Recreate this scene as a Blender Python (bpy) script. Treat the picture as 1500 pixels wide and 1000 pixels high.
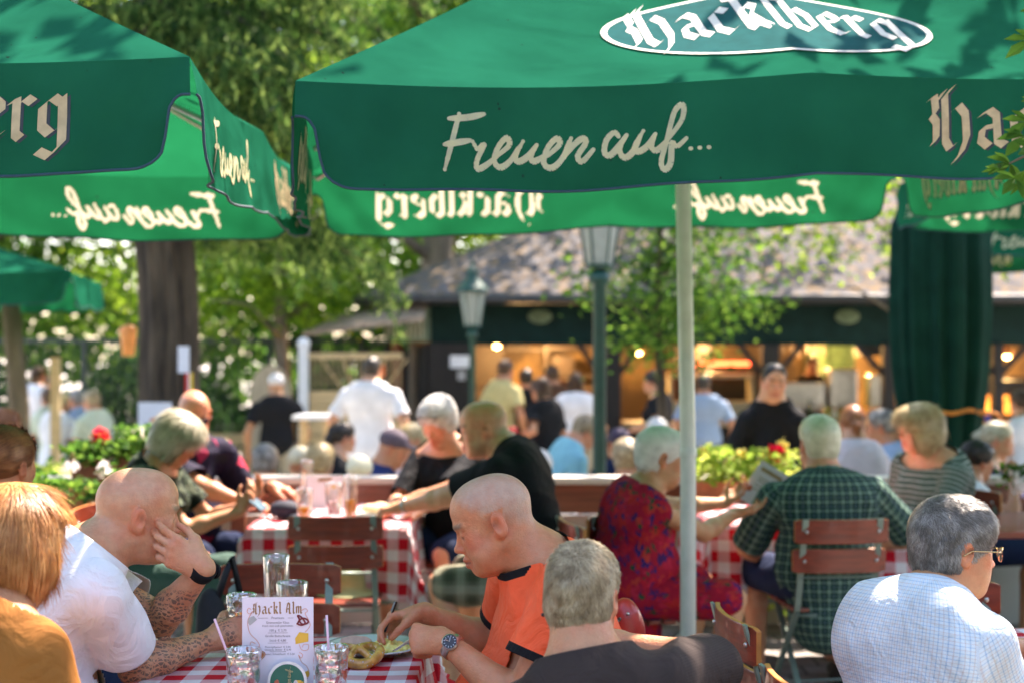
import bpy, bmesh, math, random
import numpy as np
from mathutils import Vector, Matrix, noise as mnoise
R = math.radians
PI = math.pi
for o in list(bpy.data.objects):
    bpy.data.objects.remove(o)
scene = bpy.context.scene

# ------------------------------------------------------------------ camera, sky, sun, exposure
CAM_H = 1.62
FPX = 2083.33
cam_d = bpy.data.cameras.new('camera')
cam = bpy.data.objects.new('camera', cam_d)
scene.collection.objects.link(cam)
cam.location = (0, 0, CAM_H)
cam.rotation_euler = (R(90), 0, 0)
cam_d.lens = 50
cam_d.sensor_width = 36
cam_d.clip_start = 0.05
cam_d.clip_end = 400
cam_d.dof.use_dof = True
cam_d.dof.focus_distance = 3.6
cam_d.dof.aperture_fstop = 2.1
scene.camera = cam

SUN_EL, SUN_AZ = 56, 30          # azimuth measured from +Y towards +X
world = bpy.data.worlds.new('World')
scene.world = world
world.use_nodes = True
wn = world.node_tree.nodes
wl = world.node_tree.links
bg = wn['Background']
sky = wn.new('ShaderNodeTexSky')
sky.sky_type = 'NISHITA'
sky.sun_disc = False
sky.sun_elevation = R(SUN_EL)
sky.sun_rotation = R(SUN_AZ)
wl.new(sky.outputs[0], bg.inputs[0])
bg.inputs[1].default_value = 0.15
sun_d = bpy.data.lights.new('sun', 'SUN')
sun_d.energy = 4.0
sun_d.angle = R(0.5)
sun_d.color = (1.0, 0.95, 0.86)
sun = bpy.data.objects.new('sun', sun_d)
scene.collection.objects.link(sun)
_sd = Vector((math.sin(R(SUN_AZ)) * math.cos(R(SUN_EL)), math.cos(R(SUN_AZ)) * math.cos(R(SUN_EL)), math.sin(R(SUN_EL))))
sun.rotation_euler = _sd.to_track_quat('Z', 'Y').to_euler()
scene.view_settings.view_transform = 'Standard'
scene.view_settings.look = 'None'
scene.view_settings.exposure = 2.5
scene.view_settings.use_white_balance = True
scene.view_settings.white_balance_temperature = 7300
scene.view_settings.white_balance_tint = 20
scene.view_settings.gamma = 1
scene.cycles.use_denoising = True
scene.cycles.max_bounces = 8
scene.cycles.transparent_max_bounces = 8
scene.cycles.sample_clamp_indirect = 6
scene.cycles.caustics_reflective = False
scene.cycles.caustics_refractive = False

def at(px, py, Y):
    """world point that stands Y metres out along a sight line of the survey photo"""
    return Vector(((px - 750) / FPX * Y, Y, CAM_H + (500 - py) / FPX * Y))

# ------------------------------------------------------------------ materials
_M = {}
def node_mat(name):
    m = bpy.data.materials.new(name)
    m.use_nodes = True
    nt = m.node_tree
    return m, nt, nt.nodes['Principled BSDF'], nt.nodes['Material Output']

def M(name, col=(.5, .5, .5), rough=.6, var=.12, scale=18, bump=0, bscale=None, metal=0, trans=0, spec=.5,
      coat=0, sheen=0, emit=0, col2=None, coords='Object', stretch=(1, 1, 1), detail=4, thr=None):
    if name in _M:
        return _M[name]
    m, nt, p, out = node_mat(name)
    N, L = nt.nodes, nt.links
    tc = N.new('ShaderNodeTexCoord')
    mp = N.new('ShaderNodeMapping')
    mp.inputs['Scale'].default_value = stretch
    L.new(tc.outputs[coords], mp.inputs[0])
    nz = N.new('ShaderNodeTexNoise')
    nz.inputs['Scale'].default_value = scale
    nz.inputs['Detail'].default_value = detail
    L.new(mp.outputs[0], nz.inputs[0])
    cr = N.new('ShaderNodeValToRGB')
    a = tuple(max(0, c * (1 - var)) for c in col) + (1,)
    b = (tuple(min(1, c * (1 + var)) for c in col) if col2 is None else tuple(col2)) + (1,)
    cr.color_ramp.elements[0].color = a
    cr.color_ramp.elements[1].color = b
    lo, hi = thr or (.35, .65)
    cr.color_ramp.elements[0].position = lo
    cr.color_ramp.elements[1].position = hi
    L.new(nz.outputs[0], cr.inputs[0])
    L.new(cr.outputs[0], p.inputs['Base Color'])
    p.inputs['Roughness'].default_value = rough
    p.inputs['Metallic'].default_value = metal
    p.inputs['Specular IOR Level'].default_value = spec
    p.inputs['Coat Weight'].default_value = coat
    p.inputs['Sheen Weight'].default_value = sheen
    if bump:
        nb = N.new('ShaderNodeTexNoise')
        nb.inputs['Scale'].default_value = bscale or scale * 3
        nb.inputs['Detail'].default_value = 3
        L.new(mp.outputs[0], nb.inputs[0])
        bm_ = N.new('ShaderNodeBump')
        bm_.inputs['Strength'].default_value = bump
        bm_.inputs['Distance'].default_value = .01
        L.new(nb.outputs[0], bm_.inputs['Height'])
        L.new(bm_.outputs[0], p.inputs['Normal'])
    if emit:
        L.new(cr.outputs[0], p.inputs['Emission Color'])
        p.inputs['Emission Strength'].default_value = emit
    if trans:
        t = N.new('ShaderNodeBsdfTranslucent')
        L.new(cr.outputs[0], t.inputs[0])
        mx = N.new('ShaderNodeMixShader')
        mx.inputs[0].default_value = trans
        L.new(p.outputs[0], mx.inputs[1])
        L.new(t.outputs[0], mx.inputs[2])
        L.new(mx.outputs[0], out.inputs[0])
    _M[name] = m
    return m

def glass_mat(name, col=(1, 1, 1), rough=.03, bump=0, bscale=60, gloss=.16):
    """thin-walled clear glass: light goes straight through, rims and curved sides mirror"""
    if name in _M:
        return _M[name]
    m, nt, p, out = node_mat(name)
    N, L = nt.nodes, nt.links
    nt.nodes.remove(p)
    t = N.new('ShaderNodeBsdfTransparent'); t.inputs[0].default_value = (.93, .95, .95, 1)
    g = N.new('ShaderNodeBsdfGlossy'); g.inputs['Roughness'].default_value = rough; g.inputs[0].default_value = (1, 1, 1, 1)
    lw = N.new('ShaderNodeLayerWeight'); lw.inputs[0].default_value = .35
    ma = N.new('ShaderNodeMath'); ma.operation = 'MULTIPLY_ADD'; ma.inputs[1].default_value = .75; ma.inputs[2].default_value = gloss * .5; ma.use_clamp = True
    L.new(lw.outputs['Facing'], ma.inputs[0])
    mx = N.new('ShaderNodeMixShader'); L.new(ma.outputs[0], mx.inputs[0]); L.new(t.outputs[0], mx.inputs[1]); L.new(g.outputs[0], mx.inputs[2])
    if bump:
        tc = N.new('ShaderNodeTexCoord'); v = N.new('ShaderNodeTexVoronoi'); v.inputs['Scale'].default_value = bscale
        L.new(tc.outputs['Object'], v.inputs[0])
        b = N.new('ShaderNodeBump'); b.inputs['Strength'].default_value = bump; b.inputs['Distance'].default_value = .006
        L.new(v.outputs[0], b.inputs['Height']); L.new(b.outputs[0], g.inputs['Normal']); L.new(b.outputs[0], lw.inputs['Normal'])
    L.new(mx.outputs[0], out.inputs[0])
    _M[name] = m
    return m

def leaf_mat(name, cols, trans=.45, rough=.5):
    if name in _M:
        return _M[name]
    m, nt, p, out = node_mat(name)
    N, L = nt.nodes, nt.links
    g = N.new('ShaderNodeNewGeometry')
    cr = N.new('ShaderNodeValToRGB')
    e = cr.color_ramp.elements
    e[0].color = tuple(cols[0]) + (1,)
    e[1].color = tuple(cols[-1]) + (1,)
    for i, c in enumerate(cols[1:-1]):
        x = e.new((i + 1) / (len(cols) - 1))
        x.color = tuple(c) + (1,)
    L.new(g.outputs['Random Per Island'], cr.inputs[0])
    L.new(cr.outputs[0], p.inputs['Base Color'])
    p.inputs['Roughness'].default_value = .65
    p.inputs['Specular IOR Level'].default_value = .12
    t = N.new('ShaderNodeBsdfTranslucent')
    hs = N.new('ShaderNodeHueSaturation')
    hs.inputs['Hue'].default_value = .485
    hs.inputs['Value'].default_value = 1.6
    L.new(cr.outputs[0], hs.inputs['Color'])
    L.new(hs.outputs[0], t.inputs[0])
    mx = N.new('ShaderNodeMixShader')
    mx.inputs[0].default_value = trans
    L.new(p.outputs[0], mx.inputs[1])
    L.new(t.outputs[0], mx.inputs[2])
    L.new(mx.outputs[0], out.inputs[0])
    _M[name] = m
    return m

def hair_mat(name, cols, rough=.42):
    if name in _M:
        return _M[name]
    m, nt, p, out = node_mat(name)
    N, L = nt.nodes, nt.links
    g = N.new('ShaderNodeNewGeometry')
    cr = N.new('ShaderNodeValToRGB')
    e = cr.color_ramp.elements
    e[0].color = tuple(cols[0]) + (1,)
    e[1].color = tuple(cols[-1]) + (1,)
    for i, c in enumerate(cols[1:-1]):
        x = e.new((i + 1) / (len(cols) - 1))
        x.color = tuple(c) + (1,)
    tc = N.new('ShaderNodeTexCoord'); nz = N.new('ShaderNodeTexNoise'); nz.inputs['Scale'].default_value = 26
    L.new(tc.outputs['Object'], nz.inputs[0])
    mr = N.new('ShaderNodeMapRange'); mr.inputs[1].default_value = .32; mr.inputs[2].default_value = .68
    L.new(nz.outputs[0], mr.inputs[0])
    mx = N.new('ShaderNodeMix'); mx.inputs[0].default_value = .5
    L.new(g.outputs['Random Per Island'], mx.inputs[2]); L.new(mr.outputs[0], mx.inputs[3])
    L.new(mx.outputs[0], cr.inputs[0])
    L.new(cr.outputs[0], p.inputs['Base Color'])
    p.inputs['Roughness'].default_value = rough
    p.inputs['Specular IOR Level'].default_value = .35
    _M[name] = m
    return m

def skin_mat(name='skin', tattoo=False):
    """skin whose colour comes from the per-vertex attribute 'tone'"""
    if name in _M:
        return _M[name]
    m, nt, p, out = node_mat(name)
    N, L = nt.nodes, nt.links
    at_ = N.new('ShaderNodeAttribute')
    at_.attribute_name = 'tone'
    tc = N.new('ShaderNodeTexCoord')
    nz = N.new('ShaderNodeTexNoise')
    nz.inputs['Scale'].default_value = 60
    nz.inputs['Detail'].default_value = 5
    L.new(tc.outputs['Object'], nz.inputs[0])
    mr = N.new('ShaderNodeMapRange')
    mr.inputs[1].default_value = .3
    mr.inputs[2].default_value = .7
    mr.inputs[3].default_value = .92
    mr.inputs[4].default_value = 1.05
    L.new(nz.outputs[0], mr.inputs[0])
    mul = N.new('ShaderNodeMix')
    mul.data_type = 'RGBA'
    mul.blend_type = 'MULTIPLY'
    mul.inputs[0].default_value = 1
    L.new(at_.outputs['Color'], mul.inputs[6])
    L.new(mr.outputs[0], mul.inputs[7])
    bz = N.new('ShaderNodeTexNoise'); bz.inputs['Scale'].default_value = 24; bz.inputs['Detail'].default_value = 6
    L.new(tc.outputs['Object'], bz.inputs[0])
    br_ = N.new('ShaderNodeValToRGB'); br_.color_ramp.elements[0].position = .38; br_.color_ramp.elements[1].position = .66
    br_.color_ramp.elements[0].color = (1, 1, 1, 1); br_.color_ramp.elements[1].color = (.98, .80, .76, 1)
    L.new(bz.outputs[0], br_.inputs[0])
    mu2 = N.new('ShaderNodeMix'); mu2.data_type = 'RGBA'; mu2.blend_type = 'MULTIPLY'; mu2.inputs[0].default_value = 1
    L.new(mul.outputs[2], mu2.inputs[6]); L.new(br_.outputs[0], mu2.inputs[7])
    col = mu2.outputs[2]
    if tattoo:
        ta = N.new('ShaderNodeAttribute')
        ta.attribute_name = 'ink'
        wv = N.new('ShaderNodeTexWave')
        wv.wave_type = 'RINGS'
        wv.inputs['Scale'].default_value = 22
        wv.inputs['Distortion'].default_value = 14
        wv.inputs['Detail'].default_value = 2
        L.new(tc.outputs['Object'], wv.inputs[0])
        vo = N.new('ShaderNodeTexVoronoi')
        vo.inputs['Scale'].default_value = 75
        vo.feature = 'DISTANCE_TO_EDGE'
        L.new(tc.outputs['Object'], vo.inputs[0])
        r1 = N.new('ShaderNodeValToRGB')
        r1.color_ramp.elements[0].position = .22
        r1.color_ramp.elements[1].position = .5
        L.new(wv.outputs[0], r1.inputs[0])
        r2 = N.new('ShaderNodeValToRGB')
        r2.color_ramp.elements[0].position = .04
        r2.color_ramp.elements[1].position = .12
        L.new(vo.outputs[0], r2.inputs[0])
        mm = N.new('ShaderNodeMath')
        mm.operation = 'MULTIPLY'
        L.new(r1.outputs[0], mm.inputs[0])
        L.new(r2.outputs[0], mm.inputs[1])
        m2 = N.new('ShaderNodeMath')
        m2.operation = 'MULTIPLY'
        L.new(mm.outputs[0], m2.inputs[0])
        L.new(ta.outputs['Fac'], m2.inputs[1])
        m3 = N.new('ShaderNodeMath')
        m3.operation = 'MULTIPLY'
        m3.inputs[1].default_value = .72
        L.new(m2.outputs[0], m3.inputs[0])
        mx = N.new('ShaderNodeMix')
        mx.data_type = 'RGBA'
        L.new(m3.outputs[0], mx.inputs[0])
        L.new(col, mx.inputs[6])
        mx.inputs[7].default_value = (.045, .055, .06, 1)
        col = mx.outputs[2]
    L.new(col, p.inputs['Base Color'])
    p.inputs['Roughness'].default_value = .43
    p.inputs['Specular IOR Level'].default_value = .42
    p.inputs['Subsurface Weight'].default_value = .12
    p.inputs['Subsurface Radius'].default_value = (.02, .008, .004)
    nb = N.new('ShaderNodeTexNoise')
    nb.inputs['Scale'].default_value = 190; nb.inputs['Detail'].default_value = 5
    L.new(tc.outputs['Object'], nb.inputs[0])
    b = N.new('ShaderNodeBump')
    b.inputs['Strength'].default_value = .5
    b.inputs['Distance'].default_value = .004
    L.new(nb.outputs[0], b.inputs['Height'])
    L.new(b.outputs[0], p.inputs['Normal'])
    _M[name] = m
    return m

def cloth_mat(name, kind, c1, c2=(1, 1, 1), scale=40, rough=.8, trans=0, c3=None, wid=.25, rot=0, coords='Object'):
    """woven fabric: plain / plaid / stripes / gingham / floral / camo"""
    if name in _M:
        return _M[name]
    m, nt, p, out = node_mat(name)
    N, L = nt.nodes, nt.links
    tc = N.new('ShaderNodeTexCoord')
    mp = N.new('ShaderNodeMapping')
    mp.inputs['Rotation'].default_value = (0, 0, R(rot)) if coords == 'UV' else (0, R(rot), 0)
    L.new(tc.outputs[coords], mp.inputs[0])
    # a slight warp, as cloth on a body or table has
    nw = N.new('ShaderNodeTexNoise')
    nw.inputs['Scale'].default_value = 5
    L.new(tc.outputs['Object'], nw.inputs[0])
    vm = N.new('ShaderNodeVectorMath')
    vm.operation = 'MULTIPLY_ADD'
    L.new(nw.outputs['Color'], vm.inputs[0])
    w = .0 if coords == 'UV' else .03
    vm.inputs[1].default_value = (w, w, w)
    L.new(mp.outputs[0], vm.inputs[2])
    def tri(axis_out, sc, width, off=0):
        a = N.new('ShaderNodeMath'); a.operation = 'MULTIPLY_ADD'
        a.inputs[1].default_value = sc; a.inputs[2].default_value = off + 100
        L.new(axis_out, a.inputs[0])
        f = N.new('ShaderNodeMath'); f.operation = 'FRACT'
        L.new(a.outputs[0], f.inputs[0])
        s = N.new('ShaderNodeMath'); s.operation = 'LESS_THAN'
        s.inputs[1].default_value = width
        L.new(f.outputs[0], s.inputs[0])
        return s.outputs[0]
    def mixc(fac, a, b):
        x = N.new('ShaderNodeMix'); x.data_type = 'RGBA'
        if isinstance(fac, float): x.inputs[0].default_value = fac
        else: L.new(fac, x.inputs[0])
        for k, v in ((6, a), (7, b)):
            if isinstance(v, tuple): x.inputs[k].default_value = v + (1,)
            else: L.new(v, x.inputs[k])
        return x.outputs[2]
    def half(o, k=.5):
        x = N.new('ShaderNodeMath'); x.operation = 'MULTIPLY'; x.inputs[1].default_value = k
        L.new(o, x.inputs[0]); return x.outputs[0]
    def add(a, b):
        x = N.new('ShaderNodeMath'); x.operation = 'ADD'; x.use_clamp = True
        L.new(a, x.inputs[0]); L.new(b, x.inputs[1]); return x.outputs[0]
    sp = N.new('ShaderNodeSeparateXYZ')
    L.new(vm.outputs[0], sp.inputs[0])
    if coords == 'UV':
        ox, oy = sp.outputs[0], sp.outputs[1]
    elif kind in ('plaid', 'stripes', 'vstripes'):
        fa = N.new('ShaderNodeAttribute'); fa.attribute_name = 'fab'
        sf = N.new('ShaderNodeSeparateXYZ'); L.new(fa.outputs['Vector'], sf.inputs[0])
        ox, oy = sf.outputs[0], sf.outputs[1]
    else:
        s2 = N.new('ShaderNodeMath'); s2.operation = 'ADD'
        L.new(sp.outputs[0], s2.inputs[0]); L.new(sp.outputs[1], s2.inputs[1])
        ox, oy = s2.outputs[0], sp.outputs[2]
    if kind == 'gingham':
        col = mixc(add(half(tri(ox, scale, .5)), half(tri(oy, scale, .5))), c2, c1)
    elif kind == 'plaid':
        f1 = add(half(tri(ox, scale, wid), .55), half(tri(oy, scale, wid), .55))
        col = mixc(f1, c1, c2)
        f2 = add(half(tri(ox, scale, wid, .5), .5), half(tri(oy, scale, wid, .5), .5))
        col = mixc(f2, col, c3 or c2)
    elif kind == 'stripes':
        col = mixc(tri(oy, scale, wid), c1, c2)
    elif kind == 'vstripes':
        col = mixc(tri(ox, scale, wid), c1, c2)
    elif kind in ('floral', 'camo'):
        v = N.new('ShaderNodeTexNoise' if kind == 'camo' else 'ShaderNodeTexVoronoi')
        v.inputs['Scale'].default_value = scale
        nn = N.new('ShaderNodeTexNoise'); nn.inputs['Scale'].default_value = scale * .6
        vv = N.new('ShaderNodeVectorMath'); vv.operation = 'MULTIPLY_ADD'
        L.new(nn.outputs['Color'], vv.inputs[0]); vv.inputs[1].default_value = (.09,) * 3
        L.new(vm.outputs[0], vv.inputs[2]); L.new(vv.outputs[0], v.inputs[0])
        cr = N.new('ShaderNodeValToRGB')
        cr.color_ramp.interpolation = 'CONSTANT'
        cols = [c1, c2] + list(c3 or [])
        e = cr.color_ramp.elements
        e[0].color = cols[0] + (1,); e[1].color = cols[1] + (1,)
        if kind == 'camo':
            pos = [0] + [.38 + .24 * i / max(1, len(cols) - 1) for i in range(1, len(cols))]
            L.new(v.outputs[0], cr.inputs[0])
        else:
            pos = [0] + [.4 + .6 * i / len(cols) for i in range(1, len(cols))]
            sx = N.new('ShaderNodeSeparateColor'); L.new(v.outputs['Color'], sx.inputs[0]); L.new(sx.outputs[0], cr.inputs[0])
        e[1].position = pos[1]
        for i, c in enumerate(cols[2:]):
            x = e.new(pos[i + 2]); x.color = c + (1,)
        col = cr.outputs[0]
    else:
        col = mixc(.5, c1, c1)
    nz = N.new('ShaderNodeTexNoise'); nz.inputs['Scale'].default_value = 8; nz.inputs['Detail'].default_value = 6
    L.new(tc.outputs['Object'], nz.inputs[0])
    mr = N.new('ShaderNodeMapRange'); mr.inputs[1].default_value = .3; mr.inputs[2].default_value = .7
    mr.inputs[3].default_value = .88; mr.inputs[4].default_value = 1.08
    L.new(nz.outputs[0], mr.inputs[0])
    x = N.new('ShaderNodeMix'); x.data_type = 'RGBA'; x.blend_type = 'MULTIPLY'; x.inputs[0].default_value = 1
    L.new(col, x.inputs[6]); L.new(mr.outputs[0], x.inputs[7])
    L.new(x.outputs[2], p.inputs['Base Color'])
    p.inputs['Roughness'].default_value = rough
    p.inputs['Specular IOR Level'].default_value = .12
    nb = N.new('ShaderNodeTexNoise'); nb.inputs['Scale'].default_value = 11; nb.inputs['Detail'].default_value = 5
    nb.inputs['Distortion'].default_value = 1.6
    L.new(tc.outputs['Object'], nb.inputs[0])
    b = N.new('ShaderNodeBump'); b.inputs['Strength'].default_value = .7; b.inputs['Distance'].default_value = .02
    L.new(nb.outputs[0], b.inputs['Height']); L.new(b.outputs[0], p.inputs['Normal'])
    if trans:
        t = N.new('ShaderNodeBsdfTranslucent'); L.new(x.outputs[2], t.inputs[0])
        mx = N.new('ShaderNodeMixShader'); mx.inputs[0].default_value = trans
        L.new(p.outputs[0], mx.inputs[1]); L.new(t.outputs[0], mx.inputs[2]); L.new(mx.outputs[0], out.inputs[0])
    _M[name] = m
    return m

# ------------------------------------------------------------------ objects
C = scene.collection
def tag(o, label=None, cat=None, group=None, kind=None):
    if label: o['label'] = label
    if cat: o['category'] = cat
    if group: o['group'] = group
    if kind: o['kind'] = kind
    return o

def thing(name, label, cat, loc=(0, 0, 0), rz=0, group=None, kind=None):
    o = bpy.data.objects.new(name, None)
    o.empty_display_size = .1
    C.objects.link(o)
    o.location = loc
    o.rotation_euler = (0, 0, rz)
    return tag(o, label, cat, group, kind)

def link_mesh(name, me, parent=None):
    o = bpy.data.objects.new(name, me)
    C.objects.link(o)
    if parent is not None:
        o.parent = parent
    return o

def copy_tree(o, parent=None):
    c = o.copy()
    C.objects.link(c)
    c.parent = parent
    for ch in list(o.children):
        copy_tree(ch, c)
    return c

class MB:
    """collects shapes for ONE mesh object"""
    def __init__(s):
        s.v = []; s.f = []; s.m = []; s.uv = {}; s.mi = 0
    def add(s, vs, fs):
        b = len(s.v)
        s.v += [tuple(v) for v in vs]
        s.f += [tuple(b + i for i in f) for f in fs]
        s.m += [s.mi] * len(fs)
    def box(s, c, size, rot=None):
        hx, hy, hz = (q / 2 for q in size)
        vs = [Vector((x, y, z)) for x in (-hx, hx) for y in (-hy, hy) for z in (-hz, hz)]
        if rot is not None:
            vs = [rot @ v for v in vs]
        c = Vector(c)
        s.add([v + c for v in vs], [(0, 1, 3, 2), (4, 6, 7, 5), (0, 4, 5, 1), (2, 3, 7, 6), (0, 2, 6, 4), (1, 5, 7, 3)])
    def bar(s, a, b, w, d, up=(0, 0, 1)):
        a, b = Vector(a), Vector(b)
        z = (b - a); l = z.length; z.normalize()
        up = Vector(up)
        if abs(z.dot(up)) > .98: up = Vector((0, 1, 0))
        x = up.cross(z).normalized(); y = z.cross(x)
        m = Matrix((x, y, z)).transposed()
        s.box((a + b) / 2, (w, d, l), m)
    def tube(s, path, r, n=8, cap=True):
        path = [Vector(p) for p in path]
        rs = r if isinstance(r, (list, tuple)) else [r] * len(path)
        rings = []
        ref = None
        for i, p in enumerate(path):
            t = (path[min(i + 1, len(path) - 1)] - path[max(i - 1, 0)]).normalized()
            if ref is None:
                ref = Vector((0, 0, 1)) if abs(t.z) < .9 else Vector((1, 0, 0))
            x = (ref - t * ref.dot(t)).normalized(); y = t.cross(x); ref = x
            rings.append([p + (x * math.cos(2 * PI * k / n) + y * math.sin(2 * PI * k / n)) * rs[i] for k in range(n)])
        vs = [v for r_ in rings for v in r_]
        fs = [(i * n + k, i * n + (k + 1) % n, (i + 1) * n + (k + 1) % n, (i + 1) * n + k) for i in range(len(path) - 1) for k in range(n)]
        if cap:
            fs += [tuple(range(n))[::-1], tuple((len(path) - 1) * n + k for k in range(n))]
        s.add(vs, fs)
    def lathe(s, prof, c=(0, 0, 0), n=24, cap=False):
        c = Vector(c)
        vs = [c + Vector((r * math.cos(2 * PI * k / n), r * math.sin(2 * PI * k / n), z)) for r, z in prof for k in range(n)]
        fs = [(i * n + k, i * n + (k + 1) % n, (i + 1) * n + (k + 1) % n, (i + 1) * n + k) for i in range(len(prof) - 1) for k in range(n)]
        if cap:
            fs += [tuple(range(n))[::-1], tuple((len(prof) - 1) * n + k for k in range(n))]
        s.add(vs, fs)
    def ell(s, c, r, n=12, m=8):
        c = Vector(c)
        prof = [(math.sin(PI * i / m), -math.cos(PI * i / m)) for i in range(m + 1)]
        vs = [c + Vector((r[0] * max(q, 1e-4) * math.cos(2 * PI * k / n), r[1] * max(q, 1e-4) * math.sin(2 * PI * k / n), r[2] * z)) for q, z in prof for k in range(n)]
        fs = [(i * n + k, i * n + (k + 1) % n, (i + 1) * n + (k + 1) % n, (i + 1) * n + k) for i in range(m) for k in range(n)]
        s.add(vs, fs)
    def grid(s, fn, nu, nv):
        vs = [fn(i / nu, j / nv) for j in range(nv + 1) for i in range(nu + 1)]
        fs = [(j * (nu + 1) + i, j * (nu + 1) + i + 1, (j + 1) * (nu + 1) + i + 1, (j + 1) * (nu + 1) + i) for j in range(nv) for i in range(nu)]
        s.add(vs, fs)
    def prism(s, pts, z0, z1):
        n = len(pts)
        s.add([(x, y, z0) for x, y in pts] + [(x, y, z1) for x, y in pts],
              [tuple(range(n))[::-1], tuple(range(n, 2 * n))] + [(i, (i + 1) % n, n + (i + 1) % n, n + i) for i in range(n)])
    def build(s, name, mats, parent=None, smooth=False, bevel=0, solid=0, uv=None, tf=None):
        me = bpy.data.meshes.new(name)
        vs = s.v if tf is None else [tuple(tf @ Vector(v)) for v in s.v]
        me.from_pydata(vs, [], s.f)
        if not isinstance(mats, (list, tuple)):
            mats = [mats]
        for m in mats:
            me.materials.append(m)
        if len(mats) > 1:
            me.polygons.foreach_set('material_index', s.m)
        if uv is not None:
            ul = me.uv_layers.new(name='UVMap')
            for lp in me.loops:
                ul.data[lp.index].uv = uv[lp.vertex_index]
        me.polygons.foreach_set('use_smooth', [bool(smooth)] * len(me.polygons))
        me.update()
        o = link_mesh(name, me, parent)
        if bevel:
            b = o.modifiers.new('bevel', 'BEVEL'); b.width = bevel; b.segments = 2; b.limit_method = 'ANGLE'
        if solid:
            b = o.modifiers.new('solid', 'SOLIDIFY'); b.thickness = solid; b.offset = 0
        return o

def struct(name, mb, mats, **k):
    o = mb.build(name, mats, **k)
    o['kind'] = 'structure'
    return o
# ------------------------------------------------------------------ implicit modelling for bodies and clothes
def V3(*a):
    return np.array(a, dtype=np.float64)
def nrm(v):
    v = np.asarray(v, float)
    return v / (np.linalg.norm(v) + 1e-12)

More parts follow.
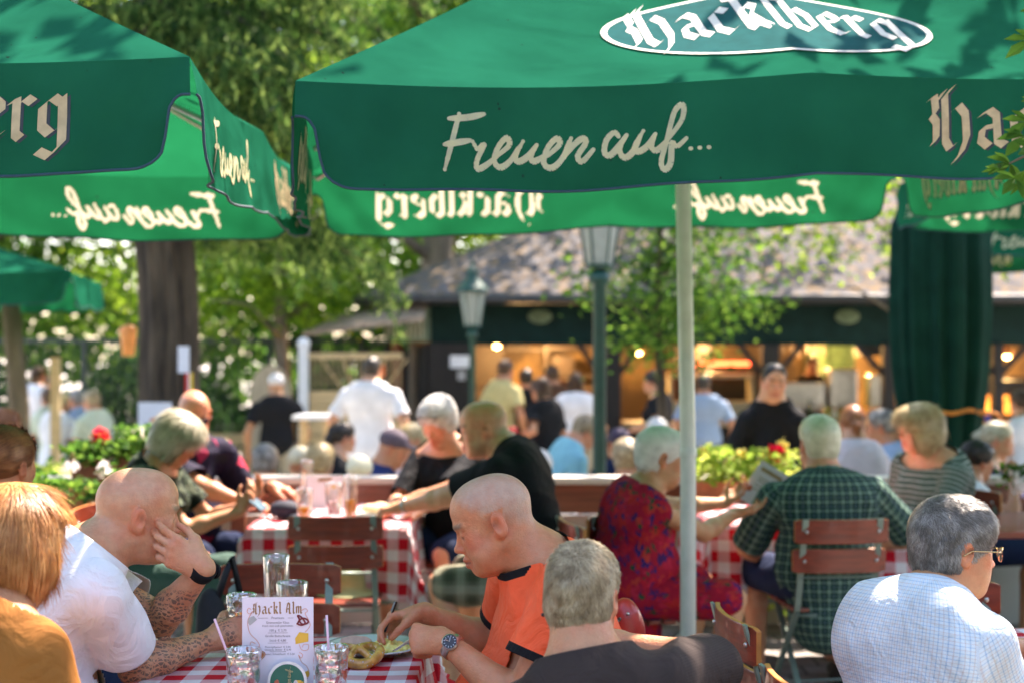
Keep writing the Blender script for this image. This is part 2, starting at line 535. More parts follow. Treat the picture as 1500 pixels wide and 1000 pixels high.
class Sculpt:
    def __init__(s):
        s.p = []          # (kind, data, k, colour, sub)
    def cap(s, a, b, ra, rb=None, k=.02, col=None, sub=False):
        s.p.append(('c', (np.asarray(a, float), np.asarray(b, float), ra, ra if rb is None else rb), k, col, sub))
    def ell(s, c, r, rot=None, k=.02, col=None, sub=False):
        s.p.append(('e', (np.asarray(c, float), np.asarray(r, float), np.eye(3) if rot is None else np.asarray(rot, float)), k, col, sub))
    @staticmethod
    def dist(kind, d, X, Y, Z):
        if kind == 'c':
            a, b, ra, rb = d
            ba = b - a
            L2 = float(ba @ ba) + 1e-12
            t = np.clip(((X - a[0]) * ba[0] + (Y - a[1]) * ba[1] + (Z - a[2]) * ba[2]) / L2, 0, 1)
            return np.sqrt((X - a[0] - t * ba[0]) ** 2 + (Y - a[1] - t * ba[1]) ** 2 + (Z - a[2] - t * ba[2]) ** 2) - (ra + (rb - ra) * t)
        c, r, m = d
        x, y, z = X - c[0], Y - c[1], Z - c[2]
        u = (m[0, 0] * x + m[1, 0] * y + m[2, 0] * z) / r[0]
        v = (m[0, 1] * x + m[1, 1] * y + m[2, 1] * z) / r[1]
        w = (m[0, 2] * x + m[1, 2] * y + m[2, 2] * z) / r[2]
        k0 = np.sqrt(u * u + v * v + w * w)
        k1 = np.sqrt((u / r[0]) ** 2 + (v / r[1]) ** 2 + (w / r[2]) ** 2) + 1e-9
        return k0 * (k0 - 1) / k1
    @staticmethod
    def bound(kind, d):
        if kind == 'c':
            a, b, ra, rb = d
            r = max(ra, rb)
            return np.minimum(a, b) - r, np.maximum(a, b) + r
        c, r, m = d
        e = np.abs(m) @ r
        return c - e, c + e
    def mesh(s, step=.006, fine=None, infl=0.0, disp=None, cut=None):
        """fine: list of (axis, lo, hi, step) finer slabs. cut(X,Y,Z)->field max'ed in at the end"""
        add = [q for q in s.p if not q[4]]
        lo = np.min([s.bound(q[0], q[1])[0] for q in add], axis=0) - .03 - infl
        hi = np.max([s.bound(q[0], q[1])[1] for q in add], axis=0) + .03 + infl
        ax = []
        for i in range(3):
            segs = sorted([(f[1], f[2], f[3]) for f in (fine or []) if f[0] == i])
            c = [lo[i]]
            while c[-1] < hi[i]:
                st = step
                for a, b, q in segs:
                    if a <= c[-1] <= b: st = min(st, q)
                    elif c[-1] < a < c[-1] + st: st = max(q, a - c[-1])
                c.append(c[-1] + st)
            ax.append(np.array(c, dtype=np.float32))
        F = np.full(tuple(len(a) for a in ax), 1.0, dtype=np.float32)
        for kind, d, k, col, sub in s.p:
            l, h = s.bound(kind, d)
            mrg = k + step * 2.5 + infl + .012
            sl = []
            for i in range(3):
                i0 = np.searchsorted(ax[i], l[i] - mrg); i1 = np.searchsorted(ax[i], h[i] + mrg)
                sl.append(slice(max(0, i0 - 1), min(len(ax[i]), i1 + 1)))
            X = ax[0][sl[0]][:, None, None]; Y = ax[1][sl[1]][None, :, None]; Z = ax[2][sl[2]][None, None, :]
            if X.size == 0 or Y.size == 0 or Z.size == 0: continue
            D = s.dist(kind, d, X, Y, Z)
            if not sub: D = D - infl
            B = F[tuple(sl)]
            if sub:
                D = -D
                hh = np.maximum(k - np.abs(B - D), 0) / k
                B[...] = np.maximum(B, D) + hh * hh * k * .25
            else:
                hh = np.maximum(k - np.abs(B - D), 0) / k
                B[...] = np.minimum(B, D) - hh * hh * k * .25
        if disp is not None or cut is not None:
            X = ax[0][:, None, None]; Y = ax[1][None, :, None]; Z = ax[2][None, None, :]
            if disp is not None: F = F + disp(X, Y, Z).astype(np.float32)
            if cut is not None: F = np.maximum(F, cut(X, Y, Z)).astype(np.float32)
        F[0] = F[-1] = 1; F[:, 0] = F[:, -1] = 1; F[:, :, 0] = F[:, :, -1] = 1
        return surface_nets(F, ax)
    def colours(s, P, base):
        """soft blend of primitive colours at points P"""
        W = np.zeros(len(P)); Cc = np.zeros((len(P), 3))
        X, Y, Z = P[:, 0], P[:, 1], P[:, 2]
        dm = np.full(len(P), 9.0); ds = []
        for kind, d, k, col, sub in s.p:
            if sub: continue
            D = s.dist(kind, d, X, Y, Z); ds.append((D, col)); dm = np.minimum(dm, D)
        for D, col in ds:
            w = np.exp(-(D - dm) / .004)
            W += w; Cc += w[:, None] * np.array(base if col is None else col)
        return Cc / W[:, None]

def surface_nets(F, ax):
    S = F < 0
    nx, ny, nz = F.shape
    A = S[:-1, :-1, :-1]
    al = A.copy(); an = A.copy()
    for dx in (0, 1):
        for dy in (0, 1):
            for dz in (0, 1):
                B = S[dx:nx - 1 + dx, dy:ny - 1 + dy, dz:nz - 1 + dz]
                al = al & B; an = an | B
    act = an & ~al
    I, J, K = np.nonzero(act)
    idx = np.full(act.shape, -1, dtype=np.int64)
    idx[I, J, K] = np.arange(len(I))
    pos = np.zeros((len(I), 3)); cnt = np.zeros(len(I))
    cor = [(a, b, c) for a in (0, 1) for b in (0, 1) for c in (0, 1)]
    for a in cor:
        for ax_i in range(3):
            if a[ax_i]: continue
            b = list(a); b[ax_i] = 1
            fa = F[I + a[0], J + a[1], K + a[2]]; fb = F[I + b[0], J + b[1], K + b[2]]
            cr = (fa < 0) != (fb < 0)
            t = np.where(cr, fa / (fa - fb + 1e-20), 0)
            pa = np.stack([ax[0][I + a[0]], ax[1][J + a[1]], ax[2][K + a[2]]], 1)
            pb = np.stack([ax[0][I + b[0]], ax[1][J + b[1]], ax[2][K + b[2]]], 1)
            pos += np.where(cr[:, None], pa + (pb - pa) * t[:, None], 0); cnt += cr
    pos /= cnt[:, None]
    quads = []
    for d in range(3):
        o = [(d + 1) % 3, (d + 2) % 3]
        sl0 = [slice(None)] * 3; sl1 = [slice(None)] * 3
        sl0[d] = slice(0, -1); sl1[d] = slice(1, None)
        ch = S[tuple(sl0)] != S[tuple(sl1)]
        E = np.argwhere(ch)
        E = E[(E[:, o[0]] > 0) & (E[:, o[1]] > 0) & (E[:, o[0]] < F.shape[o[0]] - 1) & (E[:, o[1]] < F.shape[o[1]] - 1)]
        if len(E) == 0: continue
        ins = S[E[:, 0], E[:, 1], E[:, 2]]
        q = []
        for u, v in ((0, 0), (-1, 0), (-1, -1), (0, -1)):
            e = E.copy(); e[:, o[0]] += u; e[:, o[1]] += v
            q.append(idx[e[:, 0], e[:, 1], e[:, 2]])
        q = np.stack(q, 1)
        q[~ins] = q[~ins][:, ::-1]
        quads.append(q)
    Q = np.concatenate(quads)
    Q = Q[(Q >= 0).all(1)]
    return pos, Q

def smooth_mesh(P, Q, it=2, lam=.5):
    e = np.concatenate([Q[:, [0, 1]], Q[:, [1, 2]], Q[:, [2, 3]], Q[:, [3, 0]]])
    n = len(P)
    deg = np.bincount(e[:, 0], minlength=n) + np.bincount(e[:, 1], minlength=n)
    for _ in range(it):
        a = np.zeros_like(P)
        for c in range(3):
            a[:, c] = np.bincount(e[:, 0], P[e[:, 1], c], n) + np.bincount(e[:, 1], P[e[:, 0], c], n)
        P = P + lam * (a / np.maximum(deg, 1)[:, None] - P)
    return P

def np_mesh(name, P, Q, mats, parent=None, smooth=True, attrs=None, matidx=None):
    me = bpy.data.meshes.new(name)
    n = Q.shape[1] if len(Q) else 4
    me.vertices.add(len(P)); me.vertices.foreach_set('co', np.ascontiguousarray(P, dtype=np.float32).ravel())
    me.loops.add(Q.size); me.loops.foreach_set('vertex_index', np.ascontiguousarray(Q, dtype=np.int32).ravel())
    me.polygons.add(len(Q)); me.polygons.foreach_set('loop_start', np.arange(0, Q.size, n, dtype=np.int32))
    for m in (mats if isinstance(mats, (list, tuple)) else [mats]):
        me.materials.append(m)
    if matidx is not None: me.polygons.foreach_set('material_index', matidx.astype(np.int32))
    me.polygons.foreach_set('use_smooth', np.full(len(Q), bool(smooth)))
    for k, v in (attrs or {}).items():
        if v.ndim == 2:
            a = me.color_attributes.new(k, 'FLOAT_COLOR', 'POINT')
            a.data.foreach_set('color', np.concatenate([v, np.ones((len(v), 1))], 1).astype(np.float32).ravel())
        else:
            a = me.attributes.new(k, 'FLOAT', 'POINT'); a.data.foreach_set('value', v.astype(np.float32))
    me.update(calc_edges=True)
    me.validate()
    return link_mesh(name, me, parent)

def clip_mesh(o, cuts):
    """cuts: (centre, normal, radius): remove the part beyond the plane within radius of centre"""
    bm = bmesh.new(); bm.from_mesh(o.data)
    for c, n, r in cuts:
        c = Vector(c); n = Vector(n).normalized()
        fs = [f for f in bm.faces if (f.calc_center_median() - c).length < r]
        g = set(fs)
        for f in fs:
            g.update(f.edges); g.update(f.verts)
        if fs:
            bmesh.ops.bisect_plane(bm, geom=list(g), plane_co=c, plane_no=n, clear_outer=True)
    bm.to_mesh(o.data); bm.free()
    o.data.polygons.foreach_set('use_smooth', [True] * len(o.data.polygons))

def wrinkle(seed, amp, freq, aniso=(1, 1, 1)):
    """soft cloth folds: a few warped ridge trains that come and go"""
    rg = np.random.default_rng(seed)
    d = [nrm(rg.normal(size=3)) * np.array(aniso) for _ in range(8)]
    ph = rg.uniform(0, 6.28, 8)
    def fn(X, Y, Z):
        def dot(i, f): return (X * d[i][0] + Y * d[i][1] + Z * d[i][2]) * f + ph[i]
        w1 = 1.7 * np.sin(dot(0, freq * .35)); w2 = 1.7 * np.sin(dot(1, freq * .4))
        r1 = 1 - 2 * np.abs(np.sin(dot(2, freq * .6) + w1)) ** .8
        r2 = 1 - 2 * np.abs(np.sin(dot(3, freq * .9) + w2)) ** .8
        g1 = np.clip(np.sin(dot(5, freq * .22) + w2) + .35, 0, 1); g2 = np.clip(np.sin(dot(6, freq * .26) + w1) + .3, 0, 1)
        return -amp * 1.3 * ((r1 + .8) * .55 * g1 + .4 * (r2 + .8) * g2) + .2 * amp * np.sin(dot(4, freq * 2.3) + w1 - w2)
    return fn

def fab_coords(P, segs):
    """woven coordinates: round and along the nearest limb; segs: (a, b, r, reference direction)"""
    best = np.full(len(P), 9.0); out = np.zeros((len(P), 3))
    for a, b, r, ref in segs:
        ax = nrm(b - a); rr = nrm(ref - ax * (ref @ ax)); ss = np.cross(ax, rr)
        d = Sculpt.dist('c', (a, b, r, r), P[:, 0], P[:, 1], P[:, 2])
        v = (P - a) @ ax; x = (P - a) @ rr; y = (P - a) @ ss
        u = np.arctan2(y, x) * max(r, .05)
        m = d < best
        best = np.where(m, d, best); out[m, 0] = u[m]; out[m, 1] = v[m]
    return out
# ------------------------------------------------------------------ people
def basis(fwd, up):
    f = nrm(fwd); u = np.asarray(up, float); u = nrm(u - f * (u @ f)); r = np.cross(f, u)
    return np.stack([r, f, u], 1)      # columns right, forward, up
def rotm(axis, deg):
    a = nrm(axis); t = R(deg); K = np.array([[0, -a[2], a[1]], [a[2], 0, -a[0]], [-a[1], a[0], 0]])
    return np.eye(3) + math.sin(t) * K + (1 - math.cos(t)) * K @ K

SKIN = (.62, .36, .26)
def build_head(s, H, B, hs, skin, sex, detail, old=0):
    """H: head centre (eye level), B: columns right/forward/up"""
    lip = tuple(np.array(skin) * (.92, .62, .62)) if sex == 'm' else tuple(np.array(skin) * (.96, .62, .62))
    red = tuple(np.array(skin) * (1.05, .8, .76))
    def P(x, y, z): return H + B @ (V3(x, y, z) * hs)
    def el(c, r, k=.02, col=None, sub=False, rot=None): s.ell(P(*c), np.array(r) * hs, B if rot is None else B @ rot, k, col, sub)
    def cp(a, b, ra, rb=None, k=.015, col=None, sub=False): s.cap(P(*a), P(*b), ra * hs, (ra if rb is None else rb) * hs, k, col, sub)
    j = 1.0 if sex == 'm' else .9
    el((0, -.014, .032), (.073, .096, .082))
    el((0, .03, .045), (.062, .062, .06), .03)
    el((0, .036, -.03), (.056, .056, .07), .03)
    for q in (-1, 1):
        cp((q * .05 * j, .0, -.052), (q * .02 * j, .066, -.096), .022, .018, .03)
        el((q * .038, .058, -.024), (.024, .022, .024), .025, red)
        if old or sex == 'm':
            el((q * .035, .05, -.065), (.026, .03, .028), .03)
    el((0, .074 if sex == 'm' else .069, -.096), (.022 * j, .018, .018), .02)
    if old: el((0, .02, -.1), (.045, .05, .03), .035)        # fuller throat
    if detail:
        cp((0, .083, .008), (0, .103, -.03), .0075, .0092, .011, red)
        el((0, .1075, -.035), (.0108, .0108, .0095), .008, red)
        for q in (-1, 1):
            el((q * .0115, .099, -.039), (.0078, .010, .0075), .007, red)
            cp((q * .012, .09, .02), (q * .044, .074, .021), .008, .006, .014)
            el((q * .031, .101, -.002), (.015, .014, .0125), sub=True, k=.016)
            el((q * .031, .0745, -.002), (.0155, .0135, .0125), .004, tuple(np.array(skin) * (.96, .84, .8)))
            if detail > 1:
                cp((q * .02, .0905, -.0085), (q * .041, .083, -.0095), .0012, .0012, .002, sub=True)   # closed-lid line
                cp((q * .019, .108, -.045), (q * .036, .084, -.071), .002, .002, .010, sub=True)       # smile fold
        el((0, .0825, -.054), (.024, .0135, .020), .012)
        cp((-.021, .086, -.07), (0, .0985, -.066), .0055, .0075, .006, lip)
        cp((.021, .086, -.07), (0, .0985, -.066), .0055, .0075, .006, lip)
        cp((-.018, .085, -.079), (0, .096, -.08), .0065, .0085, .006, lip)
        cp((.018, .085, -.079), (0, .096, -.08), .0065, .0085, .006, lip)
        cp((-.024, .09, -.0735), (.0, .104, -.0728), .0018, .0018, .003, sub=True)
        cp((.024, .09, -.0735), (.0, .104, -.0728), .0018, .0018, .003, sub=True)
    else:
        cp((0, .085, .005), (0, .104, -.035), .009, .012, .012, red)
    for q in (-1, 1):
        rt = rotm((0, 0, 1), -q * 27) @ rotm((1, 0, 0), -8)
        el((q * .080, -.012, -.006), (.009, .020, .033), .006, red, rot=rt)
        el((q * .073, -.004, -.03), (.009, .011, .012), .008, red)
        if detail:
            el((q * .0890, -.006, -.001), (.006, .0115, .021), sub=True, k=.005, rot=rt)

def hand(s, W, d, n, side, curl=(20, 25, 15), spread=6, hs=1.0, skin=SKIN, thumb=(.5, .6, .2), k=.005, fcurl=None, tcurl=25):
    """W wrist, d towards the fingers, n out of the palm, side +1 right / -1 left hand"""
    d = nrm(d); n = nrm(n - d * (np.asarray(n) @ d)); t = np.cross(d, n) * side      # t: towards the thumb
    offs = (.030, .010, -.010, -.028); ln = ((.044, .026, .021), (.048, .029, .022), (.044, .027, .021), (.034, .021, .018))
    klen = (.088, .090, .084, .076)
    red = tuple(np.array(skin) * (1.05, .82, .78))
    ends = []
    s.cap(W, W + d * .03 * hs, .026 * hs, .026 * hs, .02, skin)
    for i in range(4):
        K_ = W + (d * klen[i] + t * offs[i] - n * (.004 if i in (1, 2) else 0)) * hs
        s.cap(W + (d * .015 + t * offs[i] * .55) * hs, K_, .0165 * hs, .0125 * hs, .014, skin)
        s.ell(K_ - n * .003 * hs, (.0115 * hs,) * 3, None, .006, red)
        ang = spread * (1.5 - i) * .66
        dd = rotm(n, 0) @ (d * math.cos(R(ang)) + t * math.sin(R(ang)))
        p = K_; c = 0
        cc = fcurl[i] if fcurl else curl
        for q in range(3):
            c += cc[q]
            v = dd * math.cos(R(c)) + n * math.sin(R(c))
            e = p + v * ln[i][q] * hs
            r0 = (.0098, .0086, .0078)[q] * hs; r1 = (.0088, .0078, .0066)[q] * hs
            s.cap(p, e, r0, r1, k, red if q == 2 else skin)
            p = e
        ends.append(p)
    b = W + (d * .022 + t * .024 + n * .006) * hs
    tv = nrm(t * thumb[0] + d * thumb[1] + n * thumb[2])
    m1 = b + tv * .042 * hs
    s.cap(b, m1, .0155 * hs, .0125 * hs, .014, skin)
    s.cap(W + (d * .02 + t * .008) * hs, m1, .016 * hs, .011 * hs, .014, skin)
    v2 = nrm(tv * math.cos(R(tcurl)) + (d * .7 - t * .5 + n * .3) * math.sin(R(tcurl)))
    m2 = m1 + v2 * .032 * hs
    s.cap(m1, m2, .0115 * hs, .0102 * hs, k, skin)
    v3 = nrm(v2 * math.cos(R(tcurl)) + (d * .7 - t * .6 + n * .3) * math.sin(R(tcurl)))
    m3 = m2 + v3 * .026 * hs
    s.cap(m2, m3, .0105 * hs, .0085 * hs, k, red)
    ends.append(m3)
    return ends

def ik(S, W, l1, l2, pole):
    v = W - S; L = np.linalg.norm(v)
    if L > (l1 + l2) * .995:
        W = S + v / L * (l1 + l2) * .995; v = W - S; L = np.linalg.norm(v)
    a = (l1 * l1 - l2 * l2 + L * L) / (2 * L); h = math.sqrt(max(l1 * l1 - a * a, 0))
    u = v / L; p = np.asarray(pole, float); p = nrm(p - u * (p @ u))
    return S + u * a + p * h, W

def ribbons(P0, D, Nn, L, W, rg, seg=4, droop=0.0, lift=0.0, wave=0.0, curl=0.0):
    """many tapered hair blades: roots P0, directions D, surface normals Nn"""
    n = len(P0)
    L = L * rg.uniform(.7, 1.2, n); W = W * rg.uniform(.6, 1.3, n)
    side = np.cross(D, Nn); side /= np.linalg.norm(side, axis=1)[:, None] + 1e-9
    pts = []; p = P0.copy(); d = D.copy(); nn = Nn
    ph = rg.uniform(0, 6.28, n)
    vs = np.zeros((n, (seg + 1) * 2, 3))
    for i in range(seg + 1):
        t = i / seg
        w = (W * (1 - t) ** .7 * .5 + .00008)[:, None]
        vs[:, i * 2] = p - side * w; vs[:, i * 2 + 1] = p + side * w
        dd = d + nn * (lift * (1 - 2 * t) + curl * t) + np.array([0, 0, -droop * t]) + side * (wave * np.sin(ph + t * 4))[:, None]
        dd /= np.linalg.norm(dd, axis=1)[:, None]
        p = p + dd * (L / seg)[:, None]
    base = (np.arange(n) * (seg + 1) * 2)[:, None]
    q = np.concatenate([base + np.array([[2 * i, 2 * i + 1, 2 * i + 3, 2 * i + 2]]) for i in range(seg)])
    return vs.reshape(-1, 3), q

def hair_of(style, H, B, hs, mat, parent, loc, rg, res, n_str, wid):
    """style: crop, spiky, bob, puffy, long, pony, bun"""
    s = Sculpt()
    def P(x, y, z): return H + B @ (V3(x, y, z) * hs)
    def el(c, r, k=.02, sub=False): s.ell(P(*c), np.array(r) * hs, B, k, None, sub)
    if style == 'short': style, thin = 'crop', .004
    else: thin = 0
    if style in ('crop', 'spiky'):
        t = (.010 if style == 'crop' else .014) - thin
        el((0, -.038, -.018), (.062 + t, .062 + t, .06 + t), .03)
        tl = t if style == 'crop' else .007
        el((0, -.016, .036), (.073 + tl, .096 + t, .083 + t))
        el((0, .028, .055), (.062 + t, .058 + t, .056 + t))
        el((0, .115, (-.010 if thin else -.025) if style == 'crop' else -.035), (.085, .07, .104 if style == 'crop' else .092), .012, True)
        el((0, .0, -.135), (.12, .15, .075), .02, True)
        for q in (-1, 1): el((q * .095, .01, -.022), (.028, .03, .045), .008, True)
    elif style == 'bob':
        el((0, -.020, .022), (.097, .112, .108))
        el((0, -.030, -.045), (.102, .098, .088), .05)
        for q in (-1, 1): el((q * .070, .0, -.055), (.030, .05, .07), .04)
        el((0, .035, .06), (.08, .075, .06), .03)
        el((0, .115, -.055), (.066, .085, .11), .015, True)
        el((0, .02, -.15), (.05, .07, .06), .02, True)
    elif style == 'puffy':
        el((0, -.018, .042), (.092, .112, .1))
        el((0, .03, .065), (.08, .075, .06), .03)
        el((0, -.03, -.02), (.085, .085, .07), .03)
        el((0, .115, -.04), (.07, .075, .095), .015, True)
    elif style in ('long', 'pony', 'bun'):
        el((0, -.016, .036), (.081, .104, .092))
        el((0, .03, .05), (.068, .066, .06), .02)
        el((0, .115, -.04), (.075, .075, .095), .012, True)
        el((0, .02, -.13), (.1, .12, .06), .02, True)
        if style == 'long':
            for q in (-1, 0, 1): s.cap(P(q * .045, -.06, .0), P(q * .06, -.075, -.25), .045 * hs, .03 * hs, .03)
        elif style == 'pony':
            s.cap(P(0, -.1, .05), P(0, -.13, .02), .022 * hs, .03 * hs, .015)
            s.cap(P(0, -.13, .02), P(0, -.12, -.2), .03 * hs, .014 * hs, .02)
        else:
            el((0, -.115, .0), (.035, .03, .035), .012)
            s.cap(P(0, -.11, .0), P(.01, -.1, -.09), .025 * hs, .018 * hs, .02)
    nf = wrinkle(int(rg.integers(1e6)), .0022, 130)
    P_, Q = s.mesh(res, disp=nf)
    P_ = smooth_mesh(P_, Q, 1)
    if n_str:
        tri = rg.integers(0, len(Q), n_str)
        a, b, c, d = (P_[Q[tri, i]] for i in range(4))
        wts = rg.dirichlet((1, 1, 1, 1), n_str)
        root = a * wts[:, :1] + b * wts[:, 1:2] + c * wts[:, 2:3] + d * wts[:, 3:]
        N_ = np.cross(c - a, d - b); N_ /= np.linalg.norm(N_, axis=1)[:, None] + 1e-12
        loc_ = (root - H) @ B / hs              # head coordinates
        up = N_ @ B
        keep = ~((loc_[:, 1] > .06) & (up[:, 1] < .1)) & ~((up[:, 2] < -.55))
        root, N_, loc_ = root[keep], N_[keep], loc_[keep]
        x, y, z = loc_.T
        crown = V3(0.01, -.05, .12)
        if style in ('crop', 'spiky'):
            f = loc_ - crown; f[:, 1] += .5 * np.maximum(z, 0) + .02; f[:, 2] -= .03
            if style == 'spiky': f += rg.normal(0, .03, f.shape)
            else: f += rg.normal(0, .012, f.shape)
        else:
            f = loc_ - V3(0, -.01, .14); f[:, 2] -= .08; f += rg.normal(0, .010, f.shape)
            if style in ('pony', 'bun'):
                f = V3(0, -.12, .02) - loc_; back = y < -.1; f[back] = V3(0, 0, -1)
        f = f @ B.T
        D = f - N_ * np.sum(f * N_, axis=1)[:, None]; D /= np.linalg.norm(D, axis=1)[:, None] + 1e-9
        L = {'crop': .012, 'spiky': .026, 'bob': .085, 'puffy': .032, 'long': .07, 'pony': .05, 'bun': .045}[style] * hs
        if style in ('crop', 'spiky'):       # sparse short hairs fading into the nape and temples
            lp = (P_ - H) @ B / hs
            e = np.nonzero((lp[:, 2] < .0) & (lp[:, 1] < .03))[0]
            if len(e):
                e = e[rg.integers(0, len(e), n_str // 6)]
                rt = P_[e] - B[:, 2] * (rg.random(len(e)) ** 1.4 * .022 * hs)[:, None]
                cc = H + B @ V3(0, -.02, -.03) * hs
                inn = rt - cc; inn /= np.linalg.norm(inn, axis=1)[:, None]
                rt = rt - inn * .004
                v3, q3 = ribbons(rt, np.repeat(-B[:, 2][None], len(e), 0) + rg.normal(0, .2, (len(e), 3)), inn, .009 * hs, wid * .8, rg, seg=2)
                Q = np.concatenate([Q, q3 + len(P_)]) if q3.shape[1] == Q.shape[1] else Q; P_ = np.concatenate([P_, v3])
        lift = {'crop': .25, 'spiky': .55, 'puffy': .45, 'bob': .05}.get(style, .06)
        v2, q2 = ribbons(root - N_ * .0015, D, N_, L, wid, rg, lift=lift, wave=.35 if style in ('spiky', 'puffy') else .12, curl=-.35 if style in ('bob', 'puffy') else -.15)
        Q = np.concatenate([Q, q2 + len(P_)]); P_ = np.concatenate([P_, v2])
    return np_mesh('hair', P_ - loc, Q, mat, parent)

PEOPLE = {}
def person(label, px, py, Y, yaw, ground=0.0, sit=True, lean=8, roll=0, hyaw=0, hpitch=0, hroll=0, sex='m', hs=1.0,
           skin=SKIN, belly=0.0, width=1.0, shirt=None, sleeve=.62, pants=None, short=True, hair=None, hcol=None, group=None,
           rhand=None, lhand=None, rpole=(0.5, -.3, -.8), lpole=(-.5, -.3, -.8), rpalm=(0, 0, -1), lpalm=(0, 0, -1), rdir=None, ldir=None,
           rcurl=(20, 25, 15), lcurl=(20, 25, 15), res=.012, hres=None, detail=1, tattoo=False, cuff=None, collar=None, scalp=None,
           patches=(), infl=.012, legs='front', wr=.004, wfreq=26, nstr=0, strw=.003, neckfwd=.35, seat=.46, hemdrop=.0, zbelow=.016, open_collar=False, shoes=None, mirror_rt=None, rf=None, lf=None, rthumb=(.5, .6, .2), lthumb=(.5, .6, .2), longhem=0.0, seed=None, hh=1.0, nlen=.105, walk=0.0, brow=None):
    skin = (skin[0], skin[1] * .97, skin[2] * .80)
    rg = np.random.default_rng(seed if seed is not None else int(px * 7 + py * 13))
    T = np.array(at(px, py, Y))                    # top of the head
    a = R(yaw)
    F = V3(-math.sin(a), math.cos(a), 0); Rt = V3(math.cos(a), math.sin(a), 0); U = V3(0, 0, 1)
    def rel(v): return Rt * v[0] + F * v[1] + U * v[2]
    S_ = hs
    up = rotm(Rt, -lean) @ (rotm(F, roll) @ U)     # torso axis
    if up @ F < 0 and lean > 0: up = rotm(Rt, lean) @ (rotm(F, roll) @ U)
    nk = nrm(up + F * neckfwd * .55)
    ha = R(yaw + hyaw)
    hf = V3(-math.sin(ha), math.cos(ha), 0); hr = V3(math.cos(ha), math.sin(ha), 0)
    hf = rotm(hr, hpitch) @ hf                     # negative pitch looks down
    hu = np.cross(hr, hf); hf_ = hf
    if hroll: hu = rotm(hf_, hroll) @ hu
    B = basis(hf_, hu)
    SH_ = S_ * hh
    H = T - V3(0, 0, 1) * .118 * SH_ * max(B[2, 2], .8)     # eye-level centre under the crown
    H = H - (B @ V3(0, -.03, 0)) * 0
    skull = H + B @ V3(0, -.03, -.055) * SH_
    neck0 = skull - nk * nlen * S_                 # base of neck
    hipz = ground + (seat + .09 * S_ if sit else .93 * S_)
    L = (neck0[2] - hipz) / max(up[2], .3)
    kk = L / .5
    if not .8 < kk < 1.22: print('torso', label[:30], round(kk, 2), 'L', round(L, 2))
    hip = neck0 - up * L
    root = V3(hip[0], hip[1], ground)
    bu = up; bf = nrm(F - bu * (F @ bu)); br = np.cross(bf, bu)
    TB = np.stack([br, bf, bu], 1)
    def Q_(x, y, z): return hip + TB @ V3(x, y, z)
    w = width; sw = (.185 if sex == 'm' else .165) * w * S_
    s = Sculpt()
    build_head(s, H, B, SH_, skin, sex, detail, 1 if belly > .01 or sex == 'm' else 0)
    nr = (.056 if sex == 'm' else .046) * S_
    s.cap(skull + B @ V3(0, .01, 0), neck0, nr, nr * 1.08, .03, skin)
    if sex == 'm': s.cap(skull + B @ V3(0, -.015, .01), Q_(0, -.012, L - .02), nr * .85, nr * .95, .04, skin)
    tor = []
    zs = max(.9, L / .5)
    def T_(c, r, k=.06): tor.append(('e', c, (r[0], r[1], r[2] * zs), k))
    T_((0, -.01, L * .80), (.155 * w, .10 * w, .17))
    T_((0, .0, L * .42), (.140 * w + belly * .6, .10 + belly * .5, .20))
    if belly > 0: T_((0, .05 + belly * .6, L * .30), (.13 * w + belly * .6, .10 + belly * .9, .15))
    if belly > .08: T_((0, .055, L * .62), (.135 * w, .085, .14))
    T_((0, -.02, .02), (.165 * w + belly * .3, .12, .12))
    if sex == 'f':
        for q in (-1, 1): T_((q * .075, .085, L * .66), (.07, .06, .07), .04)
    for q in (-1, 1):
        T_((q * .10 * w, -.045, L * .78), (.09 * w, .06, .13), .05)
    SH = {}
    for q, nm in ((1, 'r'), (-1, 'l')): SH[nm] = Q_(q * sw, .0, L - .055)
    hand_t = {'r': rhand, 'l': lhand}
    arms = {}
    for nm, q in (('r', 1), ('l', -1)):
        h = hand_t[nm]
        if h is None:
            h = (hip + rel((q * .16, .30, .10))) if sit else (SH[nm] + rel((q * .10, .06, -.53)))
        else:
            h = np.array(h, float)
            if h[2] < -50: h = SH[nm] + rel((h[0], h[1], h[2] + 100))
        v = h - SH[nm]
        if np.linalg.norm(v) < .5: SH[nm] = SH[nm] + nrm(v) * .01
        else: SH[nm] = SH[nm] + nrm(v) * .035
        pole = rel(rpole if nm == 'r' else lpole)
        E_, W_ = ik(SH[nm], h, .29 * S_, .255 * S_, pole)
        arms[nm] = (SH[nm], E_, W_)
    for kind, c, r, k in tor: s.ell(Q_(*c), r, TB, k, skin)
    fat = 1 + belly * 1.4
    for nm, q in (('r', 1), ('l', -1)):
        A, E_, W_ = arms[nm]
        ar = (.049 if sex == 'm' else .042) * S_ * fat
        s.cap(Q_(q * .05, -.01, L - .035), A, .048 * S_, ar, .05, skin)
        s.cap(A, E_, ar, ar * .82, .02, skin)
        m = A + (E_ - A) * .4
        mid = E_ + (W_ - E_) * .28
        s.cap(E_, mid, ar * .82, ar * .86, .02, skin)
        s.cap(mid, W_, ar * .86, .0255 * S_, .02, skin)
        d = nrm(W_ - E_) if (rdir if nm == 'r' else ldir) is None else nrm(rdir if nm == 'r' else ldir)
        hand(s, W_, d, np.array(rpalm if nm == 'r' else lpalm, float), q, rcurl if nm == 'r' else lcurl, hs=S_ * (1.02 if sex == 'm' else .92), skin=skin,
             fcurl=rf if nm == 'r' else lf, thumb=rthumb if nm == 'r' else lthumb, k=max(.005, res * .4))
    # legs
    LG = {}
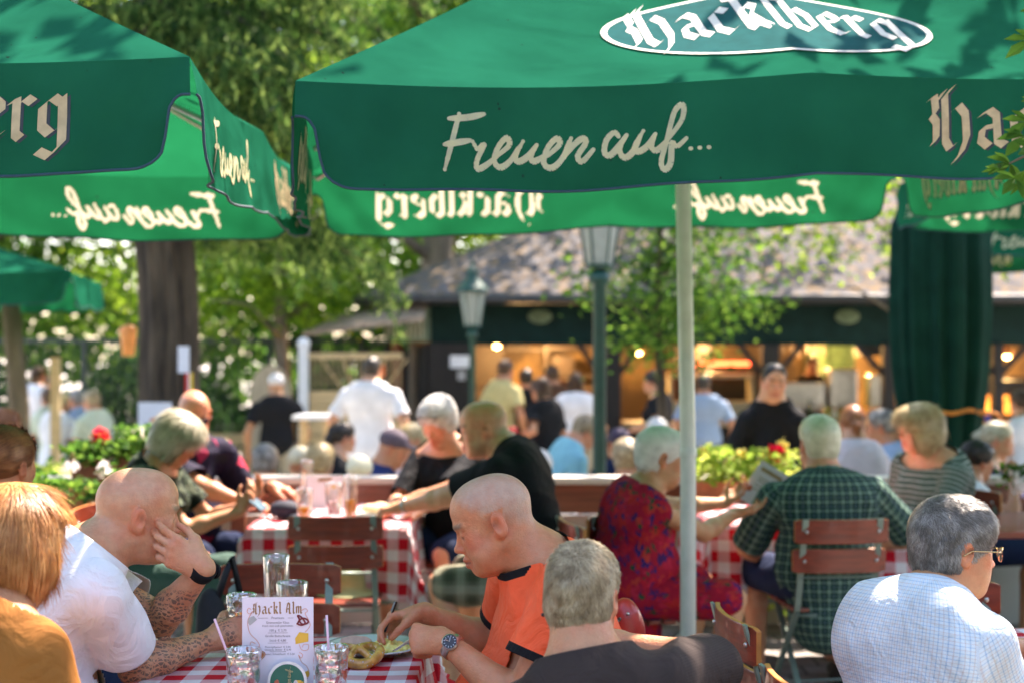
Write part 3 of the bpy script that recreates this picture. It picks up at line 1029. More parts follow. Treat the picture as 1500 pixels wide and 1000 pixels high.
    for nm, q in (('r', 1), ('l', -1)):
        hj = hip + rel((q * .09 * w, .0, -.01))
        if sit:
            dv = {'front': (q * .10, .42, .0), 'under': (q * .10, .40, -.02)}[legs]
            kn = hj + rel((dv[0], dv[1] * S_, dv[2]))
            an = np.array(kn) + rel((0, -.06 if legs == 'front' else -.2, 0)); an[2] = ground + .09
        else:
            ww = walk * q
            kn = hj + rel((q * .02, .03 + ww * .45, -.44 * S_)); an = hj + rel((q * .02, ww, -.84 * S_)); an[2] = max(ground + .09, an[2])
        th = (.082 if sex == 'm' else .086) * S_
        s.cap(hj, kn, th, .054 * S_, .05, skin)
        c1 = kn + (an - kn) * .35 + rel((0, -.012, 0))
        s.cap(kn, c1, .054 * S_, .053 * S_, .02, skin); s.cap(c1, an, .053 * S_, .034 * S_, .02, skin)
        toe = an + rel((q * .02, .15, -.055)); 
        s.cap(an + V3(0, 0, -.045), toe, .036, .028, .02, skin)
        LG[nm] = (hj, kn, an, toe)
    fine = []
    if hres:
        fine = [(2, H[2] - .15, T[2] + .03, hres), (0, H[0] - .14, H[0] + .14, hres), (1, H[1] - .14, H[1] + .14, hres)]
        for nm in ('r', 'l'):
            W_ = arms[nm][2]
            for i in range(3): fine.append((i, W_[i] - .13, W_[i] + .13, hres * 1.15))
    rootE = thing('person', label, 'person', tuple(root), 0, group)
    Pm, Qm = s.mesh(res, fine)
    Pm = smooth_mesh(Pm, Qm, 1, .4)
    base = np.array(skin)
    col = s.colours(Pm, skin)
    loc_ = (Pm - H) @ B / SH_
    if scalp is not None:                           # short stubble hair is a colour of the scalp itself
        x, y, z = loc_.T
        hl = (z - .028 - .55 * (y - .0) * (y > 0) - .0) / .02 if scalp[1] == 'full' else -(y + .005 - .35 * z + .02) / .02
        near = (np.abs(z) < .2) & (np.abs(x) < .1)
        if scalp[1] == 'full': m_ = np.clip((z - (.0 + np.where(y > .0, y * 1.05, y * .55))) / .034 + .2 * np.sin(x * 210) * np.sin(y * 160 + z * 90), 0, 1) * near
        else: m_ = np.clip((-.035 - y + .0) / .03, 0, 1) * np.clip((.075 - z) / .03, 0, 1) * np.clip((z + .06) / .03, 0, 1) * near
        ear = (np.abs(x) > .071) & (np.abs(y + .01) < .025) & (z < .03)
        m_ = m_ * ~ear
        nz = .75 + .25 * rg.random(len(m_))
        col = col * (1 - (m_ * scalp[2] * nz)[:, None]) + np.array(scalp[0]) * (m_ * scalp[2] * nz)[:, None]
    if detail and brow is not None:
        for q in (-1, 1):
            x, y, z = loc_.T
            m_ = np.clip(1.5 - np.abs(z - .0225 - .1 * (np.abs(x) - .03)) / .006, 0, 1) * np.clip(1 - (np.abs(x - q * .031) - .017) / .006, 0, 1) * (y > .05)
            col = col * (1 - .9 * m_[:, None]) + np.array(brow) * .9 * m_[:, None]
            m_ = np.clip(1.4 - np.abs(z + .0075) / .0035, 0, 1) * np.clip(1 - (np.abs(x - q * .032) - .012) / .004, 0, 1) * (y > .05)
            col = col * (1 - .6 * m_[:, None]) + V3(.08, .04, .03) * .6 * m_[:, None]
    if detail > 1:
        x, y, z = loc_.T
        m_ = np.clip(1.3 - np.abs(z + .073) / .0035, 0, 1) * (np.abs(x) < .025) * (y > .07)  # shade of the mouth crease painted into the skin tone
        col = col * (1 - .55 * m_[:, None]) + V3(.16, .05, .04) * .55 * m_[:, None]
    patches = tuple(patches) + tuple((q * .083, -.004, .0, .011, tuple(np.array(skin) * (.5, .36, .34)), .7) for q in (-1, 1))  # shade of the ear hollows painted into the skin tone
    for (cx, cy, cz, rr, cc, st) in patches:
        m_ = np.clip(1.3 - np.linalg.norm(loc_ - V3(cx, cy, cz), axis=1) / rr, 0, 1) * st
        col = col * (1 - m_[:, None]) + np.array(cc) * m_[:, None]
    attrs = {'tone': col}
    if tattoo:
        ink = np.zeros(len(Pm))
        for nm in ('r', 'l'):
            A, E_, W_ = arms[nm]
            for (p, q2) in ((A, E_), (E_, W_)):
                d = Sculpt.dist('c', (p, q2, .0, .0), Pm[:, 0], Pm[:, 1], Pm[:, 2])
                wr_ = np.linalg.norm(Pm - W_, axis=1)
                ink = np.maximum(ink, np.clip((.075 - d) / .02, 0, 1) * np.clip((wr_ - .035) / .015, 0, 1))
        ink *= np.clip((H[2] - .18 - Pm[:, 2]) / .03, 0, 1)
        attrs['ink'] = ink
    body = np_mesh('body', Pm - root, Qm, skin_mat('tattooed_skin', True) if tattoo else skin_mat(), rootE, attrs=attrs)
    # clothes
    cuts = []
    if shirt is not None:
        c = Sculpt()
        for kind, cc, r, k in tor: c.ell(Q_(*cc), r, TB, .055)
        c.ell(Q_(0, 0, L * .2), (.15 * w + belly * .5, .115 + belly * .3, .15), TB, .06)
        if longhem: c.cap(Q_(0, -.0, 0), hip + V3(0, 0, -longhem), .13 * w, .135 * w, .06)
        for nm, q in (('r', 1), ('l', -1)):
            A, E_, W_ = arms[nm]
            ar = (.056 if sex == 'm' else .047) * S_ * fat
            c.cap(Q_(q * .05, -.012, L - .045), A - bu * .012, .046 * S_, ar * .9, .045)
            if sleeve > 0:
                if sleeve <= 1.0:
                    e1 = A + (E_ - A) * min(1.12, sleeve + .15)
                    c.cap(A, e1, ar, ar * 1.12, .03)
                    cuts.append((A + (E_ - A) * sleeve - root, E_ - A, .13, nm))
                else:
                    c.cap(A, E_, ar, ar * .95, .03); c.cap(E_, E_ + (W_ - E_) * (sleeve - 1), ar * .95, ar * .8, .03)
        c.cap(Q_(-.055, -.030, L - .030), Q_(.055, -.030, L - .030), .060 * S_, None, .03)
        if collar in ('polo', 'shirt'):
            m_ = 10; rad = nr + .008
            cen = neck0 + nk * .012
            NB = basis(bf, nk)
            pts = []
            for i in range(m_ + 1):
                th = -PI / 2 + (i / m_ - .5) * 2 * PI * .88
                pts.append(cen + NB @ V3(math.cos(th) * rad, math.sin(th) * rad, .028 + .018 * math.sin(-th)))
            for i in range(m_):
                c.cap(pts[i], pts[i + 1], .007, .007, .006)
                c.cap(pts[i] - nk * .022 + nrm(pts[i] - cen) * .006, pts[i + 1] - nk * .022 + nrm(pts[i + 1] - cen) * .006, .008, .008, .012)
        elif collar == 'crew' and infl > .008:
            pass
        wf = wrinkle(int(rg.integers(1e6)), wr, wfreq)
        # the neck hole
        if collar in ('polo', 'shirt'):
            c.cap(neck0 - nk * .01 + bf * .02, neck0 + nk * .12 + bf * .05, (nr + .004), (nr + .012), .006, sub=True)
        else:
            c.cap(neck0 + nk * .065, Q_(0, -.012, L - .03), nr * 1.0, nr * 1.04, .06)
        sres = max(.005, min(res, .007 if hres else res))
        Pc, Qc = c.mesh(sres, infl=infl, disp=wf)
        Pc = smooth_mesh(Pc, Qc, 1, .4)
        mats = [shirt]
        mi = None
        if cuff is not None or collar == 'crew':
            mats.append(cuff or shirt)
        cen = Pc[Qc].mean(1)
        if len(mats) > 1:
            mi = np.zeros(len(Qc))
        segs = [(Q_(0, 0, -.3), Q_(0, 0, L + .1), .16, bf)] + [(arms[m_][0] + (arms[m_][1] - arms[m_][0]) * .12, arms[m_][1], .05, bf + bu * .01) for m_ in ('r', 'l')]
        fab = fab_coords(Pc, segs)
        o = np_mesh('shirt' if not longhem or longhem < .2 else 'dress', Pc - root, Qc, mats, rootE, matidx=mi, attrs={'fab': fab})
        o.data.update()
        bm = bmesh.new(); bm.from_mesh(o.data)
        def sel_faces(nm, cc, rr, tol=.012):
            fl = list(bm.faces)
            P2 = np.array([f.calc_center_median() for f in fl]) + root
            A, E_, W_ = arms[nm]
            ar_ = (.056 if sex == 'm' else .047) * S_ * fat
            X, Y_, Z = P2[:, 0], P2[:, 1], P2[:, 2]
            e1_ = A + (E_ - A) * 1.2
            ok_ = (Sculpt.dist('c', (A, e1_, 0, 0), X, Y_, Z) < ar_ * 1.12 + infl + .022) & (np.linalg.norm(P2 - root - np.array(cc), axis=1) < rr)
            tt = (P2 - A) @ (E_ - A) / ((E_ - A) @ (E_ - A))
            ok_ &= tt > .3
            for kind, c_, r, k in tor:
                ok_ &= Sculpt.dist('e', (Q_(*c_), np.array(r), TB), X, Y_, Z) > infl + tol
            return [f for f, q in zip(fl, ok_) if q]
        if collar not in ('polo', 'shirt'):
            pn = Vector(nrm(bu + nk * .5 + bf * (.12 if sex == 'm' else .7))); pc = Vector(neck0 + nk * (.042 if sex == 'm' else .010) - root)
            fs = [f for f in bm.faces if (f.calc_center_median() - pc).length < nr + .115 and (f.calc_center_median() - pc).dot(pn) > -.03]
            g = set(fs)
            for f in fs: g.update(f.edges); g.update(f.verts)
            if fs: bmesh.ops.bisect_plane(bm, geom=list(g), plane_co=pc, plane_no=pn, clear_outer=True)
            if cuff is not None:
                fs = [f for f in bm.faces if (f.calc_center_median() - pc).length < nr + .115 and (f.calc_center_median() - pc).dot(pn) > -.05]
                g = set(fs)
                for f in fs: g.update(f.edges); g.update(f.verts)
                if fs: bmesh.ops.bisect_plane(bm, geom=list(g), plane_co=pc - pn * .018, plane_no=pn)
                for f in bm.faces:
                    d_ = f.calc_center_median() - pc
                    if d_.length < nr + .06 and d_.dot(pn) > -.0181: f.material_index = 1
        for (cc, nn, rr, nm) in cuts:
            cc = Vector(cc); nn = Vector(nn).normalized()
            for off, clear in ((0, True), (-.022, False)):
                if not clear and cuff is None: continue
                c2 = cc + nn * off
                fs = sel_faces(nm, cc, rr)
                g = set(fs)
                for f in fs: g.update(f.edges); g.update(f.verts)
                if fs: bmesh.ops.bisect_plane(bm, geom=list(g), plane_co=c2, plane_no=nn, clear_outer=clear)
            if cuff is not None:
                for f in sel_faces(nm, cc, rr, -.012):
                    m_ = f.calc_center_median()
                    if (m_ - cc).dot(nn) > -.0221: f.material_index = 1
        bm.to_mesh(o.data); bm.free()
        o.data.polygons.foreach_set('use_smooth', [True] * len(o.data.polygons))
        if sleeve <= 1 and cuts:
            sm = o.modifiers.new('solid', 'SOLIDIFY'); sm.thickness = .003; sm.offset = -1
        shirt_o = o
    if pants is not None:
        c = Sculpt()
        c.ell(Q_(0, -.02, .02), (.165 * w + belly * .3, .12, .12), TB, .06)
        for nm, q in (('r', 1), ('l', -1)):
            hj, kn, an, toe = LG[nm]
            if short:
                c.cap(hj, hj + (kn - hj) * .92, .088 * S_, .078 * S_, .04)
            else:
                c.cap(hj, kn, .088 * S_, .066 * S_, .04); c.cap(kn, an + V3(0, 0, .0), .066 * S_, .055 * S_, .03)
        Pc, Qc = c.mesh(max(res, .009), infl=.006, disp=wrinkle(int(rg.integers(1e6)), wr, wfreq))
        np_mesh('shorts' if short else 'trousers', smooth_mesh(Pc, Qc, 1, .4) - root, Qc, pants, rootE, attrs={'fab': fab_coords(Pc, [(LG[m_][0], LG[m_][1], .08, U) for m_ in ('r', 'l')])})
    if shoes is not None:
        for nm in ('r', 'l'):
            hj, kn, an, toe = LG[nm]
            c = Sculpt(); c.cap(an + V3(0, 0, -.05), toe + rel((0, .01, 0)), .042, .036, .02); c.cap(an + V3(0, 0, -.05), an + V3(0, 0, -.01), .042, .042, .02)
            Pc, Qc = c.mesh(.01); np_mesh('shoe', Pc - root, Qc, shoes, rootE)
    if hair is not None:
        hair_of(hair, H, B, SH_, hcol, rootE, root, rg, (hres or .008) if detail else .014, nstr, strw)
    info = dict(root=rootE, rootv=root, H=H, B=B, arms=arms, neck=neck0, hip=hip, TB=TB, L=L, rel=rel, Q=Q_, F=F, Rt=Rt)
    return info

def wristband(info, arm, mat, r=.031, w=.022, name='watch', dial=None, dial_mat=None, off=.02, out=(0, 0, 1), strap_rings=1):
    A, E_, W_ = info['arms'][arm]
    d = nrm(W_ - E_); c = W_ - d * off
    Bm = basis(d, out); mb = MB()
    n = 24
    prof = [(r - .002, -w / 2), (r + .0025, -w / 2), (r + .0035, 0), (r + .0025, w / 2), (r - .002, w / 2)]
    vs = []
    for rr, z in prof:
        for k in range(n):
            t = 2 * PI * k / n
            vs.append(c + Bm @ V3(rr * math.cos(t), z, rr * math.sin(t)) - info['rootv'])
    fs = [(i * n + k, i * n + (k + 1) % n, ((i + 1) % 5) * n + (k + 1) % n, ((i + 1) % 5) * n + k) for i in range(5) for k in range(n)]
    mb.add(vs, fs)
    o = mb.build(name, mat, info['root'], smooth=True)
    if dial:
        u = Bm[:, 2]; cc = c + u * (r + .002) - info['rootv']
        m2 = MB(); B2 = basis(Bm[:, 1], u)
        prof = [(0.0001, 0), (dial, 0), (dial, .006), (dial * .86, .009), (dial * .84, .0075), (.0001, .0075)]
        nn = 28
        vs = [cc + B2 @ V3(rr * math.cos(2 * PI * k / nn), rr * math.sin(2 * PI * k / nn), z) for rr, z in prof for k in range(nn)]
        m2.add(vs, [(i * nn + k, i * nn + (k + 1) % nn, (i + 1) * nn + (k + 1) % nn, (i + 1) * nn + k) for i in range(3) for k in range(nn)])
        m2.mi = 1
        m2.add(vs[4 * nn:], [(k, (k + 1) % nn, nn + (k + 1) % nn, nn + k) for k in range(nn)])
        m2.add(vs[3 * nn:5 * nn], [(k, (k + 1) % nn, nn + (k + 1) % nn, nn + k) for k in range(nn)])
        m2.mi = 0
        for k in range(12):
            t = 2 * PI * k / 12; q = cc + B2 @ V3(math.cos(t) * dial * .66, math.sin(t) * dial * .66, .0085)
            m2.box(q, (.0012, dial * .2, .0012), Matrix(B2.tolist()) @ Matrix.Rotation(t - PI / 2, 3, 'Z'))
        m2.bar(cc + B2 @ V3(0, 0, .009), cc + B2 @ V3(dial * .4, dial * .3, .009), .0012, .001)
        m2.bar(cc + B2 @ V3(0, 0, .009), cc + B2 @ V3(-dial * .2, dial * .6, .009), .0012, .001)
        m2.build('watch_case', [mat, dial_mat], o, smooth=False)
    return o
# ------------------------------------------------------------------ ground
rng = np.random.default_rng(11)
random.seed(4)
LOW = -.45
def paving(name, col, col2, sc, joint=.06):
    m, nt, p, out = node_mat(name)
    N, L = nt.nodes, nt.links
    tc = N.new('ShaderNodeTexCoord')
    br = N.new('ShaderNodeTexBrick')
    br.inputs['Scale'].default_value = sc
    br.inputs['Color1'].default_value = col + (1,)
    br.inputs['Color2'].default_value = col2 + (1,)
    br.inputs['Mortar'].default_value = (.09, .08, .07, 1)
    br.inputs['Mortar Size'].default_value = .02
    br.inputs['Row Height'].default_value = .5
    L.new(tc.outputs['Object'], br.inputs[0])
    nz = N.new('ShaderNodeTexNoise'); nz.inputs['Scale'].default_value = 3; nz.inputs['Detail'].default_value = 8
    L.new(tc.outputs['Object'], nz.inputs[0])
    x = N.new('ShaderNodeMix'); x.data_type = 'RGBA'; x.blend_type = 'MULTIPLY'; x.inputs[0].default_value = .8
    L.new(br.outputs[0], x.inputs[6])
    r = N.new('ShaderNodeValToRGB'); r.color_ramp.elements[0].color = (.5, .48, .45, 1); r.color_ramp.elements[0].position = .3; r.color_ramp.elements[1].position = .65
    L.new(nz.outputs[0], r.inputs[0]); L.new(r.outputs[0], x.inputs[7])
    L.new(x.outputs[2], p.inputs['Base Color']); p.inputs['Roughness'].default_value = .85
    b = N.new('ShaderNodeBump'); b.inputs['Strength'].default_value = .4; b.inputs['Distance'].default_value = .01
    L.new(br.outputs['Fac'], b.inputs['Height']); b.invert = True
    L.new(b.outputs[0], p.inputs['Normal'])
    return m
mb = MB(); mb.box((0, 60, LOW - .1), (260, 220, .2))
struct('ground', mb, M('gravel', (.42, .38, .32), .9, .25, 2.2, bump=.3, bscale=60))
mb = MB(); mb.box((0, 3.15, LOW / 2 - .01), (13, 10.5, -LOW + .02))
struct('terrace_paving', mb, paving('paving', (.34, .31, .28), (.26, .24, .22), 2.6))
mb = MB(); mb.box((-9, 22, LOW + .004), (17, 17, .01))
struct('lawn_path', mb, M('sandy', (.58, .52, .43), .95, .2, 1.5, bump=.2, bscale=80))

# ------------------------------------------------------------------ writing
def brush(paths, r, d=.0):
    """round brush strokes -> list of polygons (each a list of 2D points)"""
    polys = []
    for path in paths:
        pts = smooth_path(path, 5) if len(path) > 2 else path
        n = len(pts)
        for i in range(n - 1):
            (x0, y0), (x1, y1) = pts[i], pts[i + 1]
            dx, dy = x1 - x0, y1 - y0; l = math.hypot(dx, dy) or 1
            nx, ny = -dy / l, dx / l
            wt = lambda k: r * (.72 + .42 * min(1, min(k, n - 1 - k) / max(1, n * .25)) - .25 * max(0, -dy / l))
            a, b = wt(i), wt(i + 1)
            polys.append([(x0 + nx * a, y0 + ny * a), (x0 - nx * a, y0 - ny * a), (x1 - nx * b, y1 - ny * b), (x1 + nx * b, y1 + ny * b)])
        for i in range(0, n):
            a = r * (.72 + .3 * min(1, min(i, n - 1 - i) / max(1, n * .25)))
            if i in (0, n - 1) or i % 2 == 0:
                polys.append([(pts[i][0] + a * math.cos(t * PI / 4), pts[i][1] + a * math.sin(t * PI / 4)) for t in range(8)])
    return polys
def smooth_path(p, k=5):
    out = []
    n = len(p)
    for i in range(n - 1):
        p0, p1, p2, p3 = p[max(i - 1, 0)], p[i], p[i + 1], p[min(i + 2, n - 1)]
        for j in range(k):
            t = j / k
            out.append(tuple(.5 * ((2 * p1[a]) + (-p0[a] + p2[a]) * t + (2 * p0[a] - 5 * p1[a] + 4 * p2[a] - p3[a]) * t * t + (-p0[a] + 3 * p1[a] - 3 * p2[a] + p3[a]) * t ** 3) for a in (0, 1)))
    out.append(tuple(p[-1]))
    return out
_S = [[(148, 80), (112, 200), (60, 365)], [(95, 105), (190, 98), (275, 80)], [(65, 238), (120, 230), (200, 216)],
      [(212, 222), (240, 262), (272, 238), (232, 320), (237, 362), (290, 335), (345, 288)],
      [(345, 288), (405, 235), (388, 200), (345, 250), (325, 318), (358, 350), (410, 315), (450, 250)],
      [(475, 215), (437, 290), (452, 318), (500, 290), (545, 232)], [(545, 232), (515, 290), (532, 315), (585, 285)],
      [(600, 285), (660, 228), (642, 200), (598, 250), (580, 322), (615, 348), (662, 312), (705, 235)],
      [(715, 200), (692, 258), (680, 297)], [(690, 280), (738, 225), (775, 203), (785, 228), (745, 290), (765, 320), (820, 262)],
      [(945, 205), (925, 182), (885, 220), (872, 280), (900, 297), (950, 245), (985, 200)], [(980, 205), (945, 272), (967, 315), (1010, 288), (1050, 215)],
      [(1070, 185), (1022, 258), (1032, 290), (1080, 268), (1130, 205)], [(1130, 205), (1105, 268), (1132, 290), (1188, 242)],
      [(1190, 240), (1275, 140), (1288, 62), (1240, 95), (1185, 250), (1150, 350), (1165, 393), (1200, 355), (1215, 255), (1242, 275), (1295, 235)],
      [(1312, 290), (1318, 290)], [(1362, 288), (1368, 288)], [(1412, 288), (1418, 288)]]
# unit: 1 wide, y up, centred on x-height
FREUEN = [[((x - 40) / 1400, (225 - y) / 1400) for x, y in p] for p in _S]
FREUEN_P = brush(FREUEN, .0108)
GLY = {
 'H': ([[(.05, 1.25), (.2, 1.35), (.22, .95), (.1, .8), (.22, .65), (.2, .2), (.08, .05)], [(.75, 1.62), (.5, 1.35), (.48, .15), (.6, -.05), (.75, .05)], [(.55, .85), (.9, 1.12), (1.08, .9), (1.1, .25), (.95, -.15), (.7, -.42)], [(.25, 1.2), (.5, 1.5)]], 1.3),
 'h': ([[(.1, 1.6), (.2, 1.5), (.2, .15), (.32, .02)], [(.2, .8), (.5, 1.03), (.68, .88), (.68, .2), (.45, -.35)]], .85),
 'a': ([[(.15, .85), (.42, 1.0), (.6, .85), (.6, .15), (.78, .02)], [(.58, .58), (.2, .5), (.14, .18), (.35, .0), (.58, .18)]], .85),
 'c': ([[(.62, .88), (.42, 1.0), (.16, .8), (.16, .2), (.4, .0), (.62, .16)]], .72),
 'k': ([[(.1, 1.6), (.2, 1.5), (.2, .15), (.32, .02)], [(.2, .72), (.45, 1.02), (.62, .88), (.38, .55), (.55, .2), (.72, .02)]], .8),
 'l': ([[(.08, 1.6), (.2, 1.5), (.2, .15), (.34, .02)]], .42),
 'b': ([[(.08, 1.6), (.2, 1.5), (.2, .15), (.42, .0), (.66, .2), (.66, .75), (.45, 1.0), (.22, .82)]], .82),
 'e': ([[(.18, .52), (.6, .66), (.6, .84), (.42, 1.0), (.16, .8), (.16, .2), (.4, .0), (.64, .16)]], .72),
 'r': ([[(.05, .9), (.2, .96), (.2, .12), (.32, .02)], [(.2, .8), (.42, 1.0), (.6, .88)]], .62),
 'g': ([[(.6, .85), (.4, 1.0), (.16, .8), (.16, .28), (.36, .1), (.6, .28)], [(.62, 1.0), (.66, -.15), (.38, -.45), (.08, -.3)]], .84),
 'A': ([[(.1, 1.3), (.4, 1.5), (.62, 1.3), (.62, .12), (.8, .0)], [(.35, 1.4), (.2, .6), (.2, .15), (.05, .02)], [(.2, .65), (.6, .65)], [(.25, 1.8), (.3, 1.82)], [(.5, 1.8), (.55, 1.82)]], .95),
 'm': ([[(.05, .9), (.18, .96), (.18, .05)], [(.18, .82), (.36, 1.0), (.5, .86), (.5, .05)], [(.5, .82), (.68, 1.0), (.82, .86), (.82, .15), (.95, .02)]], 1.1),
 ' ': ([], .45),
}
def blackletter(text, nib=.27, ang=38):
    """broad-nib strokes; unit = x-height; returns polys, width"""
    nx, ny = math.cos(R(ang)) * nib / 2, math.sin(R(ang)) * nib / 2
    polys = []; cx = 0
    for ch in text:
        st, adv = GLY[ch]
        for p in st:
            for i in range(len(p) - 1):
                (x0, y0), (x1, y1) = p[i], p[i + 1]
                x0 += cx; x1 += cx
                polys.append([(x0 - nx, y0 - ny), (x0 + nx, y0 + ny), (x1 + nx, y1 + ny), (x1 - nx, y1 - ny)])
        cx += adv + .06
    return polys, cx
HACKL_P, HACKL_W = blackletter('Hacklberg')

def letter_mesh(name, polys, fn, mat, parent, step=.0002, sub=2):
    """polys 2D -> fn(x, y, k) 3D"""
    mb = MB()
    for k, p in enumerate(polys):
        n = len(p)
        if n == 4 and sub > 1:
            a, b, c, d = [Vector(q) for q in p]
            for i in range(sub):
                t0, t1 = i / sub, (i + 1) / sub
                q = [a.lerp(d, t0), b.lerp(c, t0), b.lerp(c, t1), a.lerp(d, t1)]
                mb.add([fn(v.x, v.y, k % 9 * step) for v in q], [(0, 1, 2, 3)])
        else:
            mb.add([fn(x, y, k % 9 * step) for x, y in p], [tuple(range(n))])
    return mb.build(name, mat, parent)

# ------------------------------------------------------------------ parasols
def canvas_mat(name, col, trans):
    m, nt, p, out = node_mat(name)
    N, L = nt.nodes, nt.links
    tc = N.new('ShaderNodeTexCoord')
    nz = N.new('ShaderNodeTexNoise'); nz.inputs['Scale'].default_value = 3.5; nz.inputs['Detail'].default_value = 6
    L.new(tc.outputs['Object'], nz.inputs[0])
    cr = N.new('ShaderNodeValToRGB')
    cr.color_ramp.elements[0].color = tuple(c * .85 for c in col) + (1,); cr.color_ramp.elements[0].position = .35
    cr.color_ramp.elements[1].color = tuple(c * 1.12 for c in col) + (1,); cr.color_ramp.elements[1].position = .68
    L.new(nz.outputs[0], cr.inputs[0])
    sp = N.new('ShaderNodeTexNoise'); sp.inputs['Scale'].default_value = 38; sp.inputs['Detail'].default_value = 1
    L.new(tc.outputs['Object'], sp.inputs[0])
    s2 = N.new('ShaderNodeValToRGB'); s2.color_ramp.elements[0].position = .78; s2.color_ramp.elements[1].position = .82
    L.new(sp.outputs[0], s2.inputs[0])
    mx0 = N.new('ShaderNodeMix'); mx0.data_type = 'RGBA'
    L.new(s2.outputs[0], mx0.inputs[0]); L.new(cr.outputs[0], mx0.inputs[6]); mx0.inputs[7].default_value = (.02, .04, .03, 1)
    ia = N.new('ShaderNodeAttribute'); ia.attribute_name = 'print'
    mxi = N.new('ShaderNodeMix'); mxi.data_type = 'RGBA'; L.new(ia.outputs['Fac'], mxi.inputs[0]); L.new(mx0.outputs[2], mxi.inputs[6]); mxi.inputs[7].default_value = (.66, .60, .44, 1)
    col_o = mxi.outputs[2]
    L.new(col_o, p.inputs['Base Color'])
    nt.nodes.remove(p); p = N.new('ShaderNodeBsdfDiffuse'); L.new(col_o, p.inputs['Color'])
    n1 = N.new('ShaderNodeTexNoise'); n1.inputs['Scale'].default_value = 3.0; n1.inputs['Detail'].default_value = 2; n1.inputs['Distortion'].default_value = .5
    mp = N.new('ShaderNodeMapping'); mp.inputs['Scale'].default_value = (1, 1, 1.8)
    L.new(tc.outputs['Object'], mp.inputs[0]); L.new(mp.outputs[0], n1.inputs[0])
    b = N.new('ShaderNodeBump'); b.inputs['Strength'].default_value = .35; b.inputs['Distance'].default_value = .03
    L.new(n1.outputs[0], b.inputs['Height']); L.new(b.outputs[0], p.inputs['Normal'])
    t = N.new('ShaderNodeBsdfTranslucent'); L.new(col_o, t.inputs[0])
    hs = N.new('ShaderNodeHueSaturation'); hs.inputs['Value'].default_value = 1.12; hs.inputs['Saturation'].default_value = 1.05; hs.inputs['Hue'].default_value = .465
    L.new(col_o, hs.inputs['Color']); L.new(hs.outputs[0], t.inputs[0])
    mx = N.new('ShaderNodeMixShader'); mx.inputs[0].default_value = trans
    L.new(p.outputs[0], mx.inputs[1]); L.new(t.outputs[0], mx.inputs[2]); L.new(mx.outputs[0], out.inputs[0])
    _M[name] = m
    return m
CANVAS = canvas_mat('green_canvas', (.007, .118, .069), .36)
CREAM = M('cream_print', (.86, .82, .58), .7, .04, trans=.6)
GOLD = M('gold_print', (.60, .46, .26), .6, .12, 30, trans=.25)
WHITEP = M('white_print', (.58, .57, .52), .9, .04, spec=.05)
TRIM = M('navy_binding', (.010, .045, .07), .7, .1)
POLE = M('pole_paint', (.62, .66, .60), .35, .05, spec=.5)
STEEL = M('steel', (.45, .47, .46), .35, .1, metal=.8)

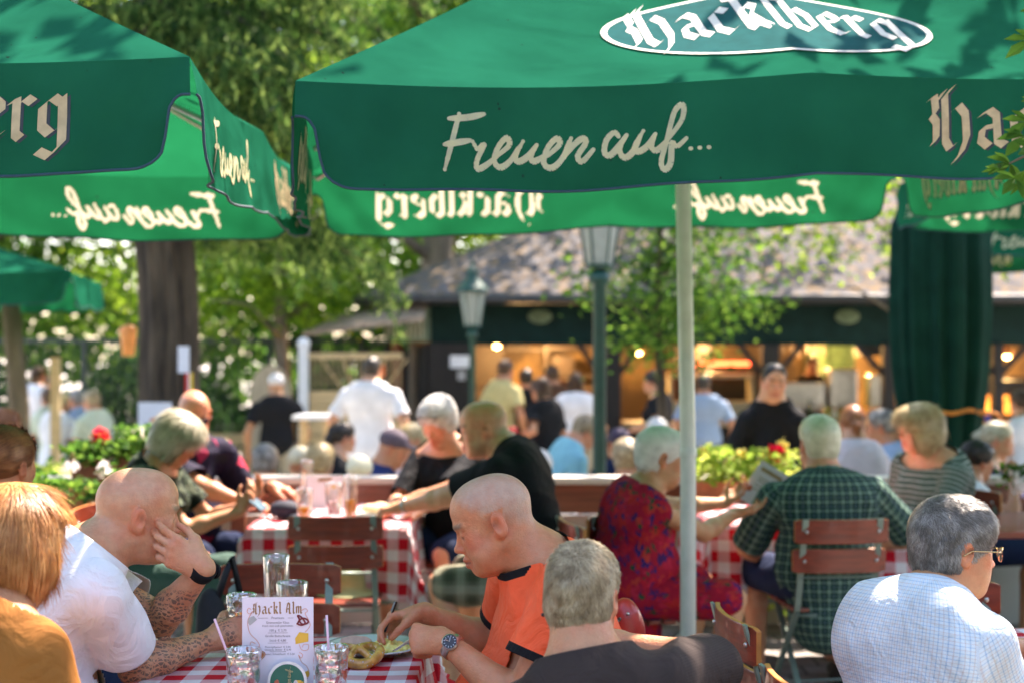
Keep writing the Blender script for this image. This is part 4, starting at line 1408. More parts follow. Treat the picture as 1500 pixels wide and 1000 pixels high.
class Parasol:
    def __init__(s, label, c, rot, rim, W=3.0, h=.98, val=.30, tilt=(0, 0), logos=True, pole=True, mid_logo=True, group='open green parasols over the terrace', segs=(28, 12)):
        s.c = Vector(c); s.W = W; s.h = h; s.rim = rim; s.val = val
        root = thing('parasol', label, 'parasol', (c[0], c[1], c[2]), 0, group)
        s.root = root
        s.Mx = Matrix.Rotation(R(tilt[0]), 3, 'X') @ Matrix.Rotation(R(tilt[1]), 3, 'Y') @ Matrix.Rotation(rot, 3, 'Z')
        hw = W / 2
        s.hw = hw
        pivot = Vector((0, 0, rim))
        def tf(v): return s.Mx @ (Vector(v) - pivot) + pivot
        s.tf = tf
        sides = [Matrix.Rotation(k * PI / 2, 3, 'Z') for k in range(4)]      # side 0 faces -Y
        s.sides = sides
        mb = MB()
        for sd in sides:
            def fn(u, v, sd=sd):
                return tf(sd @ Vector(s.roof(u * 2 - 1, v)))
            mb.grid(fn, segs[0], segs[1])
        mb.build('canopy', CANVAS, root, smooth=True)
        for k, sd in enumerate(sides):
            mv = MB()
            fine = logos and k == 2        # the far side shows its print from within, so there the dye is in the cloth itself
            us = s.usamp(420 if fine else 96)
            rows = 42 if fine else 8
            vs = []
            for j in range(rows + 1):
                for u in us:
                    vs.append(tf(sd @ Vector(s.vpt(u, j / rows * s.hem(u), k))))
            n = len(us)
            mv.add(vs, [(j * n + i, j * n + i + 1, (j + 1) * n + i + 1, (j + 1) * n + i) for j in range(rows) for i in range(n - 1)])
            vo = mv.build('valance', CANVAS, root, smooth=True)
            if fine:
                U = np.repeat(np.array(us)[None], rows + 1, 0).ravel()
                Wv = np.array([j / rows * s.hem(u) for j in range(rows + 1) for u in us])
                ink = np.zeros(len(U)); sc = .56 / HACKL_W
                for polys, fx, fy in ((FREUEN_P, lambda x: -.735 + .535 * x, lambda y: s.val * .54 - y * (.535 * hw)), (HACKL_P, lambda x: .24 + x * sc, lambda y: s.val * .68 - y * sc * hw)):
                    for p in polys:
                        q = [(fx(a) * hw, fy(b)) for a, b in p]
                        cr_ = [(q[(i + 1) % len(q)][0] - q[i][0]) * (Wv - q[i][1]) - (q[(i + 1) % len(q)][1] - q[i][1]) * (U * hw - q[i][0]) for i in range(len(q))]
                        cr_ = np.array(cr_); ink[(cr_ >= 0).all(0) | (cr_ <= 0).all(0)] = 1
                a_ = vo.data.attributes.new('print', 'FLOAT', 'POINT'); a_.data.foreach_set('value', ink.astype(np.float32))
            mt = MB()
            mt.tube([tf(sd @ Vector(s.vpt(u, s.hem(u), k))) for u in us], .0042, 6)
            mt.build('binding', TRIM, vo, smooth=True)
            if logos and k != 2:
                for sg in (1, -1):
                    def f1(x, y, kk, sg=sg, sd=sd, k=k):
                        u = (-.735 + .535 * x) ; w = s.val * .54 - y * (.535 * hw)
                        return tf(sd @ (Vector(s.vpt(u, w, k)) + Vector((0, -sg * (.0016 + kk * .5), 0))))
                    letter_mesh('lettering', FREUEN_P, f1, CREAM, vo)
                    def f2(x, y, kk, sg=sg, sd=sd, k=k):
                        sc = .56 / HACKL_W
                        u = .24 + x * sc; w = s.val * .68 - y * sc * hw
                        return tf(sd @ (Vector(s.vpt(u, w, k)) + Vector((0, -sg * (.0016 + kk * .5), 0))))
                    letter_mesh('lettering', HACKL_P, f2, GOLD if sg == 1 else CREAM, vo)
                    if sg == 1:
                        def f3(x, y, kk, sd=sd, k=k):
                            sc = .56 / HACKL_W
                            u = .24 + x * sc + .006; w = s.val * .68 - y * sc * hw + .004
                            return tf(sd @ (Vector(s.vpt(u, w, k)) + Vector((0, -(.0008 + kk * .3), 0))))
                        letter_mesh('lettering_shadow', HACKL_P, f3, M('dark_print', (.02, .03, .04), .7), vo)
        # ribs and struts
        for k in range(8):
            a = k * PI / 4
            e = Vector((hw * (math.sqrt(2) if k % 2 else 1) * math.cos(a), hw * (math.sqrt(2) if k % 2 else 1) * math.sin(a), rim - .015))
            rb = MB(); rb.tube([tf(e.lerp(Vector((0, 0, rim + h - .06)), q) * 1.0 - Vector((0, 0, .02 + (.095 if k % 2 == 0 else .06) * math.sin(PI * min(1, q * .95 + .05))))) for q in (.02, .15, .3, .5, .7, .85, 1)], .011, 6)
            ro = rb.build('rib', STEEL, root)
            m_ = e.lerp(Vector((0, 0, rim + h)), .42)
            st = MB(); st.bar(tf((.05 * math.cos(a), .05 * math.sin(a), rim + .12)), tf(m_ - Vector((0, 0, .13))), .012, .018)
            st.build('strut', STEEL, ro)
            if k % 2:
                cp = MB(); cp.ell(tf(e * .992 + Vector((0, 0, .014))), (.013, .013, .009)); cp.build('corner_cap', STEEL, root, smooth=True)
        if pole:
            p = MB(); p.tube([(.012, 0, 0), (.012, 0, rim * .48), tf((0, 0, rim + h + .02))], .0315, 20); p.lathe([(.033, -.02), (.035, -.015), (.035, .015), (.033, .02)], (.012, 0, rim * .48), 20); p.build('pole', POLE, root, smooth=True)
            hb = MB(); hb.lathe([(.032, -.05), (.05, -.045), (.055, 0), (.05, .05), (.032, .055)], (0, 0, 0), 20)
            o = hb.build('hub', STEEL, root, smooth=True); o.location = tf((0, 0, rim + .12))
            bs = MB(); bs.box((0, 0, .03), (.8, .8, .06)); bs.lathe([(.06, .06), (.06, .3), (.04, .32)], (0, 0, 0), 20)
            bs.build('base', M('base_concrete', (.35, .34, .32), .9, .15), root, bevel=.01)
    def roof(s, u, v):
        """u in -1..1 along the rim of side -Y, v 0 rim..1 apex"""
        hw = s.hw
        sag = math.sin(PI * min(1, abs((abs(u) - .5) * 2) if False else 1)) * 0
        b = math.sin(PI * abs(u) % PI) if abs(u) < 1 else 0
        x = u * hw * (1 - v); y = -hw * (1 - v) + .018 * b * (1 - v)
        z = s.rim + s.h * v - .035 * math.sin(PI * v) * 1.0 - .035 * b * math.sin(PI * min(1, v + .15)) - .012 * b * (1 - v)
        mid = max(0, 1 - abs(u) / .5)
        return (x, y, z)
    def hem(s, u):
        d = (1 - abs(u)) * s.hw
        V = s.val
        if d < .018: return V * .34
        if d < .07:
            t = (d - .018) / .052
            return V * (.34 + .38 * (1 - math.sqrt(max(0, 1 - t * t))))
        if d < .16:
            t = (d - .07) / .09
            return V * (.72 + .28 * math.sqrt(max(0, 1 - (1 - t) ** 2)))
        return V * (1 - .0 * abs(u))
    def usamp(s, n):
        c = [0, .006, .012, .018, .024, .032, .042, .055, .07, .08, .09, .105, .125, .14, .16]
        l = [-1 + d / s.hw for d in c]
        m_ = [l[-1] + (-2 * l[-1]) * i / n for i in range(1, n)]
        return l + m_ + [-q for q in l[::-1]]
    def vpt(s, u, w, k=0):
        x, y, z = s.roof(max(-1, min(1, u)), 0)
        d = (1 - abs(u)) * s.hw
        wav = .010 * math.sin(u * 9 + k * 1.7) + .006 * math.sin(u * 23 + k) + .02 * math.sin(u * PI * 1.0) * 0
        t = w / s.val
        flare = .03 * t
        cr = .02 * t * math.exp(-d / .12)
        x2 = x * (1 + .004 * t)
        pk = .010 * math.sin(d * 34 - w * 26) * math.exp(-d / .28) * t ** .5 + .004 * math.sin(d * 13 + w * 30 + k) * t
        y += pk
        return (x2 + (.010 * t * math.sin(u * 14 + k)), y - flare + wav * t - .5 * cr, z - w * .992 + .004 * math.sin(u * 16) * t)

PU = Parasol('large green parasol spanning the centre and right, white pole, oval emblem above its valance', (.69, 5.67, 0), .126, 2.455, tilt=(2.0, -2.0))
# emblem above the middle of the front edge
def emblem(pu, side=0, col_white=WHITEP):
    sd = pu.sides[side]
    sl = math.atan2(pu.h, pu.hw)
    def f(x, y, off, sd=sd):
        v = (.05 + y) / (math.hypot(pu.h, pu.hw))
        u = x / (pu.hw * (1 - v))
        p = Vector(pu.roof(u, v))
        return pu.tf(sd @ (p + Vector((0, -math.sin(sl), math.cos(sl))) * (.0035 + off)))
    def oval(rx, ry, r2x, r2y, off, name, mat):
        mb = MB(); n = 72; rings = 5
        if r2x == 0:
            for j in range(rings + 1):
                for i in range(n):
                    t = 2 * PI * i / n; q = j / rings
                    mb.v.append(tuple(f(rx * q * math.cos(t), .41 + ry * q * math.sin(t), off)))
            mb.f = [(j * n + i, j * n + (i + 1) % n, (j + 1) * n + (i + 1) % n, (j + 1) * n + i) for j in range(rings) for i in range(n)]
        else:
            for a, b in ((rx, ry), (r2x, r2y)):
                for i in range(n):
                    t = 2 * PI * i / n
                    mb.v.append(tuple(f(a * math.cos(t), .41 + b * math.sin(t), off)))
            mb.f = [(i, (i + 1) % n, n + (i + 1) % n, n + i) for i in range(n)]
        mb.m = [0] * len(mb.f)
        return mb.build(name, mat, pu.root, smooth=True)
    o = oval(.535, .265, 0, 0, .001, 'emblem', M('emblem_green', (.006, .075, .075), 1.0, .1, spec=.03))
    r = oval(.545, .275, .524, .258, .0015, 'emblem_rim', col_white)
    P_, W_ = blackletter('Hacklberg', .3)
    sc = .92 / W_
    def fl(x, y, kk):
        X = x * sc - .46 
        Y = .285 + y * sc * 1.75 + .06 * (1 - (X / .46) ** 2)
        return f(X, Y, .002 + kk * .6)
    letter_mesh('emblem_lettering', P_, fl, col_white, pu.root)
    mb = MB()
    mb.grid(lambda u, v: f(-.09 + .18 * u, .625 + .14 * v, .0035), 6, 4)
    mb.build('emblem_crest', M('red_print', (.6, .03, .04), .6, .05), pu.root)
    mb = MB()
    mb.grid(lambda u, v: f(-.105 + .21 * u, .61 + .17 * v, .0025), 6, 4)
    mb.build('emblem_crest_border', col_white, pu.root)
emblem(PU)
PL = Parasol('large green parasol cut off by the left edge, script and blackletter on its valance', (-2.42, 5.2, 0), .045, 2.41, tilt=(.8, .6), h=.92)
PR = Parasol('bright backlit green parasol behind the right edge, printed letters glowing through', (3.96, 7.98, 0), -.10, 2.68, W=3.0, h=.9, tilt=(0, 0))
PR2 = Parasol('small green parasol low at the far left under the trees', (-5.9, 14.2, LOW), .2, 2.72, W=3.2, h=.6, logos=False, segs=(10, 5))
PR3 = Parasol('green parasol further back beneath the bright one at the right edge', (5.1, 12.6, LOW), -.15, 3.07, W=3.0, h=.8, logos=True, segs=(12, 6))

# closed parasol wrapped and tied
def closed_parasol():
    c = at(1380, 600, 10.2)
    x, y = c.x, c.y
    t = thing('closed_parasol', 'tall closed dark green parasol tied with an orange cord, at the right', 'closed parasol', (x, y, LOW))
    mb = MB()
    n = 120; prof = [(0.62, .16), (.75, .26), (1.05, .26), (1.42, .30), (1.9, .325), (2.3, .325), (2.9, .31), (3.4, .16), (3.6, .03)]
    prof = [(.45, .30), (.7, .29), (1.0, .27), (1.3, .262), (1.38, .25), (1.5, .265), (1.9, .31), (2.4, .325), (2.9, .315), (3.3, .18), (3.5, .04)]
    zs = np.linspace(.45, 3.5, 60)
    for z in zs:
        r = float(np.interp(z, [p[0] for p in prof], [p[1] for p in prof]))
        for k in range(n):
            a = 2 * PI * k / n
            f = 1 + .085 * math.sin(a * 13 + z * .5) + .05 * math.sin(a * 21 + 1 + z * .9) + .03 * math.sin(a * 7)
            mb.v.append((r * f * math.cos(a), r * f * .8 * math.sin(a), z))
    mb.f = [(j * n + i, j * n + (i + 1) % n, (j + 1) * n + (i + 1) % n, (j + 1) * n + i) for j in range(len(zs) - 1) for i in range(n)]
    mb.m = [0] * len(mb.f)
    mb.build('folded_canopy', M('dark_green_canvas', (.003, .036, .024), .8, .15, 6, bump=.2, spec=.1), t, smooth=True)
    p = MB(); p.tube([(0, 0, 0), (0, 0, 3.6)], .035, 12); p.build('pole', POLE, t, smooth=True)
    co = MB(); co.tube([(.285 * math.cos(2 * PI * k / 40), .235 * math.sin(2 * PI * k / 40), 1.58 + .012 * math.sin(k)) for k in range(41)], .014, 6)
    co.tube([(.2, -.22, 1.58), (.27, -.27, 1.5), (.34, -.28, 1.40), (.38, -.28, 1.32), (.35, -.28, 1.25), (.28, -.28, 1.38), (.22, -.26, 1.52)], .013, 6)
    co.tube([(.2, -.22, 1.58), (.30, -.26, 1.57), (.37, -.26, 1.48), (.40, -.28, 1.34)], .010, 6)
    co.build('cord', M('orange_cord', (.8, .25, .03), .7, .1), t, smooth=True)
    cb = MB(); cb.box((.24, -.26, 1.53), (.035, .03, .05)); cb.build('cord_lock', M('blue_plastic', (.03, .05, .4), .4), t)
    b = MB(); b.lathe([(.35, 0), (.35, .08), (.06, .12), (.05, .45)], n=24); b.build('base', M('base_concrete'), t)
closed_parasol()
# ------------------------------------------------------------------ trees
def leaves_mesh(name, cen, size, mat, parent, rg, droop=0.0, aspect=.55, elong=1.0, nrm_up=.3):
    """one small kinked leaf per centre"""
    n = len(cen)
    d = rg.normal(size=(n, 3)); d[:, 2] = d[:, 2] * .6 - droop; d /= np.linalg.norm(d, axis=1)[:, None]
    q = rg.normal(size=(n, 3)); q[:, 2] += nrm_up * 3
    s = np.cross(d, q); s /= np.linalg.norm(s, axis=1)[:, None] + 1e-9
    nn = np.cross(s, d)
    L = size * rg.uniform(.6, 1.35, n)[:, None] * elong; W = L * aspect / elong
    v = np.stack([cen - d * L * .5, cen - s * W * .5 + nn * L * .06, cen + d * L * .5 - nn * L * .1, cen + s * W * .5 + nn * L * .06], 1)
    return np_mesh(name, v.reshape(-1, 3), np.arange(n * 4).reshape(-1, 4), mat, parent, smooth=False)

def crown_points(rg, n, blobs, hollow=.55, clump=.22, per=26):
    """points in leaf clumps spread through ellipsoid blobs"""
    m = max(1, n // per)
    w = np.array([b[1][0] * b[1][1] + b[1][1] * b[1][2] for b in blobs]); w = w / w.sum()
    idx = rg.choice(len(blobs), m, p=w)
    C0 = np.array([blobs[i][0] for i in idx], float); R0 = np.array([blobs[i][1] for i in idx], float)
    d = rg.normal(size=(m, 3)); d /= np.linalg.norm(d, axis=1)[:, None]
    r = hollow + (1 - hollow) * rg.random(m) ** .6
    cc = C0 + d * R0 * r[:, None]
    pts = np.repeat(cc, per, 0) + rg.normal(size=(m * per, 3)) * clump * np.array([1.2, 1.2, .6])
    return pts

BARK = M('bark', (.070, .052, .034), .95, .7, 9, bump=1.0, bscale=20, stretch=(1, 1, .18), detail=8)
BARK2 = M('pale_bark', (.17, .13, .09), .95, .35, 9, bump=.8, bscale=24, stretch=(1, 1, .2), detail=8)
LEAF = {
 'bright': leaf_mat('leaf_bright', [(.06, .15, .01), (.13, .26, .018), (.28, .42, .04)], .6),
 'mid': leaf_mat('leaf_mid', [(.018, .065, .012), (.045, .14, .02), (.14, .27, .04)], .55),
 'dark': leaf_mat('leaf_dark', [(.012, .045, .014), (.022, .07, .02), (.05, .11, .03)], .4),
 'conifer': leaf_mat('leaf_conifer', [(.010, .036, .012), (.03, .085, .018), (.20, .31, .08)], .48, .35),
}
def tree(label, x, y, h, cr, n, leaf, seed, trunk=.2, g=LOW, blobs=None, bark=BARK, size=.13, group=None, name='tree', kind='trees', tip=1, lean=0, first=.35, clump=.28, per=26, droop=.2):
    rg = np.random.default_rng(seed)
    t = thing(name, label, 'tree', (x, y, g), 0, group)
    mb = MB()
    top = h * .8
    path = [(0, 0, -.1)] + [(lean * q + .08 * math.sin(q * 5 + seed), .08 * math.cos(q * 4 + seed), top * q) for q in (.05, .2, .4, .6, .8, 1)]
    rs = [trunk * 1.35, trunk * 1.1, trunk, trunk * .85, trunk * .7, trunk * .45, trunk * .12]
    mb.tube(path, rs, 16)
    nl = 9
    for k in range(nl):
        q = first + (1 - first) * k / nl
        b = Vector((lean * q, 0, top * q)); a = k * 2.4 + seed
        L = cr * (1.0 - .4 * q)
        e = b + Vector((math.cos(a) * L, math.sin(a) * L, L * .35))
        m_ = b.lerp(e, .5) + Vector((0, 0, .15 * L))
        mb.tube([b, m_, e], [trunk * .35, trunk * .2, trunk * .06], 7)
    mb.build('trunk', bark, t, smooth=True)
    if blobs is None:
        blobs = []
        for k in range(9):
            a = rg.uniform(0, 6.28); q = rg.uniform(0, .75)
            z = h * rg.uniform(first + .12, .92)
            rr = cr * rg.uniform(.4, .62)
            blobs.append(((lean + math.cos(a) * cr * q, math.sin(a) * cr * q, z), (rr, rr, rr * .75)))
    pts = crown_points(rg, n, blobs, clump=clump, per=per)
    leaves_mesh('crown', pts, size, LEAF[leaf], t, rg, droop=droop)
    return t

# the wood behind: distinct trees, with a far mass of leaves closing it
far = [(-9.5, 24, 8.5, 3.0, 'mid'), (-6.6, 27, 10, 3.4, 'bright'), (-3.6, 25, 9, 3.0, 'mid'), (-1.2, 29, 11, 3.6, 'bright'), (2.0, 27, 10.5, 3.4, 'mid'), (5.2, 30, 11, 3.8, 'bright'), (8.6, 27, 10, 3.4, 'mid'), (12, 29, 10.5, 3.6, 'bright'), (-12.5, 29, 10, 3.6, 'mid')]
wh = ['behind the dark metal gate at the far left', 'between the gate and the big ridged trunk', 'right behind the arched wooden board', 'behind the board fence panels', 'behind the left hip of the pavilion roof', 'above the middle of the pavilion roof', 'above the right part of the pavilion roof', 'at the far right beyond the pavilion', 'at the far left edge of the photo']
for i, (x, y, h, c, lf) in enumerate(far):
    tree('leafy %s green tree %s' % ('yellow' if lf == 'bright' else 'deep', wh[i]), x, y, h, c, 9500, lf, 30 + i, .2, size=.19, first=.16, group='trees of the wood behind', clump=.34, bark=BARK2 if i % 2 else BARK)
rg = np.random.default_rng(5)
n = 60000
pts = np.stack([rg.uniform(-24, 24, n), rg.uniform(33, 38, n), rg.uniform(-.4, 13, n)], 1)
pts[:, 1] += 2.5 * np.sin(pts[:, 0] * .6) + 1.2 * np.sin(pts[:, 2] * 1.1 + pts[:, 0])
wm = leaves_mesh('distant_wood', pts, .42, LEAF['mid'], None, rg, nrm_up=.1)
wm['kind'] = 'stuff'; wm['label'] = 'mass of green leaves of the far wood closing the background'
n = 16000
pts = np.stack([rg.uniform(-14, -2.5, n), rg.uniform(19.5, 22, n), rg.uniform(-.4, 1.5, n)], 1)
pts[:, 2] *= .75 + .4 * np.sin(pts[:, 0] * 2.1)
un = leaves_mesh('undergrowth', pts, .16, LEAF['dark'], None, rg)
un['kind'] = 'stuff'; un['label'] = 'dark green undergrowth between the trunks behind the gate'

n = 20000
a_ = rg.uniform(math.radians(35), math.radians(325), n); r_ = rg.uniform(12, 15, n)
pts = np.stack([np.sin(a_) * r_, 2 + np.cos(a_) * r_, rg.uniform(-.3, 6.5, n)], 1)
keep = ~((pts[:, 1] > 6.0) & (np.abs(pts[:, 0]) < 13))
sw = leaves_mesh('surrounding_wood', pts[keep], .62, LEAF['mid'], None, rg, nrm_up=.1)
sw['kind'] = 'stuff'; sw['label'] = 'leafy wood standing round the sides and back of the beer garden'

# big ridged trunk at the left with hanging branches
def big_tree():
    x = at(237, 600, 11).x
    t = thing('tree', 'massive ridged trunk with drooping branches, paper notices pinned to it', 'tree', (x, 11, LOW))
    mb = MB(); n = 96
    zs = np.linspace(-.05, 7, 46)
    for z in zs:
        r = .215 * (1 + .5 * math.exp(-z / .35)) * (1 - .035 * z)
        for k in range(n):
            a = 2 * PI * k / n
            f = 1 + .08 * math.sin(a * 3 + z * .35) + .05 * math.sin(a * 7 + z * .5) + .045 * math.sin(a * 15 + z * 1.1)
            f += .22 * max(0, math.cos(a - .25)) ** 6 * (1 if z < 9 else 0)
            mb.v.append((r * f * math.cos(a) + .045 * math.sin(z * 1.3) + .02 * math.sin(z * 3.1), r * f * (1 + .05 * math.sin(z * 2.2)) * math.sin(a), z))
    mb.f = [(j * n + i, j * n + (i + 1) % n, (j + 1) * n + (i + 1) % n, (j + 1) * n + i) for j in range(len(zs) - 1) for i in range(n)]
    mb.m = [0] * len(mb.f)
    rg = np.random.default_rng(3)
    C_ = []; 
    for k in range(58):
        a = rg.uniform(0, 2 * PI); z0 = rg.uniform(3.3, 6.4); L = rg.uniform(1.0, 1.9) + .35 * max(0, z0 - 4)
        if math.sin(a) < -.2: z0 += .7
        if math.cos(a) > .6: z0 -= .3
        b = np.array([0, 0, z0]); dv = np.array([math.cos(a), math.sin(a), .12])
        pts = [b + dv * L * q + np.array([0, 0, -.42 * L * q ** 2]) for q in (0, .25, .5, .75, 1)]
        mb.tube(pts, [.05, .035, .022, .014, .005], 6)
        for q in np.linspace(.12, 1, 24):
            c = b + dv * L * q + np.array([0, 0, -.42 * L * q ** 2])
            for s_ in (-1, 1):
                w = .55 * (1.15 - q) + .12
                sd = np.array([-dv[1], dv[0], 0]) * s_
                m = 20
                tt = rg.random(m)
                hang = rg.uniform(.1, .55)
                p = c + sd * (w * tt)[:, None] + dv * (w * .5 * tt)[:, None] + np.array([0, 0, -1]) * (hang * tt ** 1.5)[:, None] + rg.normal(size=(m, 3)) * .03
                C_.append(p)
    mb.build('trunk', BARK, t, smooth=True)
    P_ = np.concatenate(C_)
    leaves_mesh('crown', P_, .10, LEAF['conifer'], t, rg, droop=1.1, aspect=.22, elong=1.25)
    return t
big_tree()
# bright hanging leafy branches between the parasols and the pavilion: nearer broad-leaved tree
tree('young broad-leaved tree with bright low branches left of the pavilion', -2.9, 18.3, 6.2, 1.9, 9000, 'bright', 71, .10, size=.12, first=.33, bark=BARK2,
     blobs=[((-.1, 0, 3.3), (.9, .9, .6)), ((.1, .3, 2.7), (.7, .8, .35)), ((-.8, .2, 3.9), (1.1, 1, .9)), ((.0, 0, 4.8), (1.1, 1.2, 1)), ((-1.4, -.2, 2.7), (.8, .6, .5))])
tree('slim tree with dark leaves growing before the pavilion, right of the near street lamp', at(975, 500, 12.4).x, 12.4, 4.6, 1.3, 5600, 'mid', 77, .05, size=.08, first=.5,
     blobs=[((-.2, 0, 2.55), (.5, .4, .28)), ((.3, .1, 2.9), (.55, .5, .3)), ((-.3, 0, 3.7), (.9, .8, .6)), ((.5, .2, 2.4), (.35, .4, .2)), ((.0, 0, 2.05), (.4, .35, .22))], clump=.16)
tree('light green tree overhanging the right part of the pavilion roof', 4.2, 14.5, 5.4, 1.8, 4200, 'bright', 78, .07, size=.12, first=.5, bark=BARK2,
     blobs=[((-.4, 0, 3.1), (1.2, .8, .45)), ((.9, 0, 3.4), (1.2, .8, .5)), ((-1.0, 0, 3.9), (1.2, 1, .6)), ((2.1, 0, 2.7), (.7, .6, .6)), ((.4, 0, 4.6), (1.5, 1.2, .6)), ((1.9, 0, 3.7), (1.0, .8, .6))], clump=.18)
tree('big trunk seen above the eaves at the pavilion left corner', at(640, 400, 21).x, 21.5, 9, 2.6, 7000, 'mid', 79, .3, size=.18, bark=BARK2, first=.45)

# tree over the terrace: its trunk stands behind the camera to the right
def overhead():
    t = thing('tree', 'overhanging chestnut branch with pointed leaves dipping in at the right edge', 'tree', (4.6, 1.2, 0))
    rg = np.random.default_rng(9)
    mb = MB(); mb.tube([(0, 0, -.1), (.05, 0, 1.5), (0, .1, 3.2), (-.3, .3, 5.2)], [.24, .2, .17, .1], 14)
    cl = []
    ends = []
    for k in range(46):  # crown out of view, spread to shade near guests, left open above the parasols
        wx, wy = rg.uniform(-4.2, 3.6), rg.uniform(2.2, 9.6)
        if wy > 5.6 and not (wx < -.3 and wy < 6.2): continue
        e = np.array([wx - 4.6, wy - 1.2, rg.uniform(5.0, 6.2)])
        mb.tube([(0, .1, 3.2 + rg.random()), tuple(np.array([0, .1, 4.6]) * .5 + e * .5 + np.array([0, 0, .3])), tuple(e)], [.06, .035, .01], 6)
        for j in range(8):
            c = e + rg.normal(size=3) * (.7, .7, .25)
            cl.append(c + rg.normal(size=(46, 3)) * (.3, .3, .12))
    br = []
    # the branch that dips into the picture at the right edge
    def near(px, py, Y): return np.array(at(px, py, Y)) - np.array([4.6, 1.2, 0])
    b0 = near(1640, -120, 3.0); 
    twigs = [[b0, near(1560, 20, 3.0), near(1510, 60, 3.0)], [b0, near(1570, 120, 3.05), near(1500, 175, 3.1)], [near(1580, 130, 3.05), near(1530, 215, 3.1), near(1478, 240, 3.1)], [near(1560, 160, 3.1), near(1530, 260, 3.1), near(1490, 275, 3.1)]]
    mb.tube([(0, .1, 3.2), tuple((np.array([0, .1, 3.2]) + b0) / 2 + np.array([0, 0, .3])), tuple(b0)], [.07, .04, .015], 7)
    for tw in twigs: mb.tube([tuple(p) for p in tw], [.008, .005, .002], 5)
    mb.build('trunk', BARK2, t, smooth=True)
    leaves_mesh('crown', np.concatenate(cl), .17, LEAF['mid'], t, rg)
    # palmate leaves
    lb = MB()
    def palmate(c, tip, L, up):
        c = Vector(c); d = (Vector(tip) - c).normalized(); n = Vector(up).normalized(); n = (n - d * n.dot(d)).normalized(); s = d.cross(n)
        for a in (-80, -42, 0, 42, 80):
            dd = d * math.cos(R(a)) + s * math.sin(R(a)); ss = n.cross(dd); l = L * (1 - abs(a) / 200)
            w = l * .17
            pts = [c, c + dd * l * .35 + ss * w * .7 + n * .004, c + dd * l * .65 + ss * w + n * .002, c + dd * l - n * l * .12, c + dd * l * .65 - ss * w + n * .002, c + dd * l * .35 - ss * w * .7 + n * .004, c + dd * l * .6 - n * .006]
            lb.add(pts, [(0, 1, 2, 6), (2, 3, 6), (6, 3, 4), (0, 6, 4, 5)])
    rr = random.Random(2)
    for (px, py, tx, ty, L) in ((1512, 58, 1470, 85, .075), (1530, 15, 1485, 60, .07), (1505, 178, 1462, 210, .07), (1500, 200, 1450, 250, .075), (1480, 240, 1425, 262, .072), (1487, 262, 1455, 300, .07),
                              (1500, 250, 1505, 300, .075), (1515, 222, 1470, 225, .07), (1465, 248, 1440, 240, .05), (1520, 262, 1488, 290, .06), (1535, 120, 1490, 150, .06), (1520, 150, 1500, 190, .06)):
        palmate(near(px, py, 3.05 + rr.uniform(-.06, .06)), near(tx, ty, 3.0 + rr.uniform(-.1, .1)), L, (rr.uniform(-.4, .4), -1, rr.uniform(.2, .9)))
    lb.build('leaf_spray', leaf_mat('leaf_maple', [(.03, .10, .012), (.06, .16, .02)], .45), t)
overhead()
def shade_tree():  # tree out of view, added to shade the lower terrace and pavilion
    t = thing('tree', 'unseen tall tree added to shade the lower terrace from above', 'tree', (8.4, 12.5, LOW))
    rg = np.random.default_rng(19)
    mb = MB(); mb.tube([(0, 0, -.1), (.1, 0, 3), (-.2, 0, 6), (-.8, 0, 9)], [.34, .28, .22, .1], 14)
    cl = []
    for k in range(74):
        e = np.array([rg.uniform(-16, 1.5), rg.uniform(-3.0, 8.0), rg.uniform(7.4, 9.6)])
        if any(math.hypot(e[0] - a_, e[1] - b_) < r_ + .7 for a_, b_, r_ in ((-2.6, -1.3, 2.0), (-6.9, -1.2, 1.0), (-4.75, -.6, .8), (-9.3, 3.7, 1.8), (-8.4, -1.1, .9))): continue  # crown gaps shaped to let sun onto chosen spots below
        if k % 3 == 0: mb.tube([(-.2, 0, 5.5 + rg.random() * 2), tuple(np.array([-.5, 0, 7.5]) * .5 + e * .5), tuple(e)], [.1, .06, .02], 6)
        for j in range(8):
            cl.append(e + rg.normal(size=3) * (.9, .9, .35) + rg.normal(size=(26, 3)) * (.38, .38, .16))
    mb.build('trunk', BARK2, t, smooth=True)
    leaves_mesh('crown', np.concatenate(cl), .24, LEAF['mid'], t, rg)
shade_tree()

